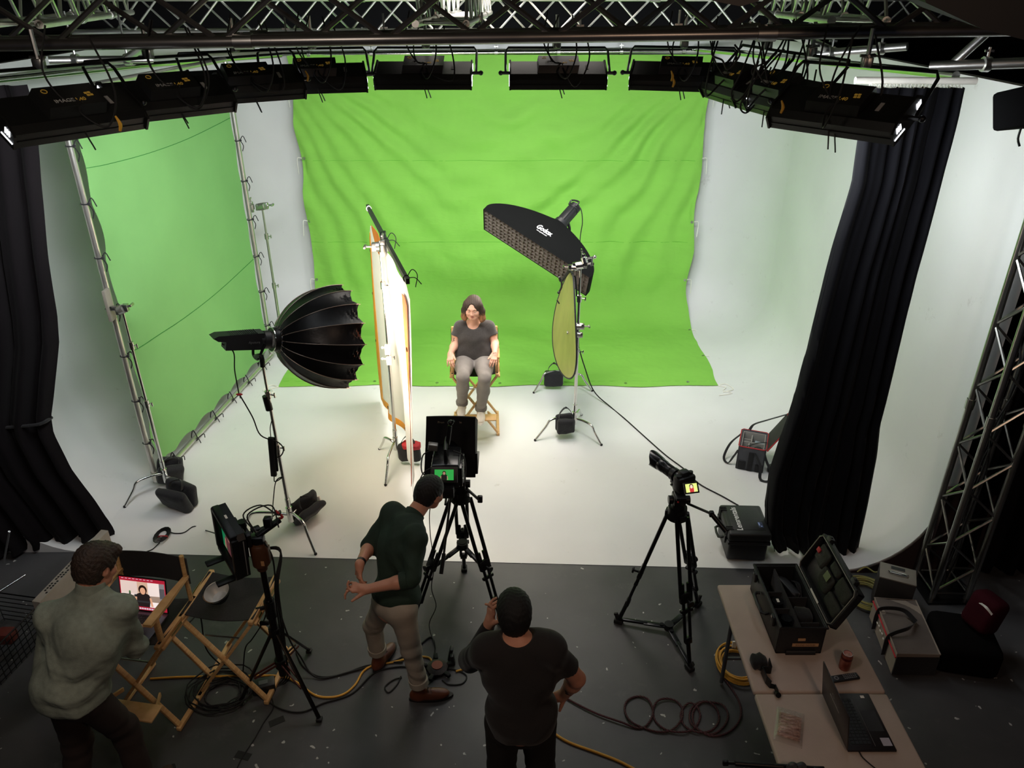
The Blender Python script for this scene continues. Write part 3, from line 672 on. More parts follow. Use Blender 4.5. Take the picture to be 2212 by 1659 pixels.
# ---- diffusion frame
DB = G(857, 988)
t = cstand('c_stand', 'chrome stand holding the white diffusion cloth', DB, D(820, 520, DB.y), [G(833, 1050), G(820, 972), G(905, 975)], .22)
DS = t
gobo(DS, D(822, 533, DB.y), (-1, 0, 0), 1.5); gobo(DS, D(828, 536, DB.y-.05), (0, 0, 1), 1.3)
m = MB(); m.box(D(838, 755, DB.y-.01), (.06, .06, .1), bev=.01); m.box(D(841, 778, DB.y-.01), (.055, .06, .09), bev=.01)
for y in (752, 776): m.cyl(D(838, y, DB.y-.03), D(826, y-1, DB.y-.05), .009, n=8); m.ball(D(826, y-1, DB.y-.05), .014, 8, 6)
obj('column_clamp', m, mat('white enamelled clamp', 'e4e2dc', .4), DS)
F1, N1 = D(794, 446, 7.95), D(881, 608, 5.75)
def diffusion():
    t = thing('diffusion_cloth', 'tall white diffusion cloth with orange edges hanging from a dark bar', 'diffusion', U(N1, 0))
    bar = MB(); bar.bar(F1, N1, .03, .045); obj('crossbar', bar, mat('dark green painted bar', '20261f', .5, .3), t)
    ex = (N1-F1); Lg = ex.length; ex.normalize(); nn = V((ex.y, -ex.x, 0)).normalized()   # nn towards the left side
    if nn.x > 0: nn = -nn
    def f(u, v):
        p = F1.lerp(N1, u)
        top = p.z-.05-.10*(1-u)
        top -= .12*(1-sst(0, .1, u))+.1*(1-sst(0, .06, 1-u))
        bot = .06+.10*math.sin(u*3.1)+.22*u
        z = top+(bot-top)*v
        d = .06*math.sin(u*7+.6)*v+.03*math.sin(u*17+v*2)*(.3+.7*v)+.012*math.sin(u*31+v*4)*v
        d += .05*v*(u-.5)
        g = .06*v*math.sin(u*PI)
        return V((p.x, p.y, z))+nn*d+ex*(-.02+.04*u)*v
    cl = mat('white silk', 'f6f4f0', .75, var=.02, bump=.06, bs=12)
    nt = cl.node_tree; b = nt.nodes['Principled BSDF']; out = [n for n in nt.nodes if n.type == 'OUTPUT_MATERIAL'][0]
    tr = nt.nodes.new('ShaderNodeBsdfTranslucent'); tr.inputs[0].default_value = (.92, .9, .88, 1); mx = nt.nodes.new('ShaderNodeMixShader'); mx.inputs[0].default_value = .45
    nt.links.new(b.outputs[0], mx.inputs[1]); nt.links.new(tr.outputs[0], mx.inputs[2]); nt.links.new(mx.outputs[0], out.inputs[0])
    obj('cloth', MB().sheet(f, 110, 90, .0015), cl, t, ang=80)
    og = mat('yellow orange webbing', 'f09c1e', .7, bump=.1, bs=60); og2 = mat('deep orange webbing', 'd8601c', .7, bump=.1, bs=60)
    obj('edge_band', MB().sheet(lambda u, v: f(u*.085-.006, .03+v*.97)+nn*.006, 6, 80, .003), og, t, label='yellow orange band down the far edge', ang=80)
    obj('edge_band', MB().sheet(lambda u, v: f(.0+u*.62, .965+.04*v)+nn*.006, 60, 3, .003), og, t, label='yellow orange band along the bottom', ang=80)
    obj('edge_band', MB().sheet(lambda u, v: f(.905+.07*(u*(1-.7*v))+.012*v, .06+v*.94)+nn*(.014), 6, 80, .003), og2, t, label='deep orange band near the close edge', ang=80)
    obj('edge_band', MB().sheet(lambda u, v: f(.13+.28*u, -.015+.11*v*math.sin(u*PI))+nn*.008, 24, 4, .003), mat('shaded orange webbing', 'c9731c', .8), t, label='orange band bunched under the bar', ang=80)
    g = MB()
    for v in (.1, .34, .62): g.lathe([(.006, -.002), (.014, -.002), (.014, .003), (.006, .003)], f(.02, v)+nn*.011, nn, 10)
    g.lathe([(.008, -.002), (.02, -.002), (.02, .004), (.008, .004)], f(.94, .3)+nn*.02, nn, 12)
    for u in (.2, .5): g.lathe([(.008, -.002), (.018, -.002), (.018, .004), (.008, .004)], f(u, .985)+nn*.012, nn, 12)
    obj('grommet', g, mat('dark brass', '4a3a20', .4, .8), t, kind='stuff')
    for q in (.04, .53, .97):
        p = F1.lerp(N1, q); m = MB(); m.tube([p+V((0, 0, .03)), p+nn*.024, p-V((0, 0, .034)), p-nn*.024], .005, 6, closed=True, sub=4)
        if q > .1: m.tube([p, p-nn*.05+V((0, 0, .07)), p-nn*.09+V((0, 0, .02)), p-nn*.07-V((0, 0, .08))], .004, 5, sub=5); m.tube([p, p-nn*.07+V((0, 0, .0)), p-nn*.12-V((0, 0, .06))], .004, 5, sub=4)
        obj('tie', m, WHT if q < .1 else BLKF, t)
    m = MB(); m.box(F1.lerp(N1, .45), (.05, .09, .07), bev=.01); m.cyl(F1.lerp(N1, .45), F1.lerp(N1, .45)-V((0, 0, .2)), .01, n=8); obj('bar_clamp', m, BLKM, t)
diffusion()
sandbag('grey sandbag with a red flap at the foot of the diffusion stand', G(884, 978, .15), -8, (.24, .09, .2), 0, 6, red=True, lobes=1)

# ---- strip softbox and reflector
SBb = G(1213, 836); S2 = D(1224, 470, SBb.y)
t2 = cstand('c_stand', 'far chrome stand behind the oval reflector', SBb, D(1228, 500, SBb.y), [G(1153, 850), G(1279, 846), G(1215, 800)], .24)
RB = G(1240, 932)
t1 = cstand('c_stand', 'near chrome stand on the right with grip heads under the long softbox', RB, D(1254, 575, RB.y), [G(1156, 953), G(1299, 963), G(1256, 898)], .22)
gobo(t1, D(1252, 573, RB.y), (1, -.1, .2), 1.4, CHR); gobo(t1, D(1262, 562, RB.y-.02), (-.3, .2, 1), 1.1, CHR); gobo(t1, D(1240, 578, RB.y), (-1, 0, .1), 1.1, CHR)
m = MB(); p = D(1262, 560, RB.y-.03); m.cyl(p, p+V((.09, -.02, .03)), .01, n=8); m.ball(p+V((.1, -.02, .03)), .02, 10, 8); m.cyl(p+V((.08, -.02, .03)), p+V((.07, -.03, -.06)), .008, n=8); obj('t_handle', m, CHR, t1)
gobo(t1, D(1249, 705, RB.y), (1, 0, 0), 1.2, STEEL); gobo(t1, D(1247, 722, RB.y), (-1, 0, .2), 1.1, STEEL)
sandbag('black sandbag with a loop handle on the near right stand', G(1221, 916, .17), 8, (.2, .08, .19), 0, 0, handle=(0, 0, 1), lobes=2, gap=.045)
sandbag('black sandbag on the leg of the far stand behind the oval reflector', G(1196, 818, .15), -5, (.24, .09, .2), 0, 0, lobes=1)
def strip():
    C = D(1162, 538, 8.05); L = V((.795, -.46, -.39)).normalized(); S = V((.02, -.63, .78)); S = (S-L*S.dot(L)).normalized(); n = L.cross(S).normalized()
    if n.x > 0: n = -n
    ba = -n; t = thing('strip_softbox', 'long black softbox with a padded grid above the sitter, white lettering on its side', 'softbox', C)
    hl, hw, dep = .70, .185, .40; Ac = C+ba*dep
    def rim(a):   # unit square boundary, a in 0..1 → 4 sides
        k = a*4; i = int(k) % 4; fr = k-int(k)
        c = [(-1, -1), (1, -1), (1, 1), (-1, 1), (-1, -1)]
        return (c[i][0]+(c[i+1][0]-c[i][0])*fr, c[i][1]+(c[i+1][1]-c[i][1])*fr)
    def f(a, q):
        x, y = rim(a % 1); P = C+L*hl*x+S*hw*y
        th = math.atan2(y*hw, x*hl*.35); R0 = Ac+L*.075*math.cos(th)+S*.075*math.sin(th)
        # bulging side: quarter curve
        s = math.sin(q*PI/2); c = 1-math.cos(q*PI/2)
        pos = R0.lerp(P, s**1.15)+ba*(dep*(.0))-ba*0
        lift = ba*(math.sin(q*PI)*.085)
        return pos+lift
    mb = MB(); nu, nv = 96, 20
    vs = [f(i/nu, j/nv) for j in range(nv+1) for i in range(nu)]
    fs = [[j*nu+i, j*nu+(i+1) % nu, (j+1)*nu+(i+1) % nu, (j+1)*nu+i] for j in range(nv) for i in range(nu)]
    mb.add(vs, fs); lip = [f(i/nu, 1)-ba*.06 for i in range(nu)]
    mb.add([vs[nv*nu+i] for i in range(nu)]+lip, [[i, (i+1) % nu, nu+(i+1) % nu, nu+i] for i in range(nu)])
    mb.add([vs[i] for i in range(nu)], [list(range(nu))])
    ins = [p+(C-p).normalized()*.004 for p in vs]; mb.add(ins, [[a, d, c, b] for a, b, c, d in fs], 1)
    sh = obj('shell', mb, [mat('softbox matt black fabric', '070808', .9, bump=.08, bs=15, spec=.12), mat('silver softbox lining', 'c8c8c8', .4, .5)], t, ang=50)
    # padded honeycomb grid
    g = MB(); nx, ny = 26, 6; th = .0015
    for i in range(nx+1):
        x = -1+2*i/nx
        g.sheet(lambda u, v, x=x: C+L*(hl*x*.985+(.006 if abs(x) < .99 else 0)*math.sin(u*ny*PI))+S*hw*.96*(2*u-1)-ba*(.005+.05*v), 12, 1, th)
    for j in range(ny+1):
        y = -1+2*j/ny
        g.sheet(lambda u, v, y=y: C+L*hl*.985*(2*u-1)+S*(hw*y*.96+(.006 if abs(y) < .99 else 0)*math.sin(u*nx*PI))-ba*(.005+.05*v), 52, 1, th)
    obj('grid', g, mat('grey sheen grid cloth', '6a625a', .35, .2), t, kind='stuff')
    d = MB(); d.box((0, 0, 0), (2*hl-.02, 2*hw-.02, .003), None); d.v = [C+L*p.x+S*p.y+ba*(p.z+.02) for p in d.v]; obj('front_diffuser', d, mat('strip diffuser', 'fff2e0', .8, emit=1.2, ec='fff0dc'), t)
    # lettering wraps on the side facing the camera
    for txt, sz, off, hgt in (('Godox', .066, 0.0, .66), ('www.godox.com', .018, -.0, .765)):
        tx = text_mb(txt, Matrix(), sz, .0, sx=1.15, bold=.002 if sz > .05 else 0)
        vv = []
        for p in tx.v:
            a = .5+.25*(.5-(p.x/(2*hl)-.02+off*0))      # along side y=+1 (corner 2 -> 3 runs x from 1 to -1)
            q = hgt-p.y/.36
            P0 = f(a, q); du = f(a+.004, q)-f(a-.004, q); dv = f(a, q+.01)-f(a, q-.01); nn_ = du.cross(dv).normalized()
            if nn_.dot(P0-C) < 0: nn_ = -nn_
            vv.append(P0+nn_*.0035)
        tx.v = vv; obj('lettering', tx, mat('white print', 'e8e8e8', .6, emit=.05, ec='ffffff'), sh, smooth=False)
    B = frame(Ac, ba); hd = MB(B)
    hd.cyl((-.01, 0, 0), (.04, 0, 0), .08, n=24); hd.cyl((.04, 0, 0), (.27, 0, 0), .058, n=24); hd.box((.15, 0, 0), (.22, .09, .115), bev=.012); hd.cyl((.25, 0, 0), (.31, 0, 0), .066, n=10)
    hd.tube([(.27, -.05, .05), (.33, -.05, .06), (.33, .05, .06), (.27, .05, .05)], .01, 8, sub=3)
    lh = obj('lamp_head', hd, BLK, t)
    yk = MB(); yk.tube([Ac+ba*.14+V((0, 0, -.02)), Ac+ba*.14+V((.03, -.02, -.12)), D(1230, 500, SBb.y)], .016, 8, sub=4); obj('mount', yk, BLKM, t)
    c = MB(); c.tube([Ac+ba*.28, D(1254, 450, 8.4), D(1258, 480, 8.4), D(1253, 520, 8.4), D(1254, 600, 8.2), D(1251, 690, 8.1), D(1250, 750, 8.0)], .006, 6, sub=6)
    pts = [D(1250, 750, 8.0), D(1262, 790, 8.1), G(1283, 845, .1), G(1320, 880, .01), G(1350, 905, .01), G(1400, 950, .01), G(1440, 985, .01), G(1480, 1015, .01), G(1510, 1045, .01), G(1560, 1072, .01), G(1595, 1092, .01)]
    c.tube(pts, .0075, 6, sub=6); obj('power_cable', c, RUB, t)
    o = area('strip_light', C-ba*.07, C-ba*2, 1.3, 11, (1, .9, .78), .3, spread=110)
    X = L; Zm = ba; Y = Zm.cross(X); o.rotation_euler = Matrix((X, Y, Zm)).transposed().to_euler()
strip()
def reflector():
    C = D(1224, 704, 7.42); n = V((-.98, -.155, .06)).normalized(); up = V((.07, 0, 1)); up = (up-n*up.dot(n)).normalized(); s = up.cross(n).normalized()
    t = thing('oval_reflector', 'tall oval gold reflector seen almost edge on beside the near right stand', 'reflector', U(C, 0))
    Rv, Rh = .565, .5
    w = lambda x, y: n*(.035*x*y*2+.02*(x*x-y*y)*0.5)
    def pt(a, r, off): x, y = math.cos(a)*r, math.sin(a)*r; return C+s*x*Rh+up*y*Rv+w(x, y)+n*off
    N = 64
    for nm, off, mt in (('gold_face', .003, mat('pale gold reflector cloth', 'c9bd7c', .42, .55, bump=.25, bs=6, stretch=(1, 1, .4))), ('black_back', -.004, BLKF)):
        m = MB(); vs = [pt(2*PI*i/N, r/6, off) for r in range(1, 7) for i in range(N)]+[pt(0, 0, off)]
        m.add(vs, [[(r*N)+i, r*N+(i+1) % N, (r+1)*N+(i+1) % N, (r+1)*N+i] for r in range(5) for i in range(N)]+[[6*N, (i+1) % N, i] for i in range(N)]); obj(nm, m, mt, t, ang=80)
    m = MB(); m.tube([pt(2*PI*i/N, 1.0, 0) for i in range(N)], .009, 8, closed=True); obj('rim', m, BLKF, t)
    m = MB(); p = D(1213, 607, 7.6); m.tube([pt(PI/2, 1, 0), pt(PI/2+.25, 1.03, .02), p, D(1208, 598, 7.6)], .014, 8, sub=4); m.tube([p, D(1213, 620, 7.6), D(1207, 632, 7.6)], .01, 8, sub=3); m.ball(D(1207, 632, 7.6), .016, 8, 6); m.tube([D(1203, 648, 7.6), D(1208, 656, 7.6)], .008, 6)
    obj('spring_clip', m, BLK, t)
    m = MB(); m.tube([D(1247, 720, RB.y), D(1238, 728, RB.y+.03), pt(-.15, 1, 0)], .007, 6, sub=4); m.tube([D(1246, 640, RB.y+.02), D(1243, 600, RB.y+.05), pt(PI/2-.1, 1.0, 0)], .008, 6, sub=3); obj('holder_arm', m, BLKM, t)
reflector()

# ================================================================== director's chairs
def chair_parts(t, back=True, foot=True, chair_w=.235):
    """local frame: faces -Y, seat rails along Y at x = +-.235"""
    W, Dp, H = chair_w, .21, .735
    for s in (-1, 1):
        m = MB(); m.box((s*W, 0, H), (.035, .46, .028), bev=.004); m.box((s*(W+.022), 0, H-.025), (.018, .42, .022), bev=.003); obj('seat_rail', m, WOOD, t)
        m = MB(); m.box((s*(W+.005), -.0, .022), (.032, .5, .03), bev=.004); obj('floor_rail', m, WOOD, t)
        if back:
            m = MB(); m.box((s*W, -.17, H+.1), (.03, .03, .2), bev=.004); obj('arm_post', m, WOOD, t)
            m = MB(); m.tube([(s*W, .19, H), (s*W, .19, H+.18), (s*W, .2, H+.38)], .015, 8, sub=4); obj('back_post', m, WOOD, t)
            m = MB(); m.prism([(s*W-.028, -.25, H+.2), (s*W+.028, -.25, H+.2), (s*W+.03, -.05, H+.2), (s*W+.022, .1, H+.2), (s*W+.018, .2, H+.2), (s*W-.012, .2, H+.2), (s*W-.018, .1, H+.2), (s*W-.03, -.05, H+.2)], (0, 0, .02)); obj('armrest', m, WOOD, t)
        m = MB(); m.box((s*(W+.03), -.05, H-.006), (.004, .12, .02)); m.box((s*(W+.03), .14, H-.006), (.004, .05, .02)); obj('hinge', m, mat('brass hinge', 'b09a60', .35, .9), t)
    for y in (-Dp, Dp):
        for s in (-1, 1):
            yy = y+.012*s
            m = MB(); m.bar((s*W, yy, H-.02), (-s*W, yy, .035), .02, .036, up=(0, 1, 0), bev=.003); obj('leg', m, WOOD, t)
    m = MB()
    for y in (-Dp, Dp): m.cyl((0, y-.03, H/2+.006), (0, y+.03, H/2+.006), .008, n=8)
    obj('pivot_bolt', m, STEEL, t)
    m = MB(); m.cyl((-.12, Dp-.02, H*.76), (.12, Dp-.02, H*.76), .006, n=6); m.cyl((-.12, -Dp+.02, H*.76), (.12, -Dp+.02, H*.76), .006, n=6); obj('brace', m, STEEL, t)
    if foot:
        m = MB(); m.box((0, -.36, .3), (.44, .13, .018), bev=.006); obj('footrest', m, WOOD, t)
        for s in (-1, 1): m = MB(); m.bar((s*.2, -.36, .292), (s*.13, -.19, .27), .014, .03, bev=.003); obj('footrest_arm', m, WOOD, t)
    f = lambda u, v: V((-W-.01+2*(W+.01)*u, -.205+.41*v, H+.018-.035*math.sin(u*PI)-.004*math.sin(v*PI)))
    obj('seat', MB().sheet(f, 20, 12, .006), BLKF, t, ang=80)
    if back:
        f = lambda u, v: V((-W-.02+2*(W+.02)*u, .195+.015*v+.025*math.sin(u*PI), H+.15+.2*v))
        obj('back_sling', MB().sheet(f, 20, 8, .006), BLKF, t, ang=80)
def chair(label, loc, rz, back=True, foot=True, cw=.235):
    t = thing('director_chair', label, 'chair', (0, 0, 0), group='wooden director chairs'); chair_parts(t, back, foot)
    t.matrix_basis = Matrix.Translation(loc) @ Matrix.Rotation(R(rz), 4, 'Z'); return t
WCH = V((-.40, 7.45, .004))
chair('tall wooden director chair the woman sits on', WCH, 2, cw=.212)
CH1 = V((-2.405, 3.74, 0)); CH2 = V((-1.90, 3.94, 0))
chair('tall wooden director chair with a black back that holds the open laptop', CH1, -9)
chair('backless wooden director stool with the silver dish on its black seat', CH2, 174, back=False, foot=False)
# ================================================================== implicit-surface bodies (smooth unions meshed on a grid)
def A3(v): return np.array([v[0], v[1], v[2]], dtype=np.float32)
class SD:
    """signed distance made of primitives joined smoothly"""
    def __init__(s): s.p = []; s.sub = []; s.cut = []; s.disp = None
    def cap(s, a, b, ra, rb, k=.03, cut=None): s.p.append(('c', A3(a), A3(b), ra, rb, k, cut)); return s
    def ell(s, c, r, k=.03, rot=None, cut=None): s.p.append(('e', A3(c), np.array(r, dtype=np.float32), np.array(rot, dtype=np.float32) if rot is not None else None, 0, k, cut)); return s
    def less(s, c, r, k=.01, rot=None): s.sub.append(('e', A3(c), np.array(r, dtype=np.float32), np.array(rot, dtype=np.float32) if rot is not None else None, 0, k, None)); return s
    def plane(s, c, n): s.cut.append((A3(c), A3(V(n).normalized()))); return s
    @staticmethod
    def prim(q, P):
        if q[0] == 'c':
            a, b, ra, rb = q[1:5]; ba = b-a; L = float(ba @ ba)+1e-9
            h = np.clip(((P-a) @ ba)/L, 0, 1); d = np.linalg.norm(P-a-h[:, None]*ba, axis=1)-(ra+(rb-ra)*h)
        else:
            X = P-q[1]
            if q[3] is not None: X = X @ q[3]
            k0 = np.linalg.norm(X/q[2], axis=1); k1 = np.linalg.norm(X/(q[2]*q[2]), axis=1)+1e-9; d = k0*(k0-1)/k1
        if q[6] is not None:
            for c, n in q[6]: d = np.maximum(d, (P-A3(c)) @ A3(n))
        return d
    def __call__(s, P):
        d = None
        for q in s.p:
            e = s.prim(q, P); k = q[5]
            if d is None: d = e
            else:
                h = np.clip(.5+.5*(d-e)/k, 0, 1); d = d*(1-h)+e*h-k*h*(1-h)
        if s.disp is not None: d = d+s.disp(P)
        for q in s.sub:
            e = -s.prim(q, P); k = q[5]; h = np.clip(.5-.5*(d-e)/k, 0, 1); d = d*(1-h)+e*h+k*h*(1-h)
        for c, n in s.cut: d = np.maximum(d, (P-c) @ n)
        return d
    def bounds(s):
        lo = np.array([9e9]*3); hi = -lo
        for q in s.p:
            if q[0] == 'c':
                for c, r in ((q[1], q[3]), (q[2], q[4])): lo = np.minimum(lo, c-r); hi = np.maximum(hi, c+r)
            else: r = float(max(q[2])); lo = np.minimum(lo, q[1]-r); hi = np.maximum(hi, q[1]+r)
        return lo-.03, hi+.03
def sdf_mesh(S, h=.006):
    lo, hi = S.bounds(); B = 8
    n = (np.ceil((hi-lo)/h/B).astype(int))*B+1
    F = np.full(n, 1.0, dtype=np.float32)
    nb = (n-1)//B
    ii = np.stack(np.meshgrid(*[np.arange(k) for k in nb], indexing='ij'), -1).reshape(-1, 3)
    cen = (lo+(ii*B+B/2)*h).astype(np.float32)
    keep = np.abs(S(cen)) < h*B*1.35+.02
    ar = np.arange(B+1); off = np.stack(np.meshgrid(ar, ar, ar, indexing='ij'), -1).reshape(-1, 3)
    inside = S(cen) < 0
    for b_ in ii[inside & ~keep]: x, y, z = b_*B; F[x:x+B+1, y:y+B+1, z:z+B+1] = -1
    idx = ii[keep]
    for c0 in range(0, len(idx), 400):
        bl = idx[c0:c0+400]; I = (bl[:, None, :]*B+off[None]).reshape(-1, 3)
        F[I[:, 0], I[:, 1], I[:, 2]] = S((lo+I*h).astype(np.float32))
    sg = F < 0
    c = np.zeros(np.array(F.shape)-1, dtype=np.int8)
    for dx in (0, 1):
        for dy in (0, 1):
            for dz in (0, 1): c += sg[dx:dx+c.shape[0], dy:dy+c.shape[1], dz:dz+c.shape[2]]
    act = (c > 0) & (c < 8); cells = np.argwhere(act); vid = -np.ones(act.shape, dtype=np.int64); vid[act] = np.arange(len(cells))
    pos = np.zeros((len(cells), 3)); cnt = np.zeros(len(cells))
    for ax in range(3):
        o = [a for a in range(3) if a != ax]
        for u in (0, 1):
            for v in (0, 1):
                p0 = cells.copy(); p0[:, o[0]] += u; p0[:, o[1]] += v; p1 = p0.copy(); p1[:, ax] += 1
                f0 = F[p0[:, 0], p0[:, 1], p0[:, 2]]; f1 = F[p1[:, 0], p1[:, 1], p1[:, 2]]
                m = (f0 < 0) != (f1 < 0); t = f0[m]/(f0[m]-f1[m]); q = p0[m].astype(float); q[:, ax] += t
                pos[m] += q; cnt[m] += 1
    pos = lo+(pos/cnt[:, None])*h
    faces = []
    for ax in range(3):
        sl0 = [slice(None)]*3; sl1 = [slice(None)]*3; sl0[ax] = slice(0, -1); sl1[ax] = slice(1, None)
        e = sg[tuple(sl0)] != sg[tuple(sl1)]; E = np.argwhere(e); o = [(ax+1) % 3, (ax+2) % 3]
        ok = (E[:, o[0]] > 0) & (E[:, o[1]] > 0) & (E[:, o[0]] < act.shape[o[0]]) & (E[:, o[1]] < act.shape[o[1]]) ; E = E[ok]
        q = []
        for u, v in ((-1, -1), (0, -1), (0, 0), (-1, 0)):
            k = E.copy(); k[:, o[0]] += u; k[:, o[1]] += v; q.append(vid[k[:, 0], k[:, 1], k[:, 2]])
        Q = np.stack(q, 1); ins = sg[E[:, 0], E[:, 1], E[:, 2]]
        Q[~ins] = Q[~ins][:, ::-1]; faces.append(Q[(Q >= 0).all(1)])
    return pos, np.concatenate(faces)
def sobj(name, S, mats, parent, h=.006, region=None, label=None, smooth_it=1):
    """mesh an implicit surface; region(centres) gives material indices"""
    pos, fc = sdf_mesh(S, h)
    inv = np.array(wm(parent).inverted()) if parent else np.eye(4)
    P = pos @ inv[:3, :3].T+inv[:3, 3]
    me = bpy.data.meshes.new(name); me.from_pydata(P.tolist(), [], fc.tolist()); me.update()
    for m in (mats if isinstance(mats, (list, tuple)) else [mats]): me.materials.append(m)
    me.polygons.foreach_set('use_smooth', [True]*len(me.polygons))
    if region is not None:
        cen = pos[fc].mean(1); r = region(cen); me.polygons.foreach_set('material_index', np.asarray(r, dtype=np.int32))
    o = bpy.data.objects.new(name, me); COL.objects.link(o); o.parent = parent
    if label: o['label'] = label
    return o
def folds(dirs, amp=.003):
    """cloth creases: warped ripples along given directions; dirs = [(dir, freq, strength, centre, radius)]"""
    def f(P):
        d = np.zeros(len(P), dtype=np.float32)
        w = np.sin(P[:, 0]*11+P[:, 2]*7)*.6+np.sin(P[:, 1]*13-P[:, 2]*9+1.3)*.6+np.sin(P[:, 0]*23+P[:, 1]*19)*.3
        for v, fr, st, c, r in dirs:
            v = A3(V(v).normalized()); m = 1.0
            if c is not None: m = np.exp(-((P-A3(c))**2).sum(1)/(r*r))
            s = np.sin(P @ v*fr+w*1.6); d += (np.abs(s)**1.5*np.sign(s))*st*amp*m
        return d
    return f
def hand(S, w, d, n, spread=.18, curl=(.5, .6, .5), s=1.0, side=1, thumb=.6):
    """wrist point w, direction of the fingers d, back-of-hand normal n; five separate bent fingers"""
    w = V(w); d = V(d).normalized(); n = (V(n)-d*V(n).dot(d)).normalized(); r = d.cross(n)*side   # r points to the thumb side
    pc = w+d*.045*s
    S.cap(w, w+d*.03*s, .024*s, .026*s, .02)
    for k in (-1.2, -.4, .4, 1.2): S.cap(w+d*.015*s+r*.012*k*s, w+d*.085*s+r*.0185*k*s, .014*s, .0115*s, .012)
    L = (.062, .072, .078, .07)
    for i, k in enumerate((-1.5, -.5, .5, 1.5)):
        b = w+d*(.085-.006*abs(k-.3))*s+r*.0185*k*s; dd = (d+r*k*spread*.35).normalized(); rr = .0088*s; ln = L[i]*s
        for j, q in enumerate((.45, .31, .27)):
            dd = Matrix.Rotation(curl[j]*(1+.12*k)*(1), 3, (r*side if False else d.cross(n))) @ dd if False else (dd*math.cos(curl[j]*(1+.1*k))-n*math.sin(curl[j]*(1+.1*k))).normalized()
            n2 = n; e = b+dd*ln*q*1.15; S.cap(b, e, rr, rr*.9, .004); b = e; rr *= .92
            n = (n-dd*n.dot(dd)).normalized()
        n = n2 if False else (V(n))
        n = (V(n)-d*V(n).dot(d)).normalized() if i < 3 else n
    b = w+d*.022*s+r*.024*s; dd = (d*.75+r*thumb-n*.25).normalized(); e = b+dd*.042*s; S.cap(b-d*.01*s, e, .0145*s, .011*s, .01)
    dd = (dd+d*.5-n*.3).normalized(); S.cap(e, e+dd*.034*s, .0105*s, .0085*s, .004)
def head(S, c, fd, up, s=1.0, jaw=1.0, nose=1.0):
    """skull, jaw, nose, lips, ears; c = centre of the head at eye height; returns local→world matrix (x right, y forward, z up)"""
    y = V(fd).normalized(); z = V(up); z = (z-y*z.dot(y)).normalized(); x = y.cross(z)
    M = Matrix.Translation(V(c)) @ Matrix((x, y, z)).transposed().to_4x4(); Rm = np.array(M.to_3x3())
    q = lambda *p: M @ (V(p)*s)
    S.ell(q(0, -.012, .03), (.076*s, .096*s, .086*s), .01, Rm)
    S.ell(q(0, .022, -.02), (.064*s*jaw, .066*s, .082*s), .03, Rm)
    S.cap(q(-.035*jaw, .03, -.075), q(.035*jaw, .03, -.075), .022*s, .022*s, .04)
    S.cap(q(-.012, .062, -.088), q(.012, .062, -.088), .017*s, .017*s, .03)
    S.cap(q(-.03, .076, .024), q(.03, .076, .024), .011*s, .011*s, .02)            # brow
    for k in (-1, 1): S.ell(q(k*.043, .062, -.028), (.022*s, .018*s, .022*s), .02, Rm)  # cheeks
    S.cap(q(0, .084, .008), q(0, .097*nose, -.027), .006*s, .0095*s, .008)
    for k in (-1, 1): S.ell(q(k*.011, .092, -.031), (.008*s, .009*s, .007*s), .006, Rm)
    S.cap(q(-.02, .078, -.055), q(0, .087, -.0525), .0045*s, .0062*s, .006); S.cap(q(0, .087, -.0525), q(.02, .078, -.055), .0062*s, .0045*s, .004)
    S.cap(q(-.017, .077, -.063), q(0, .085, -.065), .005*s, .0072*s, .005); S.cap(q(0, .085, -.065), q(.017, .077, -.063), .0072*s, .005*s, .004)
    for k in (-1, 1):
        S.less(q(k*.031, .096, .002), (.017*s, .019*s, .011*s), .012, Rm)
        E = M.to_3x3() @ Matrix.Rotation(R(-18*k), 3, 'Z'); En = np.array(E)
        S.ell(q(k*.077, -.006, -.008), (.009*s, .019*s, .031*s), .006, En)
        S.less(q(k*.087, .0, -.006), (.006*s, .01*s, .018*s), .004, En)
    return M
def eyes(t, M, s=1.0, lash=True, look=(0, 1, -.3), lid=None):
    W = mat('eye white', 'd8d0c8', .25); I = mat('dark iris', '2a1810', .15); LD = lid or SKIN
    for k in (-1, 1):
        c = M @ (V((k*.031, .07, .002))*s); d = (M.to_3x3() @ V(look)).normalized()
        m = MB(); m.ball(c, .0145*s, 16, 12); e = obj('eye', m, W, t)
        m = MB(); m.ball(c+d*.009*s, .0066*s, 12, 8); obj('iris', m, I, e)
        m = MB(); Ml = M @ Matrix.Translation(V((k*.031, .0705, .0035))*s)
        vs = [Ml @ V((.0162*s*math.sin(a)*math.cos(b), .0162*s*math.sin(a)*math.sin(b), .0162*s*math.cos(a))) for a in [PI*.5*j/6 for j in range(7)] for b in [2*PI*i/16 for i in range(16)]]
        m.add(vs, [[j*16+i, (j+1)*16+i, (j+1)*16+(i+1) % 16, j*16+(i+1) % 16] for j in range(6) for i in range(16)])
        obj('eyelid', m, LD, t)
def brows(t, M, mt, s=1.0):
    for k in (-1, 1):
        m = MB(); m.tube([M @ (V((k*.016, .0915, .0235))*s), M @ (V((k*.032, .087, .029))*s), M @ (V((k*.05, .075, .0235))*s)], .0032*s, 6, sub=4, rr=[.0026*s, .0028*s, .0012*s]); obj('eyebrow', m, mt, t)
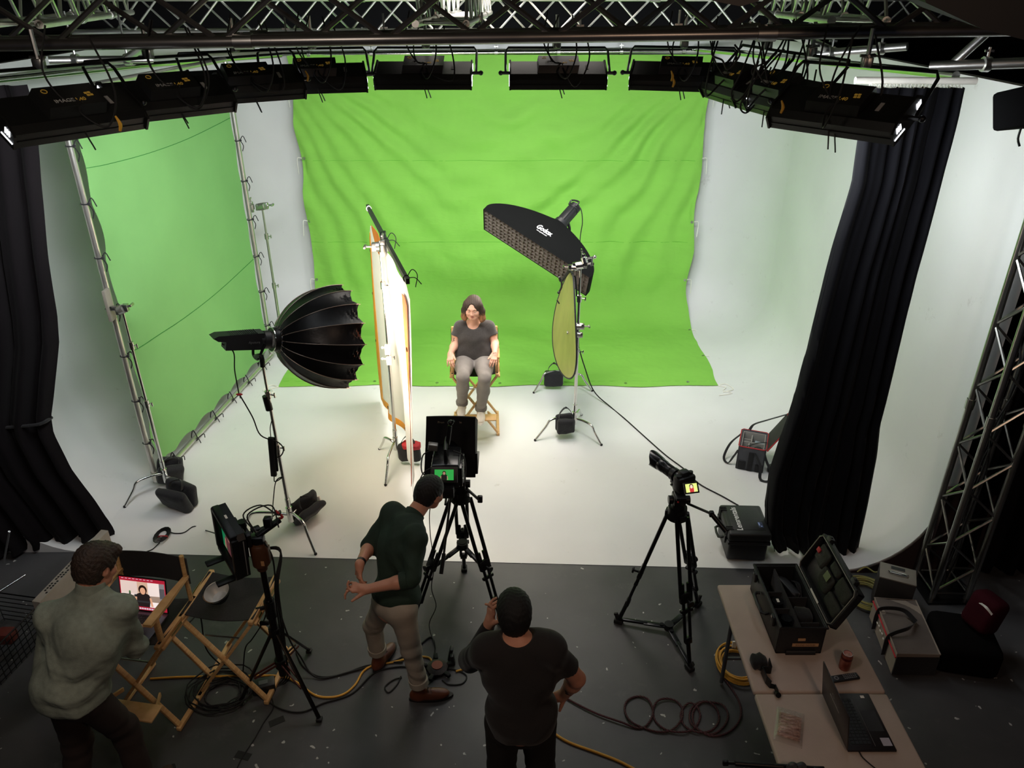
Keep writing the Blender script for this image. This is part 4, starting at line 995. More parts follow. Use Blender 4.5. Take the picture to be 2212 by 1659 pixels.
def hair_cap(M, s=1.0, grow=.006, back=True, front=.055, low=-.05, fine=.002):
    """short hair: cranium shell cut by the hairline"""
    S = SD(); Rm = np.array(M.to_3x3()); q = lambda *p: M @ (V(p)*s)
    S.ell(q(0, -.014, .033), ((.076+grow)*s, (.097+grow)*s, (.088+grow)*s), .01, Rm)
    S.ell(q(0, -.045, -.02), ((.064+grow)*s, (.058+grow)*s, (.075+grow)*s), .03, Rm)
    S.less(q(0, .1, -.04), (.075*s, .085*s, .082*s), .012, Rm)
    for k in (-1, 1): S.less(q(k*.085, .006, -.02), (.026*s, .028*s, .03*s), .006, Rm)
    zz = M.to_3x3() @ V((0, -.25, -1)); S.plane(q(0, -.05, low), zz)
    S.disp = lambda P: fine*.5*(np.sin(P[:, 0]*310+np.sin(P[:, 2]*37+P[:, 1]*51)*3)+np.sin(P[:, 1]*270+P[:, 2]*90+np.sin(P[:, 0]*61)*3))
    return S
# ================================================================== people
def leg_sd(S, h, k, a, rt=.085, rk=.055, ra=.043, cutz=None, calf=.055):
    h, k, a = V(h), V(k), V(a); rt *= .85; rk *= .84; calf *= .82; ra *= .9
    S.cap(h, k, rt, rk, .04); S.cap(k, k.lerp(a, .35), rk, calf, .03); S.cap(k.lerp(a, .35), a, calf, ra, .03)
def arm_sd(S, s, e, w, rs=.05, re=.038, rw=.026, k=.02):
    S.cap(s, e, rs, re, k); e, w = V(e), V(w); S.cap(e, e.lerp(w, .3), re, re*1.02, k); S.cap(e.lerp(w, .3), w, re*1.02, rw, k)

# ---------------------------------------------------------------- seated woman
def woman():
    t = thing('person', 'person in a grey tee seated on the tall chair, hands on the armrests', 'person', (WCH.x, WCH.y, .3))
    NK = D(1023, 694, 7.44); Hc = D(1022, 665, 7.35); CH = D(1024, 727, 7.43)
    sh = [D(993, 705, 7.44), D(1056, 705, 7.44)]; el = [D(983, 743, 7.40), D(1069, 741, 7.40)]
    wr = [D(973, 764, 7.19), D(1069, 763, 7.19)]; PV = V((WCH.x, 7.44, .86))
    hp = [V((WCH.x-.1, 7.4, .855)), V((WCH.x+.1, 7.4, .855))]; kn = [D(1000, 814, 7.0), D(1047, 817, 6.98)]; an = [G(998, 872, .41), G(1039, 884, .385)]
    B = SD()
    M = head(B, Hc, (-.10, -1, -.16), (0, -.06, 1), 1.0, 1.08)
    B.cap(M @ V((0, -.03, -.06)), NK+V((0, .0, -.03)), .055, .062, .03)
    B.cap(sh[0]+V((.05, 0, 0)), sh[1]-V((.05, 0, 0)), .055, .055, .05)
    B.ell(CH, (.155, .115, .16), .06); B.ell((CH+PV)/2, (.145, .12, .15), .06); B.ell(PV, (.17, .14, .1), .06)
    for i in (0, 1):
        arm_sd(B, sh[i], el[i], wr[i], .052, .04, .026); leg_sd(B, hp[i], kn[i], an[i], .085, .055, .038)
    hand(B, wr[0], V((.0, -.78, -.38)), V((-.15, -.3, .8)), curl=(.45, .5, .4), s=.98, side=-1, thumb=.3)
    hand(B, wr[1], V((-.1, -.78, -.38)), V((.1, -.3, .8)), curl=(.45, .5, .4), s=.98, side=1, thumb=.3)
    lips = [M @ (V((x, .089, z))*1.0) for x, z in ((0, -.054), (0, -.064), (.009, -.055), (-.009, -.055), (.009, -.063), (-.009, -.063), (.017, -.058), (-.017, -.058))]
    TT = []   # tattoo strokes: flower stem on her right upper arm, twig on the left forearm, ring of leaves on the left wrist
    a, b = sh[0].lerp(el[0], .62), sh[0].lerp(el[0], .95); o = V((-.03, -.035, 0))
    TT += [a.lerp(b, k/7)+o for k in range(8)]+[a.lerp(b, .5)+o+V((dx, 0, dz)) for dx, dz in ((.015, .012), (-.014, .014), (.017, -.01), (-.012, -.02), (.008, -.03), (0, .03), (.012, .035))]
    a, b = el[1], wr[1]; o = V((-.012, -.04, .01))
    TT += [a.lerp(b, .1+k*.07)+o+V((.012*math.sin(k*1.6), 0, 0)) for k in range(7)]+[b+V((.0+.01*math.cos(k), -.03, .02+.012*math.sin(k*1.3))) for k in range(6)]
    def reg(C):
        r = np.zeros(len(C), dtype=int)
        for l in lips: r[((C-A3(l))**2).sum(1) < .0074**2] = 1
        for l in TT: r[((C-A3(l))**2).sum(1) < .0085**2] = 2
        return r
    sk = mat('fair warm skin', 'e0ab92', .48, var=.04, vs=14, sss=.12, bump=.04, bs=120)
    body = sobj('body', B, [sk, mat('soft lips', 'c07a6a', .45), mat('faded tattoo ink', '957060', .6)], t, .0042, reg)
    eyes(t, M, 1.0, look=(0, 1, -.5), lid=sk); HB = mat('dark brown hair', '2a1d17', .68, c2='42301f', vs=30, stretch=(6, 6, 1), bump=.25, bs=90); brows(t, M, HB, 1.0)
    # bob of hair, brown above, bronze ends
    q = lambda *p: M @ (V(p)*1.0)
    H = SD(); Rm = np.array(M.to_3x3())
    H.ell(q(0, -.016, .031), (.088, .108, .095), .02, Rm)
    H.cap(q(0, -.075, .02), q(0, -.085, -.09), .07, .075, .04)
    for k, b in ((-1, -.11), (1, -.10)):
        H.cap(q(k*.055, .02, .05), q(k*.078, .0, -.03), .045, .04, .03); H.cap(q(k*.078, .0, -.03), q(k*.092, .012, b), .04, .034, .03)
        H.cap(q(k*.092, .012, b), q(k*.085, .03, b-.022), .03, .018, .03)
    H.less(q(.004, .125, -.03), (.062, .1, .088), .01, Rm); H.less(q(.004, .132, .052), (.042, .072, .052), .015, Rm); H.less(q(.004, .11, -.08), (.058, .08, .07), .01, Rm); H.less(q(0, .06, -.15), (.05, .06, .07), .02, Rm)
    H.disp = lambda P: .0012*np.sin(P[:, 0]*300+np.sin(P[:, 2]*25)*2)
    zz = A3(M.to_3x3() @ V((0, 0, 1))); c0 = A3(q(0, 0, -.052))
    sobj('hair', H, [HB, mat('bronze hair ends', '9a6a42', .5, c2='74492e', vs=30, stretch=(6, 6, 1), bump=.25, bs=90)], t, .0045, lambda C: (((C-c0) @ zz+.016*np.sin(C[:, 0]*420)+.012*np.sin(C[:, 0]*1100+C[:, 1]*700)) < 0).astype(int))
    for k in (-1, 1):
        if k == 1: m = MB(); m.ball(q(-.08, .02, -.055), .006, 8, 6); m.tube([q(-.08, .018, -.04), q(-.084, .02, -.06), q(-.08, .022, -.075)], .0022, 6); obj('earring', m, mat('teal earring', '2f7f78', .3, .6), t)
    # tee
    T = SD(); g = .014
    T.cap(sh[0]+V((.045, 0, -.005)), sh[1]-V((.045, 0, .005)), .058, .058, .05)
    T.ell(CH+V((0, -.005, .0)), (.172, .135, .165), .06); T.ell(CH+V((0, -.03, .02)), (.135, .12, .08), .05); T.ell((CH+PV)/2+V((0, -.01, .01)), (.172, .15, .15), .06); T.ell(PV+V((0, -.0, .07)), (.185, .155, .09), .05)
    for i in (0, 1):
        e = sh[i].lerp(el[i], .52); d = (el[i]-sh[i]).normalized(); T.cap(sh[i]+V((.01*(1-2*i), 0, .0)), sh[i].lerp(el[i], .7), .058, .068, .04, [(e, d)])
    for i in (0, 1): T.cap(NK+V((0, 0, -.035)), sh[i], .05, .055, .04)
    T.cap(PV+V((-.09, -.045, .055)), PV+V((.09, -.045, .055)), .12, .12, .04)
    T.less(NK+V((0, -.05, .045)), (.085, .085, .075), .008); T.less(NK+V((0, -.085, -.005)), (.055, .05, .045), .02); T.plane(PV+V((0, 0, .03)), (0, .12, -1))
    T.disp = folds([((0, 0, 1), 55, 1.0, (CH+PV)/2+V((0, -.1, -.04)), .13), ((.6, 0, 1), 60, .8, CH+V((.13, -.08, -.05)), .1), ((-.6, 0, 1), 60, .8, CH+V((-.13, -.08, -.05)), .1), ((1, 0, .3), 30, .7, None, 1), ((1, 0, -.8), 70, .6, CH, .2)], .0042)
    sobj('tee_shirt', T, mat('heather grey jersey', '3d3835', .9, var=.22, vs=120, sheen=.2), t, .006)
    # trousers
    L = SD(); L.ell(PV+V((0, -.01, .02)), (.192, .155, .1), .05)
    for i in (0, 1):
        sg = -1 if i == 0 else 1
        L.cap(hp[i]+V((sg*.005, .02, 0)), hp[i].lerp(kn[i], .5), .1, .092, .045); L.cap(hp[i].lerp(kn[i], .5), kn[i], .088, .064, .03)
        L.cap(kn[i], kn[i].lerp(an[i], .4), .062, .064, .03); L.cap(kn[i].lerp(an[i], .4), an[i]+V((0, 0, .02)), .064, .052, .03, [(an[i]+V((0, 0, -.0)), (0, 0, -1))])
    L.disp = folds([((0, -.3, 1), 70, 1.0, kn[0]+V((0, .05, -.03)), .09), ((0, -.3, 1), 70, 1.0, kn[1]+V((0, .05, -.03)), .09), ((.7, .7, .4), 60, .9, PV+V((0, -.08, .03)), .12), ((.3, 1, .8), 45, .6, None, 1), ((0, 0, 1), 75, .7, an[0]+V((0, 0, .08)), .08), ((0, 0, 1), 75, .7, an[1]+V((0, 0, .08)), .08)], .0045)
    tr = sobj('trousers', L, mat('washed grey denim', '8b847e', .85, var=.1, vs=9, bump=.15, bs=200), t, .006)
    for i in (0, 1):
        c = MB(); c.lathe([(.052, -.02), (.06, -.024), (.063, -.012), (.064, .012), (.06, .024), (.05, .026)], an[i]+V((0, 0, .018)), (0, 0, 1), 24, sy=1.05); obj('cuff', c, mat('rolled denim cuff', '7c7671', .85, bump=.2, bs=150), tr)
        sneaker(t, an[i], V((-.05 if i == 0 else .02, -1, 0)), mat('cream leather', 'e8dccb', .55, bump=.1, bs=30), mat('white sole', 'ece6da', .6), .255)
    return t
def sneaker(t, an, fd, up_m, sole_m, L=.26, high=.0, drop=None, boot=False):
    fd = V(fd).normalized(); sd = fd.cross(V((0, 0, 1))); z0 = an.z-.085 if drop is None else drop
    b = V((an.x, an.y, z0)); Rm = np.array(Matrix((sd, fd, V((0, 0, 1)))).transposed())
    S = SD(); S.ell(b+fd*(-.02)+V((0, 0, .045)), (.036, .05, .045), .02, Rm); S.ell(b+fd*(L*.42)+V((0, 0, .036)), (.045, .085, .034), .03, Rm); S.ell(b+fd*(L*.2)+V((0, 0, .045)), (.036, .075, .04), .03, Rm)
    S.cap(b+V((0, 0, .05)), an+V((0, 0, .02 if not boot else .05)), .04, .043, .03); S.plane(b+V((0, 0, .012)), (0, 0, -1))
    if not boot: S.plane(an+V((0, 0, .02)), (0, 0, 1))
    sh = sobj('boot' if boot else 'shoe', S, up_m, t, .005)
    m = MB(); n = 28; pts = []
    for i in range(n):
        a = 2*PI*i/n; y = math.cos(a); x = math.sin(a); w = .04+.008*y
        pts.append(b+fd*(L*.27+y*L*.53)+sd*(x*w*(1-.25*max(0, y)**4)))
    m.prism([p+V((0, 0, .001)) for p in pts], (0, 0, .022)); obj('sole', m, sole_m, sh)
    m = MB()
    for k in range(5):
        c = b+fd*(L*(.2+.07*k))+V((0, 0, .086-.009*k)); m.tube([c-sd*.024, c+V((0, 0, .006)), c+sd*.024+fd*.008], .0028, 5, sub=3); m.tube([c+sd*.024, c+V((0, 0, .007)), c-sd*.024+fd*.008], .0028, 5, sub=3)
    obj('lace', m, WHT if not boot else mat('brown lace', '3c2418', .8), sh)
    return sh
woman()

# ---------------------------------------------------------------- man in the green shirt bending to the camera screen
def man_green():
    t = thing('person', 'person in a dark green shirt bending toward the camera, hands behind the back', 'person', (-.78, 3.85, 0))
    PV = D(852, 1305, 3.78); sh = [D(846, 1112, 4.10), D(897, 1160, 3.86)]; NK = D(890, 1118, 4.06); Hc = D(928, 1064, 4.2)
    CH = (sh[0]+sh[1])/2*.72+PV*.28; el = [D(800, 1178, 4.02), D(886, 1252, 3.66)]; wr = [D(777, 1218, 3.78), D(792, 1273, 3.62)]
    ax = (NK-PV).normalized(); lr = (sh[1]-sh[0]); lr = (lr-ax*lr.dot(ax)).normalized(); fd = ax.cross(lr)*-1
    if fd.y < 0: fd = -fd
    Rt = np.array(Matrix((lr, fd, ax)).transposed())
    hp = [PV-lr*.085, PV+lr*.085]; kn = [D(806, 1352, 3.98), D(888, 1398, 3.73)]; an = [G(816, 1414, .12), G(905, 1484, .12)]
    B = SD(); M = head(B, Hc, (.62, .72, -.3), (.25, .12, 1), 1.02)
    B.cap(M @ V((0, -.035, -.06)), NK, .056, .06, .03); B.cap(sh[0], sh[1], .05, .05, .05)
    B.ell(CH, (.15, .1, .18), .06, Rt); B.ell(PV, (.15, .11, .12), .06, Rt); B.cap(CH, PV, .11, .11, .05)
    for i in (0, 1): arm_sd(B, sh[i], el[i], wr[i], .05, .04, .028); leg_sd(B, hp[i], kn[i], an[i], .075, .05, .038)
    hand(B, wr[0], V((-.02, -.5, -.8)), V((-.8, -.5, 0)), curl=(.4, .5, .4), side=1)
    hand(B, wr[1], V((-1, .1, .1)), V((0, -.5, .8)), curl=(.5, .6, .5), side=-1)
    sobj('body', B, SKIN, t, .0048)
    DH = mat('near black hair', '120f0d', .6, bump=.5, bs=260)
    sobj('hair', hair_cap(M, 1.02, .007, low=-.085), DH, t, .005); eyes(t, M, 1.02); brows(t, M, DH, 1.02)
    T = SD(); T.cap(sh[0]+lr*.03, sh[1]-lr*.03, .066, .066, .06); T.ell(CH, (.178, .13, .19), .06, Rt); T.cap(CH, PV+ax*.06, .14, .138, .05); T.ell(PV+ax*.07, (.18, .148, .11), .05, Rt)
    for i in (0, 1):
        d = (el[i]-sh[i]).normalized(); T.cap(sh[i], el[i], .064, .056, .08)
        e2 = el[i].lerp(wr[i], .16 if i else .05); d2 = (wr[i]-el[i]).normalized(); T.cap(el[i], el[i].lerp(wr[i], .3), .056, .054, .02, [(e2, d2)])
    for i in (0, 1): T.cap(NK-ax*.02, sh[i], .058, .06, .05)
    T.less(M @ V((0, -.0, -.08)), (.075, .075, .08), .01); T.plane(PV+ax*.01, -ax)
    T.disp = folds([(ax, 38, .8, PV+ax*.15, .16), (ax+lr*.8, 50, .9, el[1]+V((0, 0, .1)), .14), (lr+ax*.3, 34, .7, None, 1), (ax-lr, 60, .7, sh[1], .12)], .009)
    shm = mat('dark green cotton', '1f3226', .85, bump=.12, bs=160, var=.12); so = sobj('shirt', T, shm, t, .0065)
    m = MB(); nb = M @ V((0, -.035, -.06)); cN = NK.lerp(nb, .12); m.lathe([(.066, -.03), (.073, -.03), (.069, .022), (.065, .022)], cN, nb-NK, 24); obj('collar', m, shm, so)
    for i in (0, 1):
        e2 = el[i].lerp(wr[i], .16 if i else .05); d2 = (wr[i]-el[i]).normalized(); m = MB(); m.lathe([(.045, -.025), (.056, -.024), (.058, .0), (.057, .02), (.046, .022)], e2, d2, 20); obj('rolled_sleeve', m, shm, so)
    L = SD(); L.ell(PV-ax*.0, (.165, .13, .115), .05, Rt); L.cap(PV+ax*.09-lr*.04, PV+ax*.09+lr*.04, .105, .105, .04, [(PV+ax*.09, ax)])
    for i in (0, 1):
        L.cap(hp[i], kn[i], .09, .068, .05); L.cap(kn[i], an[i]+V((0, 0, .04)), .066, .058, .03, [(an[i]+V((0, 0, .04)), V((0, 0, -1)))])
    L.disp = folds([((0, .2, 1), 62, 1.0, kn[1], .13), ((0, .2, 1), 62, .8, kn[0], .12), ((.5, 0, 1), 70, .9, an[1]+V((0, 0, .12)), .1), ((1, .3, .5), 30, .4, None, 1)], .005)
    jn = mat('faded brown denim', 'a59a8a', .85, var=.12, vs=6, bump=.15, bs=220); tr = sobj('jeans', L, jn, t, .0065)
    for i in (0, 1):
        d = (kn[i]-an[i]).normalized(); m = MB(); m.lathe([(.056, -.03), (.065, -.028), (.067, .0), (.066, .02), (.056, .022)], an[i]+V((0, 0, .06)), d, 24); obj('cuff', m, mat('pale denim turn-up', 'a59c8c', .85), tr)
    bt = mat('brown leather', '5c2f1a', .4, var=.2, vs=8, bump=.12, bs=50)
    for i, f in ((0, V((.35, .8, 0))), (1, V((.98, .12, 0)))): sneaker(t, an[i], f, bt, mat('dark sole', '1c1310', .6), .29, drop=.0, boot=True)
    m = MB(); m.lathe([(.028, -.012), (.033, -.012), (.033, .012), (.028, .012)], wr[0].lerp(el[0], .08), (wr[0]-el[0]), 20); obj('watch', m, BLK, t)
man_green()

# ---------------------------------------------------------------- man in the black tee, seen from behind
def man_black():
    t = thing('person', 'person in a black tee seen from behind with one hand at the face', 'person', (.06, 2.8, 0))
    Hc = D(1110, 1322, 2.88); NK = D(1117, 1378, 2.82); sh = [D(1048, 1408, 2.80), D(1192, 1400, 2.80)]; PV = V((.045, 2.77, .98)); CH = D(1122, 1445, 2.80)
    el = [D(1018, 1424, 3.02), D(1246, 1466, 2.86)]; wr = [D(1058, 1346, 3.0), D(1218, 1500, 2.95)]
    hp = [PV+V((-.09, 0, 0)), PV+V((.09, 0, 0))]; kn = [V((-.02-.04, 2.82, .52)), V((.16, 2.8, .52))]; an = [V((-.07, 2.78, .11)), V((.19, 2.76, .11))]
    B = SD(); M = head(B, Hc, (-.12, 1, -.1), (0, .12, 1), 1.03)
    B.cap(M @ V((0, -.03, -.06)), NK, .06, .066, .03); B.cap(sh[0], sh[1], .052, .052, .05); B.ell(CH, (.165, .11, .2), .06); B.cap(CH, PV, .12, .125, .06); B.ell(PV, (.17, .12, .13), .06)
    for i in (0, 1): arm_sd(B, sh[i], el[i], wr[i], .056, .044, .03); leg_sd(B, hp[i], kn[i], an[i], .085, .056, .04)
    hand(B, wr[0], V((.12, .1, 1)), V((-.8, -.5, .2)), curl=(.3, .7, .6), side=1)
    hand(B, wr[1], V((-.75, .1, -.5)), V((.4, -.6, .5)), curl=(.4, .6, .5), side=-1)
    TT = [el[1].lerp(wr[1], .1+.08*k)+V((.03*math.cos(k*.8), -.03, .02*math.sin(k))) for k in range(9)]
    lf, sd_ = A3(el[0]), A3(wr[0]-el[0]); ln = float(sd_ @ sd_)
    def reg(C):
        r = np.zeros(len(C), dtype=int)
        for l in TT: r[((C-A3(l))**2).sum(1) < .012**2] = 1
        return r
    sobj('body', B, [SKIN, mat('dark tattoo ink', '3a2a24', .6)], t, .0048, reg)
    DH = mat('black cropped hair', '0e0c0b', .65, bump=.5, bs=300); sobj('hair', hair_cap(M, 1.03, .009, low=-.09), DH, t, .005); eyes(t, M, 1.03); brows(t, M, DH, 1.03)
    T = SD(); T.cap(sh[0]+V((.02, 0, 0)), sh[1]-V((.02, 0, 0)), .072, .072, .07); T.ell(CH, (.198, .14, .2), .07); T.cap(CH-V((0, 0, .05)), PV+V((0, 0, .06)), .15, .152, .05); T.ell(PV+V((0, 0, .08)), (.188, .145, .12), .05); T.cap(PV+V((-.04, 0, 0)), PV+V((.04, 0, 0)), .142, .142, .04)
    e = sh[1].lerp(el[1], .62); d = (el[1]-sh[1]).normalized(); T.cap(sh[1]-V((.02, 0, 0)), el[1], .075, .066, .05, [(e, d)])
    e = sh[0].lerp(el[0], .9); T.cap(sh[0]+V((.02, 0, 0)), el[0]+(el[0]-sh[0])*.1, .075, .066, .05)
    for i in (0, 1): T.cap(NK-V((0, 0, .03)), sh[i], .062, .066, .06)
    T.less(NK+V((.0, .0, .05)), (.085, .09, .065), .01); T.plane(PV-V((0, 0, .04)), (0, 0, -1))
    T.disp = folds([((0, 0, 1), 34, .8, PV+V((0, -.12, .12)), .2), ((.7, 0, .8), 46, .8, sh[1]+V((0, -.1, -.12)), .15), ((-.7, 0, .8), 46, .9, sh[0]+V((0, -.1, -.12)), .15), ((1, 0, .2), 26, .5, None, 1)], .009)
    bm_ = mat('washed black jersey', '1b1716', .9, bump=.1, bs=200, sheen=.1); so = sobj('tee_shirt', T, bm_, t, .0065)
    sl = SD(); sl.cap(el[0], el[0].lerp(wr[0], .9), .054, .036, .02); sl.cap(sh[0].lerp(el[0], .6), el[0], .064, .056, .03); sobj('long_sleeve', sl, bm_, t, .006)
    L = SD(); L.ell(PV-V((0, 0, .03)), (.178, .13, .13), .05)
    for i in (0, 1): L.cap(hp[i]-V((0, 0, .02)), kn[i], .1, .078, .03); L.cap(kn[i], an[i]+V((0, 0, .02)), .076, .066, .03)
    L.disp = folds([((0, 0, 1), 60, .8, kn[0], .15), ((0, 0, 1), 60, .8, kn[1], .15)], .005)
    sobj('trousers', L, mat('black brown trousers', '17120f', .9), t, .0075)
    for i in (0, 1): sneaker(t, an[i], V((0, 1, 0)), BLKF, RUB, .28, drop=.0)
man_black()

# ---------------------------------------------------------------- man at the laptop
def man_laptop():
    t = thing('person', 'person in a pale grey green shirt standing over the laptop at the left', 'person', (-2.55, 3.1, 0))
    Hc = D(209, 1222, 3.27); NK = D(196, 1274, 3.20); sh = [D(112, 1334, 3.14), D(255, 1318, 3.14)]; PV = V((-2.42, 2.98, .95)); CH = D(186, 1385, 3.06)
    el = [D(100, 1440, 3.1), D(291, 1398, 3.2)]; wr = [V((-2.5, 3.42, .98)), V((-2.33, 3.47, .86))]
    fd = V((.38, .92, 0)).normalized(); lr = V((fd.y, -fd.x, 0)); Rt = np.array(Matrix((lr, fd, V((0, 0, 1)))).transposed())
    hp = [PV-lr*.09, PV+lr*.09]; kn = [V((-2.52, 3.0, .5)), V((-2.28, 3.08, .5))]; an = [V((-2.55, 2.86, .11)), V((-2.22, 3.0, .11))]
    B = SD(); M = head(B, Hc, (.5, .85, -.42), (0, .2, 1), 1.06)
    B.cap(M @ V((0, -.035, -.06)), NK, .06, .066, .03); B.cap(sh[0], sh[1], .052, .052, .05); B.ell(CH, (.17, .12, .2), .06, Rt); B.cap(CH, PV, .12, .125, .06); B.ell(PV, (.17, .12, .13), .06, Rt)
    for i in (0, 1): arm_sd(B, sh[i], el[i], wr[i], .052, .042, .029); leg_sd(B, hp[i], kn[i], an[i], .085, .056, .04)
    hand(B, wr[0], V((.5, .8, -.25)), V((0, .2, 1)), curl=(.25, .3, .3), side=1)
    hand(B, wr[1], V((-.1, .9, -.2)), V((0, .2, 1)), curl=(.25, .3, .3), side=-1)
    sobj('body', B, SKIN, t, .005)
    BH = mat('mid brown hair', '2c211a', .6, bump=.6, bs=120, c2='3d2e24', vs=40); H = hair_cap(M, 1.06, .013, low=-.075, fine=.003)
    H.cap(M @ V((-.05, .07, .085)), M @ V((.05, .075, .085)), .03, .032, .03); sobj('hair', H, BH, t, .005); eyes(t, M, 1.06); brows(t, M, BH, 1.06)
    T = SD(); T.cap(sh[0], sh[1], .066, .066, .07); T.ell(CH, (.205, .15, .21), .07, Rt); T.cap(CH-V((0, 0, .05)), PV+V((0, 0, .05)), .165, .172, .05); T.ell(PV+V((0, 0, .07)), (.2, .165, .13), .05, Rt); T.cap(PV-lr*.04, PV+lr*.04, .16, .16, .04)
    for i in (0, 1):
        e = el[i].lerp(wr[i], .55); T.cap(sh[i]-V((0, 0, .012)), el[i], .064, .062, .1); T.cap(el[i], wr[i], .062, .05, .02, [(e, (wr[i]-el[i]))])
    for i in (0, 1): T.cap(NK-V((0, 0, .02)), sh[i], .062, .066, .06)
    T.less(NK+V((0, .02, .055)), (.078, .08, .06), .01); T.plane(PV-V((0, 0, .03)), (0, 0, -1))
    T.disp = folds([((0, 0, 1), 40, 1.0, PV+V((.08, -.1, .14)), .2), ((.8, 0, .7), 42, 1.2, sh[1]+V((-.02, -.08, -.16)), .17), ((-.6, 0, .8), 40, .8, sh[0]+V((.05, -.1, -.15)), .16), ((1, .4, .2), 28, .7, None, 1), ((.3, .2, 1), 60, 1.0, el[1], .12)], .010)
    cm = mat('pale sage chambray', '8b9486', .88, bump=.2, bs=180, var=.1, vs=30); so = sobj('shirt', T, cm, t, .0062)
    m = MB(); cN = NK+V((.005, .01, .03)); m.lathe([(.07, -.035), (.08, -.033), (.074, .018), (.067, .02)], cN, V((.12, .3, 1)), 28); obj('collar', m, cm, so)
    L = SD(); L.ell(PV-V((0, 0, .04)), (.178, .14, .13), .05, Rt)
    for i in (0, 1): L.cap(hp[i]-V((0, 0, .02)), kn[i], .1, .08, .03); L.cap(kn[i], an[i]+V((0, 0, .02)), .078, .07, .03)
    L.disp = folds([((0, 0, 1), 55, 1, kn[1], .16), ((0, 0, 1), 60, .8, kn[0], .15)], .006)
    sobj('trousers', L, mat('dark brown trousers', '2a1f1a', .9), t, .0075)
    for i in (0, 1): sneaker(t, an[i], fd, mat('brown suede', '3a2a20', .8), RUB, .28, drop=.0)
man_laptop()
# ================================================================== drapes
def drape(name, label, left, right, zt, Y, pleats, amp, mt, cat='curtain', depth=None, nv=70, ph=0, slant=0):
    """left(z), right(z): x of the two edges; pleats hang down the cloth"""
    t = thing(name, label, cat, (right(0), Y, 0)); dp = depth or (lambda z: 0)
    def f(u, v):
        z = zt+(.012-zt)*v; x0, x1 = left(z), right(z); w = 4*noise.noise(V((u*3, v*2, ph)))
        a = u*pleats*2*PI+w*.5; sq = abs(x1-x0)
        d = math.sin(a)*amp+math.sin(a*2.3+1+v*2)*amp*.35
        if v > .94: d += .03*math.sin(u*9)*(v-.94)/.06
        return V((x0+(x1-x0)*u+.35*amp*math.cos(a), Y+dp(z)+slant*(1-u)+d*(.8+.5*v)+.15*amp*noise.noise(V((u*9, z*3, ph+4))), max(.012, z+(.03*math.sin(u*7+ph) if v > .97 else 0))))
    obj('cloth', MB().sheet(f, int(pleats*14), nv, .003), mt, t, ang=85); return t
def interp(px, Y):
    pts = sorted([(D(x, y, Y).z, D(x, y, Y).x) for x, y in px]); zs = [p[0] for p in pts]; xs = [p[1] for p in pts]
    return lambda z: float(np.interp(z, zs, xs))
VEL = mat('black velour', '0c0c10', .95, sheen=.04, spec=.1, bump=.1, bs=40)
rR = interp([(2085, 182), (2070, 250), (1978, 600), (1915, 875), (1900, 925), (1893, 990), (1875, 1081), (1857, 1164), (1848, 1215)], 5.22)
lR = interp([(1893, 165), (1864, 268), (1846, 398), (1802, 543), (1786, 600), (1719, 882), (1698, 947), (1669, 1034), (1658, 1099), (1656, 1150), (1672, 1196)], 5.22)
ct = drape('black_curtain', 'tall black curtain hanging from the right pipe down to the white floor', lR, rR, 3.81, 5.26, 7, .055, VEL)
m = MB()
for i in range(26): x = 2.3+.58*i/25; m.tube([(x, 5.26, 3.80), (x, 5.24, 3.83), (x, 5.28, 3.83), (x, 5.26, 3.80)], .003, 5)
obj('curtain_hook', m, WHT, ct, kind='stuff')
pipe('short pipe right above the black curtain hooks', (V((2.2, 5.27, 3.85)), V((2.96, 5.24, 3.85))), .022, WHT)
rL = interp([(66, 235), (80, 350), (100, 560), (118, 680), (122, 740), (112, 850), (106, 900), (112, 935), (150, 1010), (200, 1075), (243, 1140), (243, 1165)], 5.5)
lL = lambda z: rL(z)-2.7
ct = drape('black_curtain', 'dark curtain at the left edge, gathered by a tie at waist height', lL, rL, 3.8, 5.5, 17, .045, mat('brown black drape', '100d0f', .95, sheen=.04, spec=.1, bump=.1, bs=40), ph=3, slant=-1.1)
m = MB(); p = D(108, 915, 5.42); m.tube([p+V((-.04, .1, .0)), p+V((-.05, .0, .01)), p+V((-.14, -.03, .0)), p+V((-.5, -.03, -.03)), p+V((-1.2, -.03, -.06))], .014, 8, sub=4); obj('tie_band', m, BLKF, ct)
drape('black_curtain', 'black drape behind the upright truss at the right edge', lambda z: 3.6, lambda z: 5.4, 3.85, 5.0, 9, .05, mat('black drape with a red cast', '0b0809', .95, spec=.1), ph=6)
struct('trim_1', MB().box((3.49, 5.0, .44), (.1, .05, .86)), mat('dark red brown board', '2a1614', .8))
pr = MB(); prf = [(3.452, 5.02, .79)]+[(2.70+.75-.75*math.cos(PI/2*k/12)*1 if False else 3.45-.75+.75*math.sin(PI/2*k/12), 5.02, .75-.75*math.cos(PI/2*k/12)) for k in range(12, -1, -1)]+[(2.7, 5.02, 0), (3.9, 5.02, 0), (3.9, 5.02, .79)]
pr.prism(prf, (0, -.012, 0)); struct('trim_2', pr, mat('dark red brown board', '2a1614', .8))

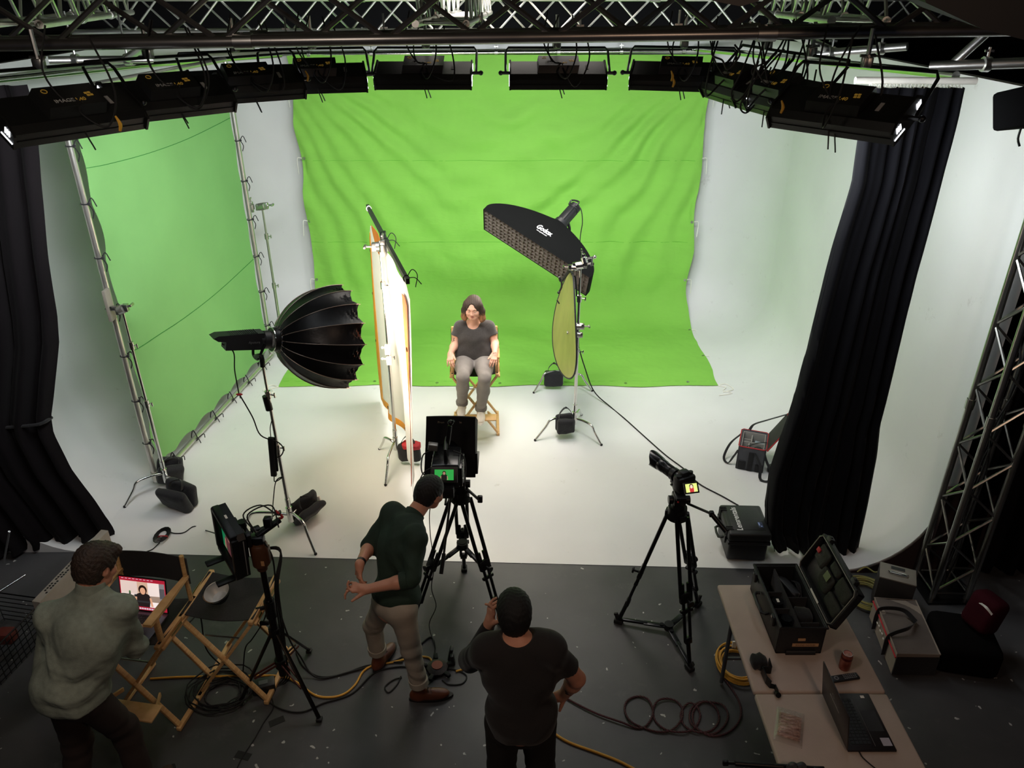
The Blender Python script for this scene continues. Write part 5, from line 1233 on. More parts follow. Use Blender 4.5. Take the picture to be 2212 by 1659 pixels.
# ================================================================== upright truss on the right
def upright():
    t = thing('upright_truss', 'upright aluminium box truss standing at the right edge', 'truss', (3.5, 4.81, 0)); mt = mat('dim truss aluminium', 'a9a9a4', .3, 1)
    c = [(3.37, 4.95), (3.37, 4.68), (3.64, 4.67), (3.64, 4.95)]; H = 4.1
    for x, y in c: obj('chord', MB().cyl((x, y, .02), (x, y, H), .025, n=12), mt, t)
    for k in range(4):
        m = MB(); a, b = c[k], c[(k+1) % 4]; n = 16
        for i in range(n):
            z0, z1 = .1+(H-.2)*i/n, .1+(H-.2)*(i+1)/n
            if (i+k) % 2: m.cyl((*a, z0), (*b, z1), .01, n=6)
            else: m.cyl((*b, z0), (*a, z1), .01, n=6)
        m.cyl((*a, .08), (*b, .08), .01, n=6); obj('lacing', m, mt, t)
    m = MB()
    for x, y in c: m.cyl((x, y, 1.62), (x, y, 1.7), .032, n=10)
    obj('coupling', m, mt, t)
    m = MB(); m.box((3.5, 4.81, .012), (.36, .36, .02)); obj('base_plate', m, BLKM, t)
    m = MB(); random.seed(3)
    for q in range(3): m.tube([V((3.5+.04*random.uniform(-1, 1), 4.8+.05*random.uniform(-1, 1), H-z)) for z in np.linspace(0, H-.1, 12)], .008, 6, sub=4)
    obj('hung_cable', m, RUB, t)
upright()
m = MB(); m.box(D(2207, 228, 4.3)+V((.1, 0, 0)), (.34, .3, .2), Euler((R(-18), 0, R(22))).to_matrix(), bev=.02); t = thing('hanging_speaker', 'black boxy fixture hanging at the upper right edge', 'fixture', D(2207, 228, 4.3)); obj('housing', m, mat('dull black cloth cover', '08080a', .95, spec=.1), t)
m = MB(); c0 = D(2207, 228, 4.3)+V((.1, 0, .1)); m.cyl(c0, c0+V((.05, .1, .25)), .015, n=8); m.tube([c0+V((-.1, -.05, -.2)), c0+V((-.1, -.05, -.26)), c0+V((-.08, -.05, -.3))], .006, 6, sub=3); obj('bracket', m, BLKM, t)
m = MB(); q = [D(1990, -30, 3.2), D(2000, 6, 3.2), D(2120, 62, 3.2), D(2235, 92, 3.2), D(2235, -30, 3.2)]; m.prism(q, (0, .5, .06)); solo('ceiling_duct', m, mat('dark grey duct', '232426', .6), 'dark grey duct corner in the upper right corner of the ceiling', 'duct')
m = MB(); q = [D(1535, -30, 3.6), D(1540, 2, 3.6), D(1600, 14, 3.6), D(1640, 2, 3.6), D(1640, -30, 3.6)]; m.prism(q, (0, .25, .02)); solo('black_fixture', m, BLK, 'black fixture poking down at the top edge right of centre', 'fixture')
# hanging cables among the right light banks
random.seed(11)
t = thing('hanging_cables', 'tangle of black cables hanging around the right light banks', 'cable', D(1690, 60, 4.9))
for k, (x0, x1, y1) in enumerate(((1625, 1580, 200), (1660, 1600, 225), (1700, 1640, 190), (1735, 1690, 200), (1745, 1710, 235), (1690, 1625, 150), (1540, 1560, 130), (1640, 1668, 240))):
    a = D(x0, 62, 4.95); b = D(x1, y1, 4.9); m = MB(); mid = (a+b)/2+V((random.uniform(-.06, .06), -.05, -.05))
    m.tube([a, a+V((.02, 0, -.05)), mid, b, b+V((.04, 0, -.05)), b+V((.1, 0, .03)), (a+b)/2+V((.1, 0, .0))], .0055, 6, sub=7); obj('cable', m, RUB, t)
yt = mat('yellow tape', 'c8962a', .6)
for px, py, Y in ((258, 268, 3.6), (1690, 232, 4.3), (1452, 165, 5.5), (1455, 178, 5.5), (664, 165, 5.5)):
    m = MB(); a = D(px, py, Y); m.tube([a+V((-.01, 0, .035)), a+V((.004, 0, .0)), a+V((-.004, 0, -.03))], .008, 6, sub=3, rr=[.004, .009, .006]); solo('tape_flag', m, yt, {258: 'yellow tape flag dangling from the nearest left bank', 1690: 'yellow tape flag between the two rightmost banks', 1452: 'yellow tape flag under the bank right of the middle', 1455: 'short yellow tab under the bank right of the middle, lowest of the two', 664: 'small yellow tape flag on the fourth bank from the left'}[px], 'tape')

# ================================================================== tripods
def tripod(name, label, apex, feet, spreader, knobs=True, hd=.12):
    t = thing(name, label, 'tripod', U(apex, 0)); A = V(apex); mt = mat('black anodised tube', '18191b', .3, .6)
    m = MB(); m.cyl(A+V((0, 0, -.06)), A+V((0, 0, .03)), .07, .065, n=18); obj('crown', m, BLKM, t)
    for i, f in enumerate(feet):
        f = V(f); d = f-A; d.z = 0; d.normalize(); s = V((-d.y, d.x, 0)); top = A+d*.06+V((0, 0, -.03)); ax = (f-top); L = ax.length; ax.normalize()
        m = MB(); h = top+ax*L*.5
        for k in (-1, 1): m.cyl(top+s*.044*k, h+s*.042*k, .0145, n=10)
        lg = obj('leg', m, mt, t)
        m = MB(); m.box(top, (.06, .04, .05), Matrix((s, d, V((0, 0, 1)))).transposed(), bev=.008); m.bar(h-ax*.03, h+ax*.05, .1, .035, up=d, bev=.008); m.bar(h+ax*.1, h+ax*.125, .1, .03, up=d, bev=.006); obj('leg_clamp', m, BLKM, lg)
        m = MB(); h2 = top+ax*L*.8
        for k in (-1, 1): m.cyl(h-ax*.1+s*.022*k, h2+s*.022*k, .012, n=8)
        m.cyl(h2-ax*.02, f+V((0, 0, .03))-ax*.0, .016, n=10); obj('lower_tube', m, mt, lg)
        m = MB(); m.bar(h2-ax*.03, h2+ax*.02, .055, .035, up=d, bev=.006); m.cyl(h+ax*.02+d*.015, h+ax*.02+d*.06, .01, n=8); m.cyl(h+ax*.02+d*.055, h+ax*.02+d*.066, .024, n=12); obj('lock_knob', m, BLKM, lg)
        m = MB(); m.box(f+V((0, 0, .02)), (.05, .07, .035), Matrix((s, d, V((0, 0, 1)))).transposed(), bev=.008); m.bar(f+V((0, 0, .03)), f+V((0, 0, .09))+d*.03, .02, .03, bev=.004); obj('foot', m, RUB, lg)
    c = sum((V(f) for f in feet), V())/3
    if spreader == 'floor': c.z = .05; ends = [V(f)+V((0, 0, .04)) for f in feet]
    else: c = U(A, A.z*.52); ends = [A.lerp(V(f), .56)+V((0, 0, -.0)) for f in feet]
    m = MB(); m.cyl(c-V((0, 0, .02)), c+V((0, 0, .03)), .035 if spreader == 'floor' else .045, n=16)
    if spreader != 'floor': m.cyl(c+V((0, 0, .03)), c+V((0, 0, .034)), .03, n=16)
    sp = obj('spreader_hub', m, BLKM, t)
    for e in ends:
        m = MB(); m.bar(c, c.lerp(e, .5), .042, .014, bev=.003); m.bar(c.lerp(e, .42), e, .026, .02, bev=.003); m.cyl(c.lerp(e, .14)+V((0, 0, -.01)), c.lerp(e, .14)+V((0, 0, .018)), .016, n=10); obj('spreader_arm', m, mt, sp)
    m = MB(); m.cyl(A+V((0, 0, .02)), A+V((0, 0, .07)), .05, .04, n=16); m.box(A+V((0, 0, .1)), (.085, .11, .07), bev=.015); m.cyl(A+V((-.07, 0, .09)), A+V((.075, 0, .09)), .03, n=14); m.box(A+V((0, 0, .145)), (.07, .16, .02), bev=.004); obj('fluid_head', m, BLKM, t)
    return t
TA = V((-.385, 4.72, 1.02))
tp = tripod('camera_tripod', 'heavy black tripod under the teleprompter camera', TA, [G(1003, 1232), G(890, 1348), V((-.08, 4.42, 0))], 'mid')
m = MB(); a = TA+V((.05, -.05, .08)); m.cyl(a, D(1035, 1080, 4.8), .011, n=8); m.box(D(1037, 1078, 4.8), (.04, .03, .06), bev=.008); obj('pan_handle', m, BLKM, tp)
m = MB(); m.cyl(TA+V((-.06, -.06, .08)), TA+V((-.10, -.42, -.22)), .009, n=8); m.cyl(TA+V((-.10, -.42, -.22)), TA+V((-.115, -.53, -.31)), .015, n=10); obj('pan_handle', m, BLKM, tp)
TB = V((1.14, 4.30, 1.18))
tb = tripod('camera_tripod', 'black tripod with a floor spreader under the long lens camera', TB, [G(1336, 1345), G(1489, 1446), G(1506, 1308)], 'floor')
m = MB(); a = TB+V((.05, -.06, .1)); b = D(1537, 1110, 4.05); c = D(1568, 1148, 3.98); m.cyl(a, b, .009, n=8); m.cyl(b, c, .016, n=10); m.box(b, (.03, .03, .04), bev=.006); obj('pan_handle', m, BLKM, tb)

# ---- teleprompter and cinema camera
def prompter():
    t = thing('teleprompter', 'black teleprompter hood standing in front of the cinema camera', 'teleprompter', (-.45, 5.05, 1.0))
    a = [D(921, 899, 5.0), D(1027, 900, 5.0), D(1027, 1029, 5.0), D(917, 1026, 5.0)]
    f = [V((-.74, 5.42, 1.72)), V((-.14, 5.42, 1.72)), V((-.14, 5.42, 1.14)), V((-.74, 5.42, 1.14))]
    hood = mat('matt black hood cloth', '08080a', .95)
    m = MB(); n = 10
    def side(p0, p1, q0, q1):
        m.sheet(lambda u, v: p0.lerp(p1, u).lerp(q0.lerp(q1, u), v)+V((0, 0, 0)), 8, 6, .006)
    side(a[0], a[1], a[0]+V((.0, .33, -.22)), a[1]+V((.0, .33, -.22))); side(a[1], a[2], a[1]+V((.0, .33, -.22)), a[2]+V((.0, .33, .02))); side(a[3], a[0], a[3]+V((-.0, .33, .02)), a[0]+V((-.0, .33, -.22)))
    m.sheet(lambda u, v: a[0].lerp(a[1], u).lerp(a[3].lerp(a[2], u), v)+V((0, .006*math.sin(u*9)*math.sin(v*5), .006*math.sin(u*PI)*(v < .05))), 20, 20, .012)
    hd_ = obj('hood', m, hood, t, ang=30)
    c = (a[0]+a[1])/2; tx = text_mb('Prompter People', Matrix.Translation(c+V((-.01, -.012, -.045))) @ Matrix.Rotation(R(90), 4, 'X'), .026, .0005); obj('lettering', tx, mat('grey gold print', '8a7f6a', .5), hd_)
    m = MB(); m.box(D(1029, 1000, 5.0), (.022, .03, .19), bev=.004); obj('side_bracket', m, BLKM, t)
    m = MB(); z0 = a[2].z-.01; m.box((-.45, 5.25, z0-.02), (.36, .3, .02), bev=.004); m.box((-.45, 5.36, z0+.01), (.3, .03, .05), bev=.004); m.cyl((-.5, 4.7, z0-.04), (-.5, 5.4, z0-.04), .0095, n=8); m.cyl((-.39, 4.7, z0-.04), (-.39, 5.4, z0-.04), .0095, n=8); obj('rail_sled', m, BLKM, t)
    gl = MB(); gl.sheet(lambda u, v: V((-.6+.3*u, 5.08+.22*v, z0+.02+.28*v)), 2, 2, .003); obj('beam_splitter', gl, mat('smoked glass', '202428', .05), t)
prompter()
def person_picture(M, w, h, bg, parent, hair='2a1c14', skin='c99a80', top='2a2828', extra=None, emit=1.0, head=.13, tilt=0):
    """flat picture shown on a screen: background, torso, face and hair as shallow inlays"""
    def lay(pts, z, mt, nm):
        m = MB(M); m.add([(x*w, y*h, z) for x, y in pts], [list(range(len(pts)))]); return obj(nm, m, mt, parent, smooth=False)
    e = lambda n, c, s=emit: mat(n+' '+c+' %.1f' % s, c, .5, emit=s, ec=c, var=0)
    circ = lambda cx, cy, rx, ry, n=20: [(cx+rx*math.cos(2*PI*i/n), cy+ry*math.sin(2*PI*i/n)) for i in range(n)]
    lay([(-.5, -.5), (.5, -.5), (.5, .5), (-.5, .5)], .0004, e('screen picture', bg), 'picture')
    if extra: extra(lay, e, circ)
    k = h/w
    lay(circ(0, .19, head*1.32*k, head*1.45), .0006, e('screen hair', hair, emit*.7), 'picture')
    lay([(-.16*k*1.5, -.5), (.16*k*1.5, -.5), (.2*k*1.5, -.15), (.17*k*1.5, .0), (.08*k*1.5, .06), (-.08*k*1.5, .06), (-.17*k*1.5, .0), (-.2*k*1.5, -.15)], .0008, e('screen top', top, emit), 'picture')
    for s in (-1, 1): lay([(s*.17*k*1.5, -.12), (s*.22*k*1.5, -.12), (s*.26*k*1.5, -.46), (s*.2*k*1.5, -.48)], .0009, e('screen skin', skin), 'picture')
    lay(circ(0, .14, head*.85*k, head*1.08), .0010, e('screen skin', skin), 'picture')
    lay([(-.04*k, .08), (.04*k, .08), (.04*k, .0), (-.04*k, .0)], .0009, e('screen skin', skin), 'picture')
def cinema():
    o = V((-.475, 4.70, 1.27)); t = thing('cinema_camera', 'black cinema camera on the centre tripod, its rear screen showing the sitter on green', 'camera', o-V((0, 0, .1)))
    m = MB(); m.box(o, (.2, .26, .2), bev=.014); m.box(o+V((0, .17, 0)), (.13, .1, .13), bev=.01); m.cyl(o+V((0, .2, .0)), o+V((0, .36, .0)), .055, n=20); m.box(o+V((.1, .0, -.02)), (.04, .22, .16), bev=.008); bd = obj('body', m, BLKG, t)
    m = MB()
    for k in range(5): m.box(o+V((.122, -.08+k*.035, .02)), (.003, .012, .1))
    for k in range(4): m.cyl(o+V((-.102, -.08+k*.05, .05)), o+V((-.108, -.08+k*.05, .05)), .008, n=8)
    obj('port', m, STEEL, bd, kind='stuff')
    m = MB(); h = o+V((.0, .0, .1)); m.tube([h+V((0, -.06, 0)), h+V((0, -.06, .08)), h+V((0, .1, .09)), h+V((0, .1, .0))], .014, 8, sub=2); m.bar(h+V((.01, .02, .08)), h+V((.03, .05, .22)), .03, .022, bev=.005); m.ball(h+V((.035, .06, .24)), .022, 10, 8); m.cyl(h+V((.035, .06, .24)), h+V((.06, .05, .26)), .01, n=8); obj('top_handle', m, BLKM, t)
    m = MB(); m.box(h+V((-.1, .05, .045)), (.07, .05, .05), Euler((0, R(8), 0)).to_matrix(), bev=.006); obj('receiver_box', m, mat('grey metal box', '6c6c6a', .4, .5), t)
    S = o+V((-.005, -.165, .045)); Rm = Euler((R(62), 0, 0)).to_matrix()
    m = MB(); m.box(S, (.19, .115, .02), Rm, bev=.004); sc_ = obj('rear_screen', m, BLK, t)
    M = Matrix.Translation(S) @ Rm.to_4x4() @ Matrix.Translation((0, 0, .011)); person_picture(M, .135, .075, '2fa84a', sc_, emit=.75, skin='b08870', top='151515')
    m = MB(); m.box(o+V((.0, -.15, -.1)), (.12, .09, .09), bev=.01); m.box(o+V((0, 0, -.12)), (.1, .25, .04), bev=.006); obj('battery', m, BLK, t)
    m = MB(); m.tube([h+V((-.1, .04, .02)), h+V((-.17, .0, .0)), h+V((-.17, -.1, -.08)), o+V((-.1, -.1, -.02))], .005, 6, sub=6); m.tube([h+V((-.08, -.08, -.04)), h+V((-.16, -.15, -.06)), D(895, 1075, 4.6), D(893, 1105, 4.6)], .004, 6, sub=6)
    m.tube([h+V((.05, .03, .02)), h+V((.12, .0, .0)), o+V((.14, -.05, .02)), o+V((.13, -.1, -.1))], .005, 6, sub=6)
    m.tube([D(938, 1075, 4.55), D(928, 1105, 4.55), D(930, 1160, 4.5), D(938, 1220, 4.5), G(932, 1270, .35), G(942, 1310, .2), G(927, 1350, .05), G(940, 1400, .01), G(936, 1440, .01)], .0035, 6, sub=6); obj('cable', m, RUB, t)
cinema()
def stills():
    o = D(1478, 1040, 4.33); tgt = V((-.42, 7.4, 1.25)); ax = (tgt-o).normalized(); M = frame(o, ax)
    t = thing('stills_camera', 'black camera with a long lens and hood, its tilted screen glowing yellow', 'camera', o)
    m = MB(M); m.box((0, 0, 0), (.075, .145, .1), bev=.016); m.box((.01, 0, .06), (.06, .07, .045), bev=.014); m.box((.03, -.055, .0), (.07, .035, .1), bev=.014); m.cyl((0, -.05, .05), (0, -.05, .066), .016, n=14); m.cyl((0, .05, .05), (0, .05, .062), .02, n=14); m.box((0, 0, -.06), (.07, .13, .03), bev=.01); bd = obj('body', m, BLK, t)
    m = MB(M); m.lathe([(.036, .03), (.038, .05), (.038, .09), (.034, .1), (.038, .11), (.041, .15), (.041, .2), (.045, .21), (.047, .25), (.044, .27), (.0, .27)], (0, 0, 0), (1, 0, 0), 28); ln = obj('lens', m, BLKG, t)
    g = MB(M)
    for k in range(10): g.lathe([(.0405, .115+k*.008), (.0425, .117+k*.008), (.0405, .119+k*.008)], (0, 0, 0), (1, 0, 0), 24)
    obj('focus_ring', g, RUB, ln, kind='stuff')
    m = MB(M); N = 40; vs = []
    for r, x in ((.046, .255), (.05, .265), (.056, None)):
        for i in range(N):
            a = 2*PI*i/N; xx = x if x else .345+.03*math.cos(2*a)*abs(math.cos(2*a))**.3*-1
            vs.append((xx, math.cos(a)*r, math.sin(a)*r))
    for i in range(N): a = 2*PI*i/N; vs.append((.345-.03*math.cos(2*a)*abs(math.cos(2*a))**.3, math.cos(a)*.053, math.sin(a)*.053))
    for i in range(N): a = 2*PI*i/N; vs.append((.262, math.cos(a)*.046, math.sin(a)*.046))
    m.add(vs, [[j*N+i, j*N+(i+1) % N, (j+1)*N+(i+1) % N, (j+1)*N+i] for j in range(4) for i in range(N)]); obj('lens_hood', m, BLKG, ln)
    m = MB(M); m.box((.1, 0, -.055), (.06, .03, .04), bev=.006); m.lathe([(.038, .08), (.047, .082), (.047, .118), (.038, .12)], (0, 0, 0), (1, 0, 0), 24); m.box((.06, 0, -.085), (.12, .04, .014), bev=.003); obj('tripod_collar', m, BLKM, t)
    cmz = (V((0, 0, CAMZ))-o).normalized(); Sx = V((1, 0, .16)).normalized(); nn = (V((.18, -.75, .62))).normalized(); Sx = (Sx-nn*Sx.dot(nn)).normalized(); Sy = nn.cross(Sx); S = D(1493, 1054, 4.22)
    Rm = Matrix((Sx, Sy, nn)).transposed(); m = MB(); m.box(S, (.105, .076, .01), Rm, bev=.002); sc_ = obj('flip_screen', m, BLK, t)
    Ms = Matrix.Translation(S) @ Rm.to_4x4() @ Matrix.Translation((0, 0, .0056)); person_picture(Ms, .082, .056, 'e2ef86', sc_, hair='3a2c24', skin='f2d8c0', top='c23838', emit=1.0, head=.2)
    m = MB(); m.bar(TB+V((0, 0, .15)), o-V((0, 0, .09)), .05, .09, bev=.008); obj('quick_release', m, BLKM, t)
    m = MB(); m.ball(TB+V((-.02, -.07, .12)), .007, 8, 6); obj('red_knob', m, RED, t)
stills()

# ================================================================== production monitor on its stand
def monitor():
    a = V((-1.925, 4.0, 1.29)); b = V((-1.70, 3.70, 1.24)); ex = (b-a).normalized(); up = V((.05, -.05, 1)); up = (up-ex*up.dot(ex)).normalized(); n = up.cross(ex).normalized()
    if n.x > 0: n = -n
    c = (a+b)/2+V((.012, 0, .0)); M = Matrix.Translation(c) @ Matrix((ex, up, n)).transposed().to_4x4(); w, h, d = .375, .37, .085
    t = thing('production_monitor', 'thick black monitor in a padded frame turned toward the laptop chair', 'monitor', c)
    m = MB(M); 
    fr = [(-w/2+.03, -h/2), (w/2-.03, -h/2), (w/2, -h/2+.03), (w/2, h/2-.03), (w/2-.03, h/2), (-w/2+.03, h/2), (-w/2, h/2-.03), (-w/2, -h/2+.03)]
    m.prism([(x, y, -d+.02) for x, y in fr], (0, 0, d-.035)); 
    for x, y, sx, sy in ((0, h/2-.02, w-.04, .045), (0, -h/2+.02, w-.04, .045), (-w/2+.022, 0, .045, h-.04), (w/2-.022, 0, .045, h-.04)): m.box((x, y, -.0), (sx, sy, .05), bev=.01)
    bz = obj('bezel', m, BLKM, t)
    Ms = M @ Matrix.Translation((0, 0, -.012)) @ Matrix.Rotation(R(0), 4, 'Z')
    person_picture(Ms, w-.1, h-.1, '1f8a58', t, emit=.55, skin='c08a78', top='6a3c40', head=.16, extra=lambda lay, e, circ: lay([(.12, .1), (.5, .1), (.5, .5), (.12, .5)], .0005, e('screen patch', '9aa890', .5), 'picture'))
    m = MB(M)
    for x in (-.09, .11): m.box((x, -h/2-.02, .055), (.05, .016, .15), bev=.005)
    obj('foot_bracket', m, BLKM, t)
    m = MB(M); m.box((0, 0, -d), (.2, .2, .03), bev=.01); m.box((w/2-.06, h/2-.1, -d-.01), (.05, .1, .03), bev=.008); m.box((0, 0, -d-.03), (.1, .1, .05), bev=.01); obj('back_plate', m, BLKM, t)
    m = MB(M); m.box((0, 0, -d*.55), (w+.004, h-.08, .006), bev=.002); obj('seam_strip', m, mat('grey edge strip', '8d8d8b', .5, .3), t)
    m = MB(M); m.box((-.03, h/2+.001, -.02), (.035, .002, .02)); obj('white_label', m, WHT, t)
    m = MB(M); m.cyl((0, 0, -d-.05), (.02, .02, -d-.16), .018, n=10); m.box((0, .01, -d-.1), (.05, .05, .06), bev=.01); j = obj('arm', m, BLKM, t)
    return c-n*(d+.1)
mj = monitor()
SB = G(603, 1450, 0)+V((0.05, -.1, 0)); SB = V((-1.6, 3.83, 0)); ST = V((-1.585, 3.84, 1.33))
def mon_stand():
    t = thing('monitor_stand', 'tall black rolling style stand with braced legs holding the monitor', 'light stand', SB); mt = mat('worn black stand tube', '171513', .35, .6)
    for nm, a, b, r in (('column', .12, .82, .026), ('column', .78, 1.12, .02)): m = MB(); m.cyl(U(SB, a), U(SB, b), r, n=14); obj(nm, m, mt, t)
    m = MB(); m.cyl(U(SB, .66), U(SB, .8), .036, n=14); m.cyl(U(SB, .5), U(SB, .56), .04, n=14); m.cyl(U(SB, .2), U(SB, .27), .04, n=14); m.cyl(U(SB, .74)-V((.03, .0, 0)), U(SB, .74)-V((.09, .02, 0)), .014, n=8); m.box(U(SB, .6)-V((.06, 0, 0)), (.06, .02, .03), bev=.004); obj('collar', m, BLKM, t)
    for f in (G(690, 1556, .01), G(520, 1520, .01), G(668, 1408, .01)):
        d = (f-SB); d.z = 0; m = MB(); m.bar(U(SB, .53)+d*.06, f+V((0, 0, .02)), .026, .014, bev=.002); lg = obj('leg', m, mt, t)
        m = MB()
        for k in (-1, 1): s = V((-d.y, d.x, 0)).normalized()*.014*k; m.bar(U(SB, .24)+d*.05+s, SB.lerp(f, .62)+V((0, 0, .19))+s, .006, .016)
        obj('brace', m, mat('reddish brown brace', '5a2f28', .5, .4), lg); m = MB(); m.box(f+V((0, 0, .012)), (.04, .04, .024), bev=.005); obj('rubber_foot', m, RUB, lg)
    m = MB(); m.lathe([(.022, 0), (.035, .01), (.04, .05), (.055, .055), (.058, .2), (.05, .215), (.03, .22)], U(SB, 1.06), (0, 0, 1), 24); m.box(U(SB, 1.19)+V((.05, 0, 0)), (.03, .05, .12), bev=.006); g = obj('brown_grip', m, mat('brown taped grip', '4b2d18', .45, bump=.2, bs=40), t, label='brown wrapped socket at the top of the stand')
    m = MB(); m.box(U(SB, 1.16)+V((.03, -.058, 0)), (.02, .004, .035)); obj('tape_tag', m, mat('tan tag', 'b98a5c', .6), g)
    m = MB(); m.box(U(SB, 1.31), (.09, .06, .05), bev=.01); m.cyl(U(SB, 1.31)-V((.02, 0, 0)), mj, .02, n=10); m.cyl(U(SB, 1.28), U(SB, 1.33), .03, n=14); m.bar(U(SB, 1.33), U(SB, 1.35)+V((.12, .12, .02)), .04, .025, bev=.005); m.box(U(SB, 1.37)+V((.06, .07, .02)), (.05, .05, .07), bev=.01); m.cyl(U(SB, 1.33)+V((-.12, .1, 0)), U(SB, 1.37)+V((-.12, .1, 0)), .03, n=12); obj('tilt_head', m, BLKM, t)
    m = MB(); q = U(SB, 1.36); m.tube([q, q+V((-.1, .1, .06)), q+V((.0, .15, .1)), q+V((.12, .1, .06)), q+V((.1, .2, .02)), D(590, 1115, 4.6)], .005, 6, sub=6); m.tube([q, q+V((-.05, .05, .1)), q+V((.08, .12, .12)), q+V((.13, .05, .0))], .005, 6, sub=6)
    m.tube([U(SB, 1.3)+V((.05, -.02, 0)), D(590, 1210, 3.85), D(600, 1300, 3.8), D(625, 1380, 3.75), G(650, 1420, .15), G(672, 1455, .03), G(700, 1465, .01), G(760, 1450, .01), G(830, 1432, .01), G(870, 1430, .01)], .006, 6, sub=6)
    for k in range(3): m.tube([mj+V((.03, -.02, -.12)), mj+V((.16, -.06, -.1-.01*k)), U(SB, .95)+V((.07+.01*k, -.03, 0)), U(SB, .6)+V((.05+.012*k, -.03, 0)), U(SB, .3)+V((.06, -.04, 0)), G(610+k*6, 1470, .02), G(560, 1500, .01)], .006, 6, sub=6)
    obj('cable', m, RUB, t)
    m = MB(); m.tube([q+V((.1, .12, .08)), q+V((.14, .12, .03)), q+V((.1, .14, .0))], .008, 6, sub=3); obj('red_clip', m, RED, t)
mon_stand()

# ================================================================== laptop on the chair, reflector dish on the stool
def laptop(label, name, hinge_a, hinge_b, depth_dir, dp, lid_up, deck_c, lid_mt, screen=None, extras=None, keys=(14, 5)):
    """hinge from a to b, deck extends along depth_dir, lid along lid_up"""
    a, b = V(hinge_a), V(hinge_b); ex = (b-a).normalized(); w = (b-a).length; ey = V(depth_dir).normalized(); ez = ex.cross(ey)
    if ez.z < 0: ez = -ez
    t = thing(name, label, 'laptop', (a+b)/2); M = Matrix.Translation(a) @ Matrix((ex, ey, ez)).transposed().to_4x4()
    m = MB(M); m.box((w/2, dp/2, .007), (w, dp, .014), bev=.004); dk = obj('deck', m, deck_c, t)
    m = MB(M); nx, ny = keys
    for i in range(nx):
        for j in range(ny): m.box((w*.1+w*.8*(i+.5)/nx, dp*.12+dp*.42*(j+.5)/ny, .0145), (w*.8/nx*.82, dp*.42/ny*.82, .003))
    obj('keyboard', m, mat('black keys', '141416', .5), dk, kind='stuff')
    m = MB(M); m.box((w/2, dp*.78, .0142), (w*.36, dp*.32, .0008)); obj('touchpad', m, deck_c, dk)
    u = V(lid_up).normalized(); nrm = ex.cross(u).normalized()
    if nrm.dot(ey) < 0: nrm = -nrm
    L = Matrix.Translation(a+V((0, 0, .014))) @ Matrix((ex, u, nrm)).transposed().to_4x4(); m = MB(L); m.box((w/2, dp/2, -.004), (w, dp, .007), bev=.003); ld = obj('lid', m, lid_mt, t)
    if screen: screen(L @ Matrix.Translation((w/2, dp/2, .0003)), w-.014, dp-.014, ld)
    if extras: extras(M, L, w, dp, dk, ld)
    return t
ca = math.radians(-9); cx_ = V((math.cos(ca), math.sin(ca), 0)); cy_ = V((-math.sin(ca), math.cos(ca), 0)); lc = CH1+V((0, 0, .752))
def mac_screen(Ms, w, h, ld):
    bg = MB(Ms); bg.add([(-w/2, -h/2, 0), (w/2, -h/2, 0), (w/2, h/2, 0), (-w/2, h/2, 0)], [[0, 1, 2, 3]]); obj('picture', bg, mat('crimson desktop', 'a81f34', .5, emit=.9, ec='a81f34'), ld, smooth=False)
    def extra(lay, e, circ):
        lay([(-.5, .0), (-.5, .5), (-.12, .5), (-.12, .0)], .0005, e('screen patch', 'd9c3ba'), 'picture'); lay([(-.12, -.1), (-.12, .5), (.12, .5), (.12, -.1)], .0005, e('screen patch', 'c9a68e'), 'picture')
        lay([(-.5, -.28), (.5, -.28), (.5, -.02), (-.5, -.08)], .00055, e('screen patch', 'a89080', .8), 'picture'); lay([(-.5, -.5), (.5, -.5), (.5, -.3), (-.5, -.3)], .00056, e('screen patch', 'f3e6e4'), 'picture')
        lay([(.38, -.4), (.5, -.4), (.5, .5), (.38, .5)], .0006, e('screen patch', '8a8488', .8), 'picture'); lay([(.38, -.1), (.5, -.1), (.5, .3), (.38, .3)], .0007, e('screen patch', '5a585c', .8), 'picture')
        lay(circ(-.3, .06, .022, .05), .0007, e('screen plant', '4c7a48', .8), 'picture'); lay([(-.32, -.1), (-.28, -.1), (-.28, .03), (-.32, .03)], .0007, e('screen patch', '3a3a3c', .6), 'picture'); lay([(-.2, -.12), (-.13, -.12), (-.13, -.02), (-.2, -.02)], .0007, e('screen patch', '3a3a3c', .6), 'picture')
        lay([(-.18, -.33), (.16, -.33), (.14, -.26), (-.16, -.26)], .0012, e('screen patch', '3a3a3c', .6), 'picture')
        lay([(-.5, -.3), (-.36, -.3), (-.36, -.22), (-.5, -.22)], .0008, e('screen patch', '4a62b8', .9), 'picture')
    person_picture(Ms @ Matrix.Translation((0, -.0, .0002)), w*.96, h*.78, 'e8d8d2', ld, extra=extra, hair='2c1a14', skin='d8a080', top='231c1c', emit=1.0)
    def lay(pts, z, mt, nm='picture'): m = MB(Ms); m.add([(x*w, y*h, z) for x, y in pts], [list(range(len(pts)))]); obj(nm, m, mt, ld, smooth=False)
    dm = mat('dock icons', 'd8c8d8', .5, emit=.9, ec='d8c8d8')
    for i in range(16): lay([(-.42+i*.052, -.475), (-.38+i*.052, -.475), (-.38+i*.052, -.425), (-.42+i*.052, -.425)], .0008, dm, 'dock_icon')
    for i in range(9): lay([(-.45+i*.08, .455), (-.4+i*.08, .455), (-.4+i*.08, .47), (-.45+i*.08, .47)], .0008, dm, 'menu_word')
laptop('open laptop with a crimson desktop standing on the seat of the near chair', 'laptop', lc-cx_*.165+cy_*.03, lc+cx_*.17+cy_*.03, -cy_, .235, (0, .28, .96), mat('space grey aluminium', '5c5c62', .35, .6), BLKM, mac_screen)
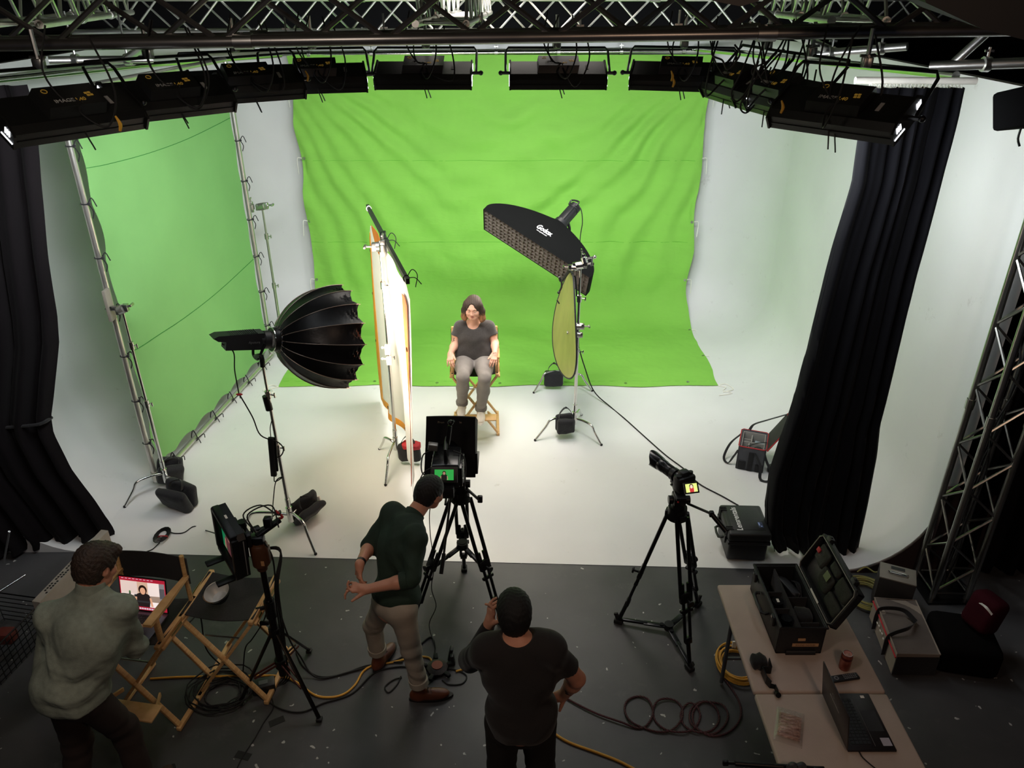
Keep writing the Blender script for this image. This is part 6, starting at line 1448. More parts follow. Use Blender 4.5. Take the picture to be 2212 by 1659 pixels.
def dish():
    c = G(474, 1290, .78); t = thing('reflector_dish', 'round silver reflector dish with a black shell lying on the stool', 'reflector', c)
    ax = V((-.1, -.25, 1)).normalized(); c = G(478, 1296, .752)+V((0, 0, .008))
    m = MB(); m.lathe([(.034, .0), (.05, .01), (.075, .05), (.086, .075), (.09, .085), (.088, .085)], c, ax, 32, cap=False); obj('shell', m, BLKG, t)
    m = MB(); m.lathe([(.0, .02), (.045, .022), (.07, .05), (.084, .0855)], c, ax, 32, cap=False); obj('bowl', m, mat('spun silver', 'd4d4d0', .5, .7), t)
    m = MB(); m.lathe([(.083, .084), (.09, .085), (.09, .091), (.083, .091)], c, ax, 32); obj('rim', m, CHR, t)
dish()

# ================================================================== folding table and what lies on it
def table():
    t = thing('folding_table', 'long white plastic folding table with a seam across its middle', 'table', (1.8, 3.14, 0)); tm = mat('off white plastic table', 'b5a497', .55, bump=.12, bs=160, var=.04)
    for y0, y1, nm in ((3.145, 4.05, 'tabletop_half'), (2.22, 3.135, 'tabletop_half')):
        m = MB(); m.box((1.795, (y0+y1)/2, .722), (.77, y1-y0, .04), bev=.014, seg=3); obj(nm, m, tm, t)
    for y in (3.85, 2.45):
        for x in (1.48, 2.1): m = MB(); m.cyl((x, y, .02), (x, y, .7), .014, n=10); obj('leg', m, mat('grey table leg', '6a6a6c', .4, .6), t)
        m = MB(); m.cyl((1.48, y, .25), (2.1, y, .25), .011, n=8); m.cyl((1.8, y, .25), (1.8, 3.14 if y > 3 else 3.1, .69), .009, n=8); obj('leg_brace', m, mat('grey table leg', '6a6a6c', .4, .6), t)
table()
def open_case():
    t = thing('equipment_case', 'open black case full of camera gear on the far end of the table', 'case', (1.755, 3.71, .742)); x0, x1, y0, y1, z0, z1 = 1.62, 1.90, 3.43, 4.0, .745, .955
    sh = mat('black case plastic', '18191a', .5, bump=.15, bs=120); m = MB(); th = .014
    for c, s in ((((x0+x1)/2, y0+th/2, (z0+z1)/2), (x1-x0, th, z1-z0)), (((x0+x1)/2, y1-th/2, (z0+z1)/2), (x1-x0, th, z1-z0)), ((x0+th/2, (y0+y1)/2, (z0+z1)/2), (th, y1-y0, z1-z0)), ((x1-th/2, (y0+y1)/2, (z0+z1)/2), (th, y1-y0, z1-z0)), (((x0+x1)/2, (y0+y1)/2, z0+.008), (x1-x0, y1-y0, .016))): m.box(c, s, bev=.004)
    m.tube([(x0, y0, z1), (x1, y0, z1), (x1, y1, z1), (x0, y1, z1)], .011, 8, closed=True); bd = obj('body', m, sh, t)
    m = MB(); xm = x0+.13; 
    for c, s in (((xm, (y0+y1)/2, .86), (.012, y1-y0-.04, .16)), (((x0+xm)/2, y0+.2, .85), (xm-x0-.02, .01, .14)), (((x0+xm)/2, y0+.35, .85), (xm-x0-.02, .01, .14)), (((x1+xm)/2, y0+.3, .85), (x1-xm-.02, .01, .14)), (((x1+xm)/2, y0+.08, .85), (x1-xm-.02, .01, .14))): m.box(c, s, bev=.003)
    obj('divider', m, BLKF, bd, kind='stuff')
    for (x, y, r, nm) in ((x0+.07, y0+.27, .036, 'w'), (x0+.08, y0+.12, .034, '')):
        m = MB(); m.cyl((x, y, .80), (x, y, .915), r, n=24); m.lathe([(.0, .0), (r*.8, 0), (r, -.002), (r, .006), (0, .006)], (x, y, .916), (0, 0, 1), 24); o = obj('lens', m, BLKG, t); tag(o, 'capped lens in the open case, ' + ('with a white label on its cap' if nm else 'nearer the front edge of the case'), 'lens'); o.parent = None; o.matrix_basis = t.matrix_basis.copy()
        if nm: m = MB(); m.box((x, y, .9235), (.016, .03, .001)); obj('cap_label', m, WHT, o)
    m = MB(); pillow(m, Matrix.Translation(((x1+xm)/2, y0+.18, .87)), .052, .06, .045); t2 = obj('pouch', m, BLKF, None); tag(t2, 'soft black pouch in the open case beside the labelled lens', 'pouch')
    m = MB(); pillow(m, Matrix.Translation(((x1+xm)/2-.02, y0+.42, .885)) @ Matrix.Rotation(R(20), 4, 'Z'), .03, .1, .04); t2 = obj('charger', m, BLK, None); tag(t2, 'black charger with a coiled lead at the far end of the open case', 'charger')
    m = MB()
    for k in range(4): m.tube([((x1+xm)/2+.03+.006*k, y0+.5, .88), ((x1+xm)/2+.03+.008*k, y0+.42, .92), ((x1+xm)/2+.03+.006*k, y0+.34, .88)], .003, 5, sub=5)
    obj('coiled_lead', m, RUB, t2)
    # latches, handle, label
    for y in (y0+.1, y1-.08):
        m = MB(); m.box((x0-.012, y, z1-.03), (.02, .045, .07), bev=.005); la = obj('latch', m, sh, bd); m = MB(); m.box((x0-.024, y, z1+.0), (.006, .016, .016)); obj('hasp_plate', m, CHR, la)
    m = MB(); m.tube([(x0-.005, y0+.2, z1-.07), (x0-.045, y0+.21, z1-.075), (x0-.045, y0+.37, z1-.075), (x0-.005, y0+.38, z1-.07)], .011, 8, sub=2); obj('handle', m, BLK, bd)
    m = MB(); m.box(((x0+x1)/2+.03, y0-.003, z0+.075), (.16, .004, .022)); lb = obj('sticker', m, mat('tan sticker', 'c79a70', .5), bd); m = MB(); m.box(((x0+x1)/2, y0-.004, z0+.12), (.045, .006, .016)); obj('tab', m, mat('tan sticker', 'c79a70', .5), bd)
    obj('lettering', text_mb('SOUND DEVICES', Matrix.Translation(((x0+x1)/2+.03, y0-.0055, z0+.075)) @ Matrix.Rotation(R(90), 4, 'X'), .016, .0003), BLK, lb)
    m = MB(); m.cyl((x0+.06, y0+.005, z0+.01), (x1-.04, y0+.005, z0+.01), .02, n=12); obj('wheel_bar', m, BLK, bd)
    # lid, hinged on the right side and leaning back
    ang = R(66); ex = V((0, 1, 0)); u = V((math.cos(ang), 0, math.sin(ang))); n = V((-math.sin(ang), 0, math.cos(ang)))
    L = Matrix.Translation((x1+.02, y0, z1)) @ Matrix((ex, u, n)).transposed().to_4x4(); W, H = y1-y0, .29; m = MB(L)
    m.box((W/2, H/2, -.035), (W, H, .012), bev=.004)
    for c, s in (((W/2, .007, -.015), (W, .014, .045)), ((W/2, H-.007, -.015), (W, .014, .045)), ((.007, H/2, -.015), (.014, H, .045)), ((W-.007, H/2, -.015), (.014, H, .045))): m.box(c, s, bev=.004)
    m.tube([(.03, .0, .006), (W-.03, .0, .006), (W, .03, .006), (W, H-.03, .006), (W-.03, H, .006), (.03, H, .006), (0, H-.03, .006), (0, .03, .006)], .009, 8, closed=True); ld = obj('lid', m, sh, t)
    m = MB(L); m.tube([(.03, .006, .016), (W-.03, .006, .016), (W-.006, .03, .016), (W-.006, H-.03, .016), (W-.03, H-.006, .016), (.03, H-.006, .016), (.006, H-.03, .016), (.006, .03, .016)], .003, 6, closed=True); obj('gasket', m, mat('grey gasket', '8a8a80', .5), ld)
    for x, y, sx, sy in ((.12, .2, .17, .1), (.3, .12, .16, .12), (.45, .19, .14, .12), (.28, .23, .12, .06), (.12, .08, .18, .08)):
        m = MB(); pillow(m, L @ Matrix.Translation((x, y, -.012)) @ Matrix.Rotation(R(90), 4, 'X'), sx/2, .018, sy/2); obj('lid_pocket', m, mat('dark olive mesh', '26271f', .8, bump=.2, bs=80), ld)
    m = MB(L); m.box((.29, .16, .012), (.06, .05, .002)); obj('pocket_badge', m, mat('olive badge', '6c7a50', .6), ld); m = MB(L); m.box((.5, .2, .01), (.04, .03, .01), bev=.003); obj('red_pouch', m, RED, ld)
    m = MB(L); m.box((.26, .01, .0175), (.13, .014, .002)); obj('paper_label', m, WHT, ld)
    for x in (.1, W-.08): m = MB(L); m.box((x, H+.015, -.005), (.05, .03, .035), bev=.004); m.box((x, H+.034, .0), (.016, .006, .016)); obj('latch', m, CHR if False else sh, ld)
open_case()
def table_things():
    c = V((2.0, 3.32, .744)); t = thing('drink_can', 'red brown drink can standing on the table beyond the laptop', 'can', c)
    cm = mat('printed red brown can', '8a4438', .3, .5, c2='a86858', vs=25); m = MB(); m.lathe([(.0, .004), (.024, .004), (.03, .0), (.033, .012), (.033, .1), (.03, .113), (.027, .118)], c, (0, 0, 1), 32); b = obj('body', m, cm, t)
    m = MB(); m.lathe([(.027, .116), (.0285, .121), (.026, .121), (.025, .114), (.0, .114)], c, (0, 0, 1), 32); m.tube([c+V((.0, .002, .116)), c+V((.01, -.006, .118)), c+V((.0, -.014, .117)), c+V((-.01, -.006, .118))], .002, 5, closed=True, sub=3); obj('lid', m, STEEL, t)
    m = MB(); m.lathe([(.0333, .1), (.0335, .09), (.0333, .082)], c, (0, 0, 1), 32); obj('band', m, mat('dark red band', '5a1a1c', .3, .5), b)
    M = Matrix.Translation((1.965, 3.235, .748)) @ Matrix.Rotation(R(10), 4, 'Z'); t = thing('remote_control', 'black remote control lying behind the table laptop', 'remote', M.translation)
    m = MB(M); m.box((0, 0, .006), (.185, .045, .016), bev=.005); b = obj('body', m, BLK, t); m = MB(M)
    for i in range(7):
        for j in range(3): m.box((-.0+i*.012, -.012+j*.012, .0145), (.007, .007, .003))
    m.lathe([(.008, 0), (.014, 0), (.014, .002), (.008, .002)], (-.05, 0, .014), (0, 0, 1), 20); obj('button', m, mat('grey buttons', '77777a', .5), b, kind='stuff')
    c = V((1.485, 3.335, .744)); m = MB(); pillow(m, Matrix.Translation(c+V((0, 0, .035))), .05, .045, .04, e=.8); solo('foam_windscreen', m, BLKF, 'small black foam dome at the left edge of the table', 'windscreen')
    m = MB(); z = .748; P = [V((1.545, 3.34, z)), V((1.54, 3.27, z)), V((1.485, 3.275, z)), V((1.49, 3.2, z)), V((1.505, 3.165, z)), V((1.53, 3.16, z)), V((1.535, 3.12, z))]
    for i in range(len(P)-1): m.prism([P[i], P[i+1], P[i+1]+V((0, 0, .055 if i < 4 else .03)), P[i]+V((0, 0, .055 if i < 4 else .035))], (.006, .004, 0))
    m.cyl((1.535, 3.13, .75), (1.535, 3.1, .765), .016, n=12); solo('metal_bracket', m, BLKM, 'bent black metal bracket on the table beside the foam dome', 'bracket')
    # dark laptop
    def ext(M, L, w, dp, dk, ld):
        m = MB(M); m.box((w*.86, dp*.86, .0152), (.05, .05, .0006)); obj('paper_sticker', m, mat('pale sticker', 'a8a4b0', .5), dk); m = MB(M); m.box((w*.07, dp*.82, .0152), (.018, .022, .0006)); obj('small_sticker', m, WHT, dk)
        m = MB(L); m.box((w*.5, dp*.55, -.0085), (.13, .006, .001)); m.lathe([(.012, 0), (.0135, 0), (.0135, .001), (.012, .001)], (w*.45, dp*.68, -.0095), (0, 0, 1), 24); obj('badge', m, mat('pale chrome badge', 'cfcfca', .25, .8), ld)
        m = MB(M); m.box((w*.5, dp*.6, .0146), (w*.86, .002, .0006)); obj('deck_line', m, mat('grey line', '66605c', .5), dk)
    laptop('dark open laptop on the near half of the table, its back to the left', 'laptop', (1.80, 3.12, .745), (1.80, 2.745, .745), (1, 0, 0), .262, (-.16, 0, 1), mat('dark brown black laptop', '241f20', .4, .3), mat('dark laptop lid', '2b2625', .35, .4), None, ext)
    m = MB(); m.tube([(1.86, 2.745, .75), (1.87, 2.70, .75), (1.93, 2.62, .749), (2.02, 2.56, .749), (2.12, 2.52, .749)], .0035, 6, sub=6); solo('laptop_charger_cord', m, RUB, 'thin black cord running from the table laptop to the frame bottom', 'cord')
    # snack bars in a clear bag
    M = Matrix.Translation((1.535, 2.90, .748)) @ Matrix.Rotation(R(-22), 4, 'Z'); wr_ = mat('brown striped wrapper', '8a5c48', .4, c2='c8a08c', vs=3, stretch=(3, 40, 1))
    for i in range(7):
        m = MB(M @ Matrix.Translation((.0, -.075+i*.023, .012+.003*(i % 2)))); m.box((0, 0, 0), (.1, .019, .016), bev=.004); m.box((.054, 0, 0), (.01, .02, .003)); m.box((-.054, 0, 0), (.01, .02, .003))
        solo('snack_bar', m, wr_, 'wrapped bar in the clear bag, '+('nearest the bottom edge of the photo', 'second from the bottom edge', 'third from the bottom edge', 'the middle one of the seven', 'third from the far end', 'second from the far end', 'at the far end')[i], 'snack bar', 'wrapped bars in the clear bag')
    m = MB(M); m.sheet(lambda u, v: V((-.075+.15*u, -.12+.24*v, .003+.034*math.sin(u*PI)**.6*math.sin(min(1, v*1.02)*PI)**.5+.006*noise.noise(V((u*14, v*18, 1))))) if 0 < u < 1 and 0 < v < 1 else V((-.075+.15*u, -.12+.24*v, .003)), 30, 40, .0006)
    fm = mat('clear crinkled film', 'f4f4f4', .12, trans=.9, alpha=.28, bump=.6, bs=60); solo('clear_bag', m, fm, 'clear crinkled plastic bag around the wrapped bars on the table', 'bag')
    m = MB(); c = V((1.47, 2.61, .746)); m.lathe([(.0, 0), (.03, 0), (.03, .03), (.0, .03)], c, (0, 0, 1), 16)
    for s in (-1, 1): m.tube([c+V((s*.022, 0, .02)), c+V((s*.04, 0, .055)), c+V((s*.028, 0, .085)), c+V((s*.006, 0, .075))], .013, 8, sub=4)
    solo('spring_clamp', m, mat('grey clamp plastic', '3c4044', .5), 'grey forked clamp near the bottom edge of the table', 'clamp')
    m = MB(); m.cyl((1.17, 2.66, .77), (1.60, 2.63, .765), .014, n=12); m.cyl((1.13, 2.663, .77), (1.18, 2.66, .77), .008, n=8); m.box((1.12, 2.66, .775), (.03, .02, .03), bev=.004); m.box((1.6, 2.62, .765), (.06, .04, .03), bev=.006); solo('grip_rod', m, BLKM, 'black extension arm lying across the table corner at the bottom edge', 'arm')
    m = MB(); m.box((1.80, 2.60, .765), (.12, .035, .03), bev=.01); m.cyl((1.75, 2.6, .765), (1.72, 2.59, .765), .012, n=8); solo('small_clamp', m, BLK, 'small black clamp at the bottom edge right of the grey clamp', 'clamp')
table_things()

# ================================================================== cases and bags
def rental_case():
    x0, x1, y0, y1 = 1.83, 2.19, 5.13, 5.55; M = Matrix.Translation(((x0+x1)/2, (y0+y1)/2, .004)) @ Matrix.Rotation(R(-2), 4, 'Z'); w, l = x1-x0, y1-y0
    t = thing('rental_case', 'closed black rental case with white lettering at the edge of the white floor', 'case', M.translation); sh = mat('black ribbed case', '1b1c1d', .5, bump=.1, bs=60)
    m = MB(M); m.box((0, 0, .11), (w-.03, l-.03, .2), bev=.02, seg=3); m.box((0, 0, .2), (w, l, .03), bev=.008); b = obj('body', m, sh, t)
    m = MB(M); m.box((0, 0, .262), (w, l, .085), bev=.022, seg=3); m.box((0, .01, .304), (w-.08, l-.1, .006), bev=.002); ld = obj('lid', m, sh, t)
    for y in (-.13, .14):
        m = MB(M)
        for k in range(3): m.box((-w/2+.02, y-.02+k*.02, .262), (.06, .009, .1), bev=.003)
        obj('rib', m, sh, ld)
        m = MB(M); m.box((-w/2-.008, y, .2), (.016, .05, .07), bev=.004); obj('latch', m, BLKM, b)
    m = MB(M); m.tube([(-w/2, -.07, .17), (-w/2-.045, -.065, .16), (-w/2-.045, .065, .16), (-w/2, .07, .17)], .011, 8, sub=2); obj('handle', m, BLK, b)
    tx = text_mb('Lensrentals', M @ Matrix.Translation((-.075, .0, .3075)) @ Matrix.Rotation(R(90), 4, 'Z') , .07, .0005, sx=1.0, bold=.001); obj('lettering', tx, mat('white lettering', 'dcdcdc', .5), ld)
    m = MB(M); m.box((.11, -.08, .3075), (.04, .075, .001)); lb = obj('label', m, mat('dark blue label', '2a3350', .4), ld); m = MB(M); m.box((.1, -.07, .3082), (.012, .04, .0006)); m.box((.115, -.1, .3082), (.012, .012, .0006)); obj('label_print', m, mat('pale blue print', '8fa0d8', .5), lb)
rental_case()
def camera_bag():
    M = Matrix.Translation((2.47, 6.70, .004)) @ Matrix.Rotation(R(-20), 4, 'Z'); w, l, h = .27, .36, .27; t = thing('camera_bag', 'open grey camera bag with red piping and padded dividers on the white floor', 'bag', M.translation)
    gm = mat('slate grey bag cloth', '47484d', .8, bump=.2, bs=90); lin_ = mat('pale grey lining', '9c9a94', .85, bump=.1, bs=60); m = MB(M); th = .02
    for c, s in (((0, -l/2+th/2, h/2), (w, th, h)), ((0, l/2-th/2, h/2), (w, th, h)), ((-w/2+th/2, 0, h/2), (th, l, h)), ((w/2-th/2, 0, h/2), (th, l, h)), ((0, 0, .01), (w, l, .02))): m.box(c, s, bev=.007)
    b = obj('body', m, gm, t); m = MB(M); q = .006; m.tube([(-w/2+.02, -l/2, h), (w/2-.02, -l/2, h), (w/2, -l/2+.02, h), (w/2, l/2-.02, h), (w/2-.02, l/2, h), (-w/2+.02, l/2, h), (-w/2, l/2-.02, h), (-w/2, -l/2+.02, h)], .006, 6, closed=True); obj('red_piping', m, RED, b)
    for c, s in (((0, 0, h*.5), (w-.05, .012, h*.72)), ((-.02, .085, h*.5), (.012, .15, h*.72)), ((-.075, .06, h*.5), (.1, .01, h*.7)), ((-.04, -.085, h*.5), (.012, .15, h*.7))): m = MB(M); m.box(c, s, bev=.004); obj('divider', m, lin_, b)
    m = MB(M)
    for c, s in (((0, -l/2+.026, h*.52), (w-.05, .008, h*.9)), ((0, l/2-.026, h*.52), (w-.05, .008, h*.9)), ((-w/2+.026, 0, h*.52), (.008, l-.05, h*.9)), ((w/2-.026, 0, h*.52), (.008, l-.05, h*.9))): m.box(c, s, bev=.003)
    obj('lining', m, lin_, b); m = MB(M); m.box((-.08, -l/2-.004, .06), (.075, .01, .09), bev=.004); m.box((.09, -l/2-.004, .05), (.08, .01, .08), bev=.004); m.box((.0, -l/2-.005, h*.42), (.05, .012, h*.8), bev=.003); obj('patch', m, BLKF, b)
    L = M @ Matrix.Translation((w/2, 0, h)) @ Matrix.Rotation(R(-62), 4, 'Y'); m = MB(L); m.sheet(lambda u, v: V((.3*u, -l/2+l*v*(1-.0*u), .02*math.sin(v*PI)*math.sin(u*PI))), 10, 10, .016); ld = obj('lid', m, mat('dark lid lining', '2e2d2c', .85), b); m = MB(L); m.tube([(0, -l/2, -.008), (.3, -l/2, -.008), (.3, l/2, -.008), (0, l/2, -.008)], .007, 6); obj('red_piping', m, RED, ld)
    m = MB(M); m.box((.06, .08, h*.55), (.1, .11, .03), Euler((R(20), R(8), 0)).to_matrix(), bev=.003); tag(obj('pale_box', m, mat('pale blue card', '8a989c', .6)), 'pale blue card box tucked inside the open camera bag', 'box')
    m = MB(M); m.lathe([(.0, 0), (.04, 0), (.042, .11), (.03, .12), (0, .12)], (.055, -.085, .11), (0, 0, 1), 24); tag(obj('lens', m, BLKG), 'black lens standing in a compartment of the open camera bag', 'lens')
    m = MB(M); strap(m, [(-.06, l/2, h), (-.02, l/2+.03, h+.06), (.1, l/2+.02, h+.14), (.27, l/2-.02, h+.26)], .03); strap(m, [(-w/2, .1, h-.02), (-w/2-.09, .06, .14), (-w/2-.13, -.05, .03), (-w/2-.08, -.12, .012), (-w/2-.03, -.1, .1), (-w/2, -.08, .16)], .025)
    strap(m, [(.03, -l/2, h-.05), (.1, -l/2-.06, .12), (.12, -l/2-.14, .02), (.2, -l/2-.14, .012), (.22, -l/2-.04, .03), (w/2, -l/2+.05, .16), (w/2-.02, -l/2+.06, h)], .03); strap(m, [(-.06, -l/2+.03, h-.01), (.03, -.12, h+.03), (.13, -.05, h+.02)], .012); obj('strap', m, BLKF, b)
    c = M @ V((w/2+.09, -l/2+.08, .03)); m = MB(); m.lathe([(.0, -.03), (.05, -.03), (.055, 0), (.05, .025), (.0, .025)], c, (0, 0, 1), 24); solo('round_cap', m, BLKG, 'round black lens cap on the floor right of the open camera bag', 'lens cap')
camera_bag()
def grey_bag():
    q = [U(G(*p, .2), 0) for p in ((1889, 1292), (1978, 1298), (2031, 1415), (1938, 1414))]; t = thing('gear_bag', 'long taupe padded gear bag with black straps on the floor right of the table', 'bag', (2.75, 4.2, 0)); h = .2
    gm = mat('taupe bag cloth', '5e5650', .85, bump=.2, bs=60)
    m = MB(); m.prism([p+V((0, 0, .01)) for p in q], (0, 0, h-.012)); bd = obj('body', m, [mat('cream side cloth', '8e8478', .85)], t)
    m = MB(); m.sheet(lambda u, v: q[3].lerp(q[2], u).lerp(q[0].lerp(q[1], u), v)+V((0, 0, h+.012*math.sin(u*PI)*math.sin(v*PI)+.006*math.sin(u*6+v*14)*(v > .6))), 20, 26, .014); obj('top_panel', m, gm, bd)
    m = MB(); m.prism([q[3]+V((.0, -.003, .012)), q[2]+V((.0, -.003, .012)), q[2]+V((.0, -.003, h-.02)), q[3]+V((0, -.003, h-.02))], (0, -.006, 0)); obj('end_panel', m, BLKF, bd)
    m = MB(); m.tube([q[3]+V((-.004, 0, h-.03)), q[0]+V((-.004, 0, h-.03))], .006, 6); obj('red_zip', m, RED, bd)
    m = MB(); m.tube([p+V((0, 0, h+.004)) for p in q], .006, 6, closed=True); obj('piping', m, mat('cream side cloth', '8e8478', .85), bd)
    for y in (.3, .75): m = MB(); a = q[3].lerp(q[0], y); strap(m, [a+V((-.008, 0, .02)), a+V((-.012, 0, h-.02)), a+V((.02, -.0, h+.03)), a+V((.14, -.05*(1 if y > .5 else -.5), h+.06)), q[3].lerp(q[0], .5)+V((.22, 0, h+.03))], .035, up=(0, 1, 0)); obj('strap', m, BLKF, bd)
    m = MB()
    for k in range(5): m.box(q[3].lerp(q[0], .42+.07*k)+V((-.008, 0, h*.55+.01*(k % 2))), (.003, .02, .012))
    obj('worn_print', m, WHT, bd, kind='stuff')
grey_bag()
M = Matrix.Translation((3.0, 4.62, 0)) @ Matrix.Rotation(R(-24), 4, 'Z'); t = thing('metal_box', 'pale lidded box with a folding handle at the foot of the upright truss', 'box', M.translation)
m = MB(M); m.box((0, 0, .165), (.26, .19, .32), bev=.006); b = obj('body', m, mat('dark box side', '2a2827', .6), t); m = MB(M); m.box((0, 0, .33), (.26, .19, .012), bev=.003); ld = obj('top_plate', m, mat('pale worn metal', '7c776c', .6, bump=.1, bs=30), t)
m = MB(M); m.tube([(-.05, -.0, .34), (-.06, -.03, .352), (.06, -.03, .352), (.05, .0, .34)], .006, 6, sub=2, closed=True); obj('handle', m, CHR, ld); m = MB(M); m.box((.0, .055, .3375), (.1, .035, .002)); obj('rating_plate', m, BLK, ld)
m = MB(); m.box(G(2132, 1310, .45)+V((0, 0, -.05)), (.17, .22, .28), Euler((0, R(15), R(20))).to_matrix(), bev=.05, seg=3); t = thing('red_bag', 'dark red bag with a white strap by the right edge', 'bag', G(2140, 1305, 0)); obj('body', m, mat('dark red nylon', '300812', .85, spec=.1), t)
m = MB(); strap(m, [G(2118, 1303, .57), G(2130, 1312, .6), G(2143, 1328, .57)], .02); obj('white_strap', m, WHT, t)
m = MB(); m.box((3.28, 4.1, .13), (.42, .42, .26), Euler((0, 0, R(-12))).to_matrix(), bev=.06, seg=3); solo('dark_duffel', m, mat('dull black nylon', '0a0909', .95, spec=.08), 'shapeless black duffel between the taupe bag and the red bag', 'bag')
# left edge: white panel, crate, truss foot
def left_things():
    t = thing('curved_panel', 'pale cardboard panel with a curved cut-out leaning behind the laptop user', 'panel', (-3.1, 4.1, 0)); a, b = V((-3.12, 3.78, .78)), V((-3.02, 4.52, .78))
    ex = (b-a).normalized(); m = MB(); Lg = (b-a).length; top = []; 
    out = [(0, 0), (0, .06), (Lg, .06), (Lg, -.1), (Lg*.86, -.0)]+[(Lg*.80-Lg*.25*math.sin(k/8*PI/2), -.02-.30*(1-math.cos(k/8*PI/2))) for k in range(9)]+[(Lg*.3, -.6), (0, -.6)]
    m.prism([a+ex*x+V((0, 0, z)) for x, z in out], (.055, -.01, 0)); obj('board', m, mat('pale grey cardboard', 'b8b0a4', .7, bump=.05, bs=30), t)
    m = MB(); 
    for k in range(22):
        for j in range(2):
            if (k*7+j*3) % 5: m.box(a+ex*(.08+k*.022)+V((.02+.022*j, 0, .0615)), (.012, .014, .001), Euler((0, 0, R(-8))).to_matrix())
    obj('printed_marks', m, mat('black print', '1c1c1c', .6), t, kind='stuff')
    m = MB(); m.box((-3.02, 4.15, .09), (.2, .5, .18), bev=.03); obj('base', m, mat('grey board base', '4a4642', .7), t)
    t = thing('wire_crate', 'dark wire crate with odds and ends at the left edge', 'crate', (-3.75, 4.15, 0)); m = MB(); M = Matrix.Translation((-3.78, 4.12, .01)) @ Matrix.Rotation(R(-10), 4, 'Z')
    for k in range(7):
        z = .02+k*.045
        for a_, b_ in (((-.22, -.3), (.22, -.3)), ((.22, -.3), (.22, .3)), ((.22, .3), (-.22, .3)), ((-.22, .3), (-.22, -.3))): m.cyl(M @ V((*a_, z)), M @ V((*b_, z)), .0035, n=5)
    for k in range(13): y = -.3+.05*k; m.cyl(M @ V((.22, y, 0)), M @ V((.22, y, .29)), .003, n=5); m.cyl(M @ V((-.22, y, 0)), M @ V((-.22, y, .29)), .003, n=5)
    for k in range(9): x = -.2+.05*k; m.cyl(M @ V((x, -.3, 0)), M @ V((x, -.3, .29)), .003, n=5)
    m.tube([M @ V(p) for p in ((-.22, -.3, .29), (.22, -.3, .29), (.22, .3, .29), (-.22, .3, .29))], .007, 6, closed=True); obj('wire_mesh', m, BLKM, t)
    m = MB(); m.box(M @ V((.12, .0, .2)), (.12, .1, .1), bev=.02); obj('red_tin', m, mat('dull red tin', '6a3028', .5), None); tag(bpy.data.objects['red_tin'], 'dull red tin inside the wire crate', 'tin')
    m = MB(); m.ball(M @ V((.08, -.15, .2)), (.05, .06, .03)); o = obj('green_cloth', m, mat('green cloth', '3c5a38', .8), None); tag(o, 'small green cloth on top of the wire crate contents', 'cloth')
    pipe('bright thin pole standing behind the left curtain edge', (G(8, 1216, .3), D(20, 1148, 4.6)), .008, CHR)
    pipe('thin chrome rod slanting at the left edge above the crate', (D(-10, 1283, 4.3), D(55, 1242, 4.5)), .008, CHR)
left_things()

# ================================================================== cables and tape on the floor
YC = mat('yellow cable jacket', 'd9a03a', .5); YD = mat('dull yellow cable', '8c8648', .55)
def cord(label, pts, r, mt, sub=8, name='cable', z=None):
    q = [G(*p) if len(p) == 2 else V(p) for p in pts]; q = [V((p.x, p.y, max(p.z, r)+.001)) for p in q]
    m = MB(); m.tube(q, r, 8, sub=sub); return solo(name, m, mt, label, 'cable')
cord('yellow extension cord snaking past the boots to the power box', [(325, 1468), (400, 1464), (520, 1462), (600, 1462), (640, 1475), (680, 1503), (715, 1508), (745, 1500), (768, 1480), (785, 1452), (810, 1438), (850, 1432), (895, 1421), (925, 1422), (934, 1432)], .0075, YC)
cord('short yellow lead leaving the power box to the right', [(985, 1452), (1000, 1448), (1020, 1442), (1060, 1450)], .0075, YC)
cord('yellow extension cord crossing the floor at the bottom right of the black tee', [(1160, 1560), (1195, 1585), (1230, 1606), (1290, 1628), (1340, 1648), (1400, 1680)], .0085, YC)
cord('black cable curling from the monitor stand under the near boot', [(640, 1410), (655, 1440), (690, 1463), (740, 1458), (790, 1440), (850, 1430), (900, 1400), (930, 1378), (940, 1400), (935, 1430)], .006, RUB)
cord('black cable running along the floor below the yellow cord', [(560, 1500), (600, 1530), (650, 1540), (700, 1520), (760, 1500), (810, 1455), (860, 1442), (900, 1445), (935, 1450)], .006, RUB)
cord('small loop of black cable beside the stepping leg', [(868, 1465), (850, 1470), (832, 1485), (840, 1497), (858, 1480), (866, 1462)], .005, RUB)
cord('black cable loop on the right of the power box', [(960, 1445), (990, 1450), (1008, 1462), (998, 1478), (970, 1480), (955, 1470)], .005, RUB)
cord('thin black wire between the bottom tape patches', [(585, 1500), (590, 1530), (570, 1562), (548, 1600), (525, 1635), (510, 1665)], .004, RUB)
m = MB(); random.seed(5)
for k in range(9):
    c = G(480+random.uniform(-8, 8), 1500+random.uniform(-8, 8)); rx, ry = .12+.018*k*.8, .10+.012*k; a0 = random.uniform(0, 6)
    m.tube([V((c.x+rx*math.cos(a0+2*PI*i/22), c.y+ry*math.sin(a0+2*PI*i/22), .01+.006*k+.01*math.sin(i*1.7+k))) for i in range(22)], .0055, 6, closed=True)
m.tube([G(480, 1440, .05), G(445, 1400, .3), G(432, 1330, .6), U(CH1, .7)+V((.3, 0, 0))], .005, 6, sub=6); m.tube([G(525, 1450, .02), G(530, 1400, .25), G(545, 1380, .3), G(570, 1340, .5), D(580, 1300, 3.8)], .005, 6, sub=6)
solo('cable_coil', m, RUB, 'heap of coiled black cable in front of the two director chairs', 'cable')
m = MB()
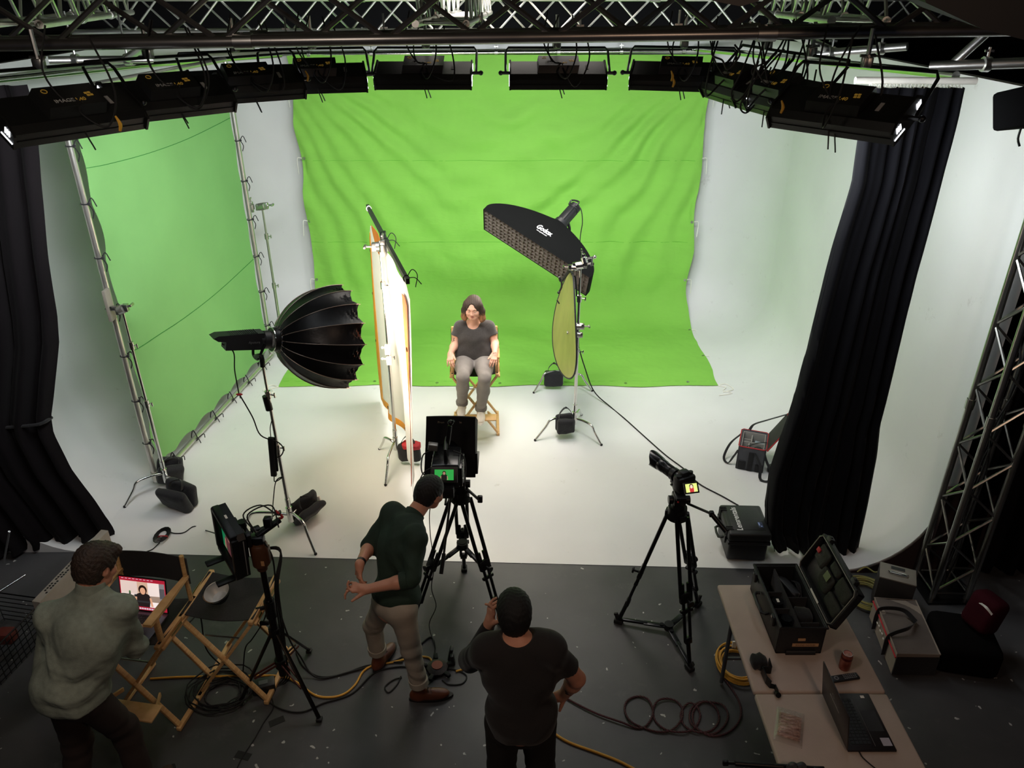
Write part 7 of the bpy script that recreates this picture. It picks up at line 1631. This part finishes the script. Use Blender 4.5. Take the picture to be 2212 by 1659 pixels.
for k in range(9):
    c = V((1.63+.008*math.sin(k*2), 4.0+.012*math.cos(k*3), 0)); rr = .115+.012*(k % 5)
    m.tube([V((c.x+rr*math.cos(2*PI*i/28)*.95, c.y+rr*1.15*math.sin(2*PI*i/28), .01+.011*k*.6)) for i in range(28)], .0065, 6, closed=True)
t = thing('extension_cord_coil', 'bright yellow extension cord coiled under the left edge of the table', 'cable', (1.63, 4.0, 0)); obj('coil', m, YC, t)
m = MB(); m.tube([G(1585, 1398, .05), G(1572, 1397, .05)], .008, 8); m.cyl(G(1572, 1397, .05), G(1556, 1402, .03), .014, n=10); m.cyl(G(1556, 1402, .03), G(1549, 1403, .03), .004, n=6); obj('plug', m, RUB, t); m = MB(); m.box(G(1586, 1392, .08), (.03, .01, .06)); obj('paper_tag', m, WHT, t)
m = MB()
for k in range(8):
    c = V((2.86+.01*math.sin(k*2), 4.72+.012*math.cos(k*3), 0)); rr = .12+.014*(k % 5)
    m.tube([V((c.x+rr*math.cos(2*PI*i/28), c.y+rr*1.1*math.sin(2*PI*i/28), .01+.008*k)) for i in range(28)], .0065, 6, closed=True)
m.tube([G(1852, 1235, .05), G(1870, 1225, .1), G(1890, 1236, .1), G(1905, 1230, .12)], .006, 6, sub=6)
solo('extension_cord_coil', m, YD, 'dull yellow cable coil behind the open case near the upright truss', 'cable')
# braided cable with its loops
def braid():
    pts = [(1208, 1500), (1240, 1520), (1290, 1545), (1340, 1563), (1380, 1575), (1400, 1565), (1410, 1540), (1400, 1515), (1378, 1506), (1356, 1515), (1349, 1535), (1360, 1560), (1385, 1572), (1420, 1583), (1450, 1580), (1470, 1560), (1474, 1535), (1462, 1518), (1440, 1512), (1420, 1518), (1411, 1535), (1416, 1560), (1440, 1580), (1475, 1585), (1500, 1575), (1512, 1550), (1505, 1530), (1490, 1522), (1476, 1530), (1470, 1550), (1480, 1572), (1505, 1585), (1535, 1580), (1552, 1560), (1548, 1535), (1530, 1520), (1508, 1520), (1492, 1535), (1490, 1560), (1505, 1578), (1535, 1588), (1560, 1575), (1572, 1550), (1562, 1528), (1540, 1519), (1515, 1520), (1497, 1540), (1500, 1570), (1530, 1590), (1565, 1588), (1590, 1570), (1600, 1545), (1595, 1515), (1580, 1490), (1565, 1470), (1558, 1455)]
    q = spline([G(x, y)+V((0, 0, .008+.012*(i % 4)/4)) for i, (x, y) in enumerate(pts)], 10)
    t = thing('braided_cable', 'dark red and black braided cable laid in loops on the dark floor', 'cable', q[0]); m = MB(); m.tube(q, .0068, 8); cr = obj('jacket', m, mat('maroon braid', '4a2228', .7), t)
    m = MB()
    for s in (0, PI):
        pp = []; L = 0
        for i in range(len(q)-1):
            d = (q[i+1]-q[i]); dn = d.normalized(); x = V((-dn.y, dn.x, 0)).normalized(); a = L*130+s; pp.append(q[i]+x*math.cos(a)*.0058+V((0, 0, 1))*math.sin(a)*.0058); L += d.length
        fine = []
        L = 0
        for i in range(len(q)-1):
            d = q[i+1]-q[i]; dn = d.normalized(); x = V((-dn.y, dn.x, 0)).normalized(); n_ = max(1, int(d.length/.011))
            for k in range(n_): a = (L+d.length*k/n_)*130+s; fine.append(q[i]+d*(k/n_)+(x*math.cos(a)+V((0, 0, 1))*math.sin(a))*.006)
            L += d.length
        m.tube(fine, .0028, 4)
    obj('braid_strand', m, mat('black braid strand', '0c0a0b', .7), cr)
    m = MB(); m.cyl(q[-1], q[-1]+(q[-1]-q[-3]).normalized()*.05, .009, n=8); obj('connector', m, STEEL, t)
braid()
# power box, charger brick, tape patches, paint flecks of the edge
def power_box():
    c = G(945, 1447); t = thing('power_box', 'round orange topped power splitter on the floor between the two crew', 'power splitter', c); m = MB(); m.lathe([(.075, 0), (.078, .03), (.05, .045), (.0, .045)], c, (0, 0, 1), 10); obj('body', m, mat('scuffed dark rubber', '2c2220', .6, var=.4, vs=30), t)
    m = MB(); m.lathe([(.04, .044), (.04, .052), (0, .053)], c, (0, 0, 1), 24); obj('orange_cap', m, mat('faded orange plastic', 'a0503c', .5), t)
    for a in (20, 100, 170, 250, 320): d = V((math.cos(R(a)), math.sin(R(a)), 0)); m = MB(); m.box(c+d*.1+V((0, 0, .025)), (.05, .028, .03), Matrix.Rotation(R(a), 3, 'Z'), bev=.006); obj('plug', m, RUB, t)
    m = MB(); m.box(c+V((.09, .1, .06)), (.025, .05, .11), Euler((0, R(12), 0)).to_matrix(), bev=.006); m.box(c+V((.11, .05, .05)), (.025, .04, .09), Euler((0, R(-8), 0)).to_matrix(), bev=.006); obj('adapter', m, BLK, t)
power_box()
c = G(572, 1490); t = thing('power_brick', 'black power brick with a small panel under the monitor stand', 'power supply', c); m = MB(); m.box(c+V((0, 0, .04)), (.15, .09, .07), Matrix.Rotation(R(18), 3, 'Z'), bev=.008); b = obj('body', m, BLK, t); m = MB(); m.box(c+V((0, 0, .0765)), (.06, .035, .002), Matrix.Rotation(R(18), 3, 'Z')); obj('panel', m, mat('grey panel', '55565a', .4), b)
tm = mat('black gaffer tape', '141414', .7)
for (x, y, a, lb) in ((598, 1558, 30, 'black tape patch holding the thin wire, the upper of two'), (525, 1632, -15, 'black tape patch holding the thin wire, the lower of two')): p = G(x, y, .002); m = MB(); m.box(p, (.1, .05, .002), Matrix.Rotation(R(a), 3, 'Z')); solo('tape_patch', m, tm, lb, 'tape')
# cable with a red band on the white floor at the left, adapter at the floor edge
m = MB(); m.tube([D(468, 1153, 4.4), G(445, 1146, .01), G(420, 1137, .01), G(398, 1150, .01), G(378, 1152, .01), G(360, 1147, .01)], .005, 6, sub=6)
for k in range(6): c = G(351, 1152+k*1.5, .02); m.tube([V((c.x+(.035+.006*k)*math.cos(2*PI*i/14), c.y+(.05+.012*k)*math.sin(2*PI*i/14), .012+.006*k)) for i in range(14)], .004, 5, closed=True)
m.tube([G(345, 1172, .01), G(330, 1186, .01), G(316, 1192, .01)], .005, 6, sub=5); t = thing('tied_cable', 'black cable bundle with a red tie on the white floor at the left', 'cable', G(351, 1160)); obj('cable', m, RUB, t)
m = MB(); m.tube([G(341, 1160, .01), G(346, 1158, .06), G(360, 1158, .06), G(362, 1161, .01)], .006, 6, sub=3); obj('red_tie', m, RED, t); m = MB(); m.cyl(G(312, 1194, .012), G(300, 1202, .012), .012, n=8); m.cyl(G(300, 1202, .012), G(294, 1206, .012), .006, n=8); obj('connector', m, BLK, t)
m = MB(); p = G(310, 1205, .006); m.box(p, (.1, .05, .006), Matrix.Rotation(R(10), 3, 'Z'), bev=.002); solo('paper_scrap', m, WHT, 'pale card lying on the floor edge behind the laptop chair', 'card')
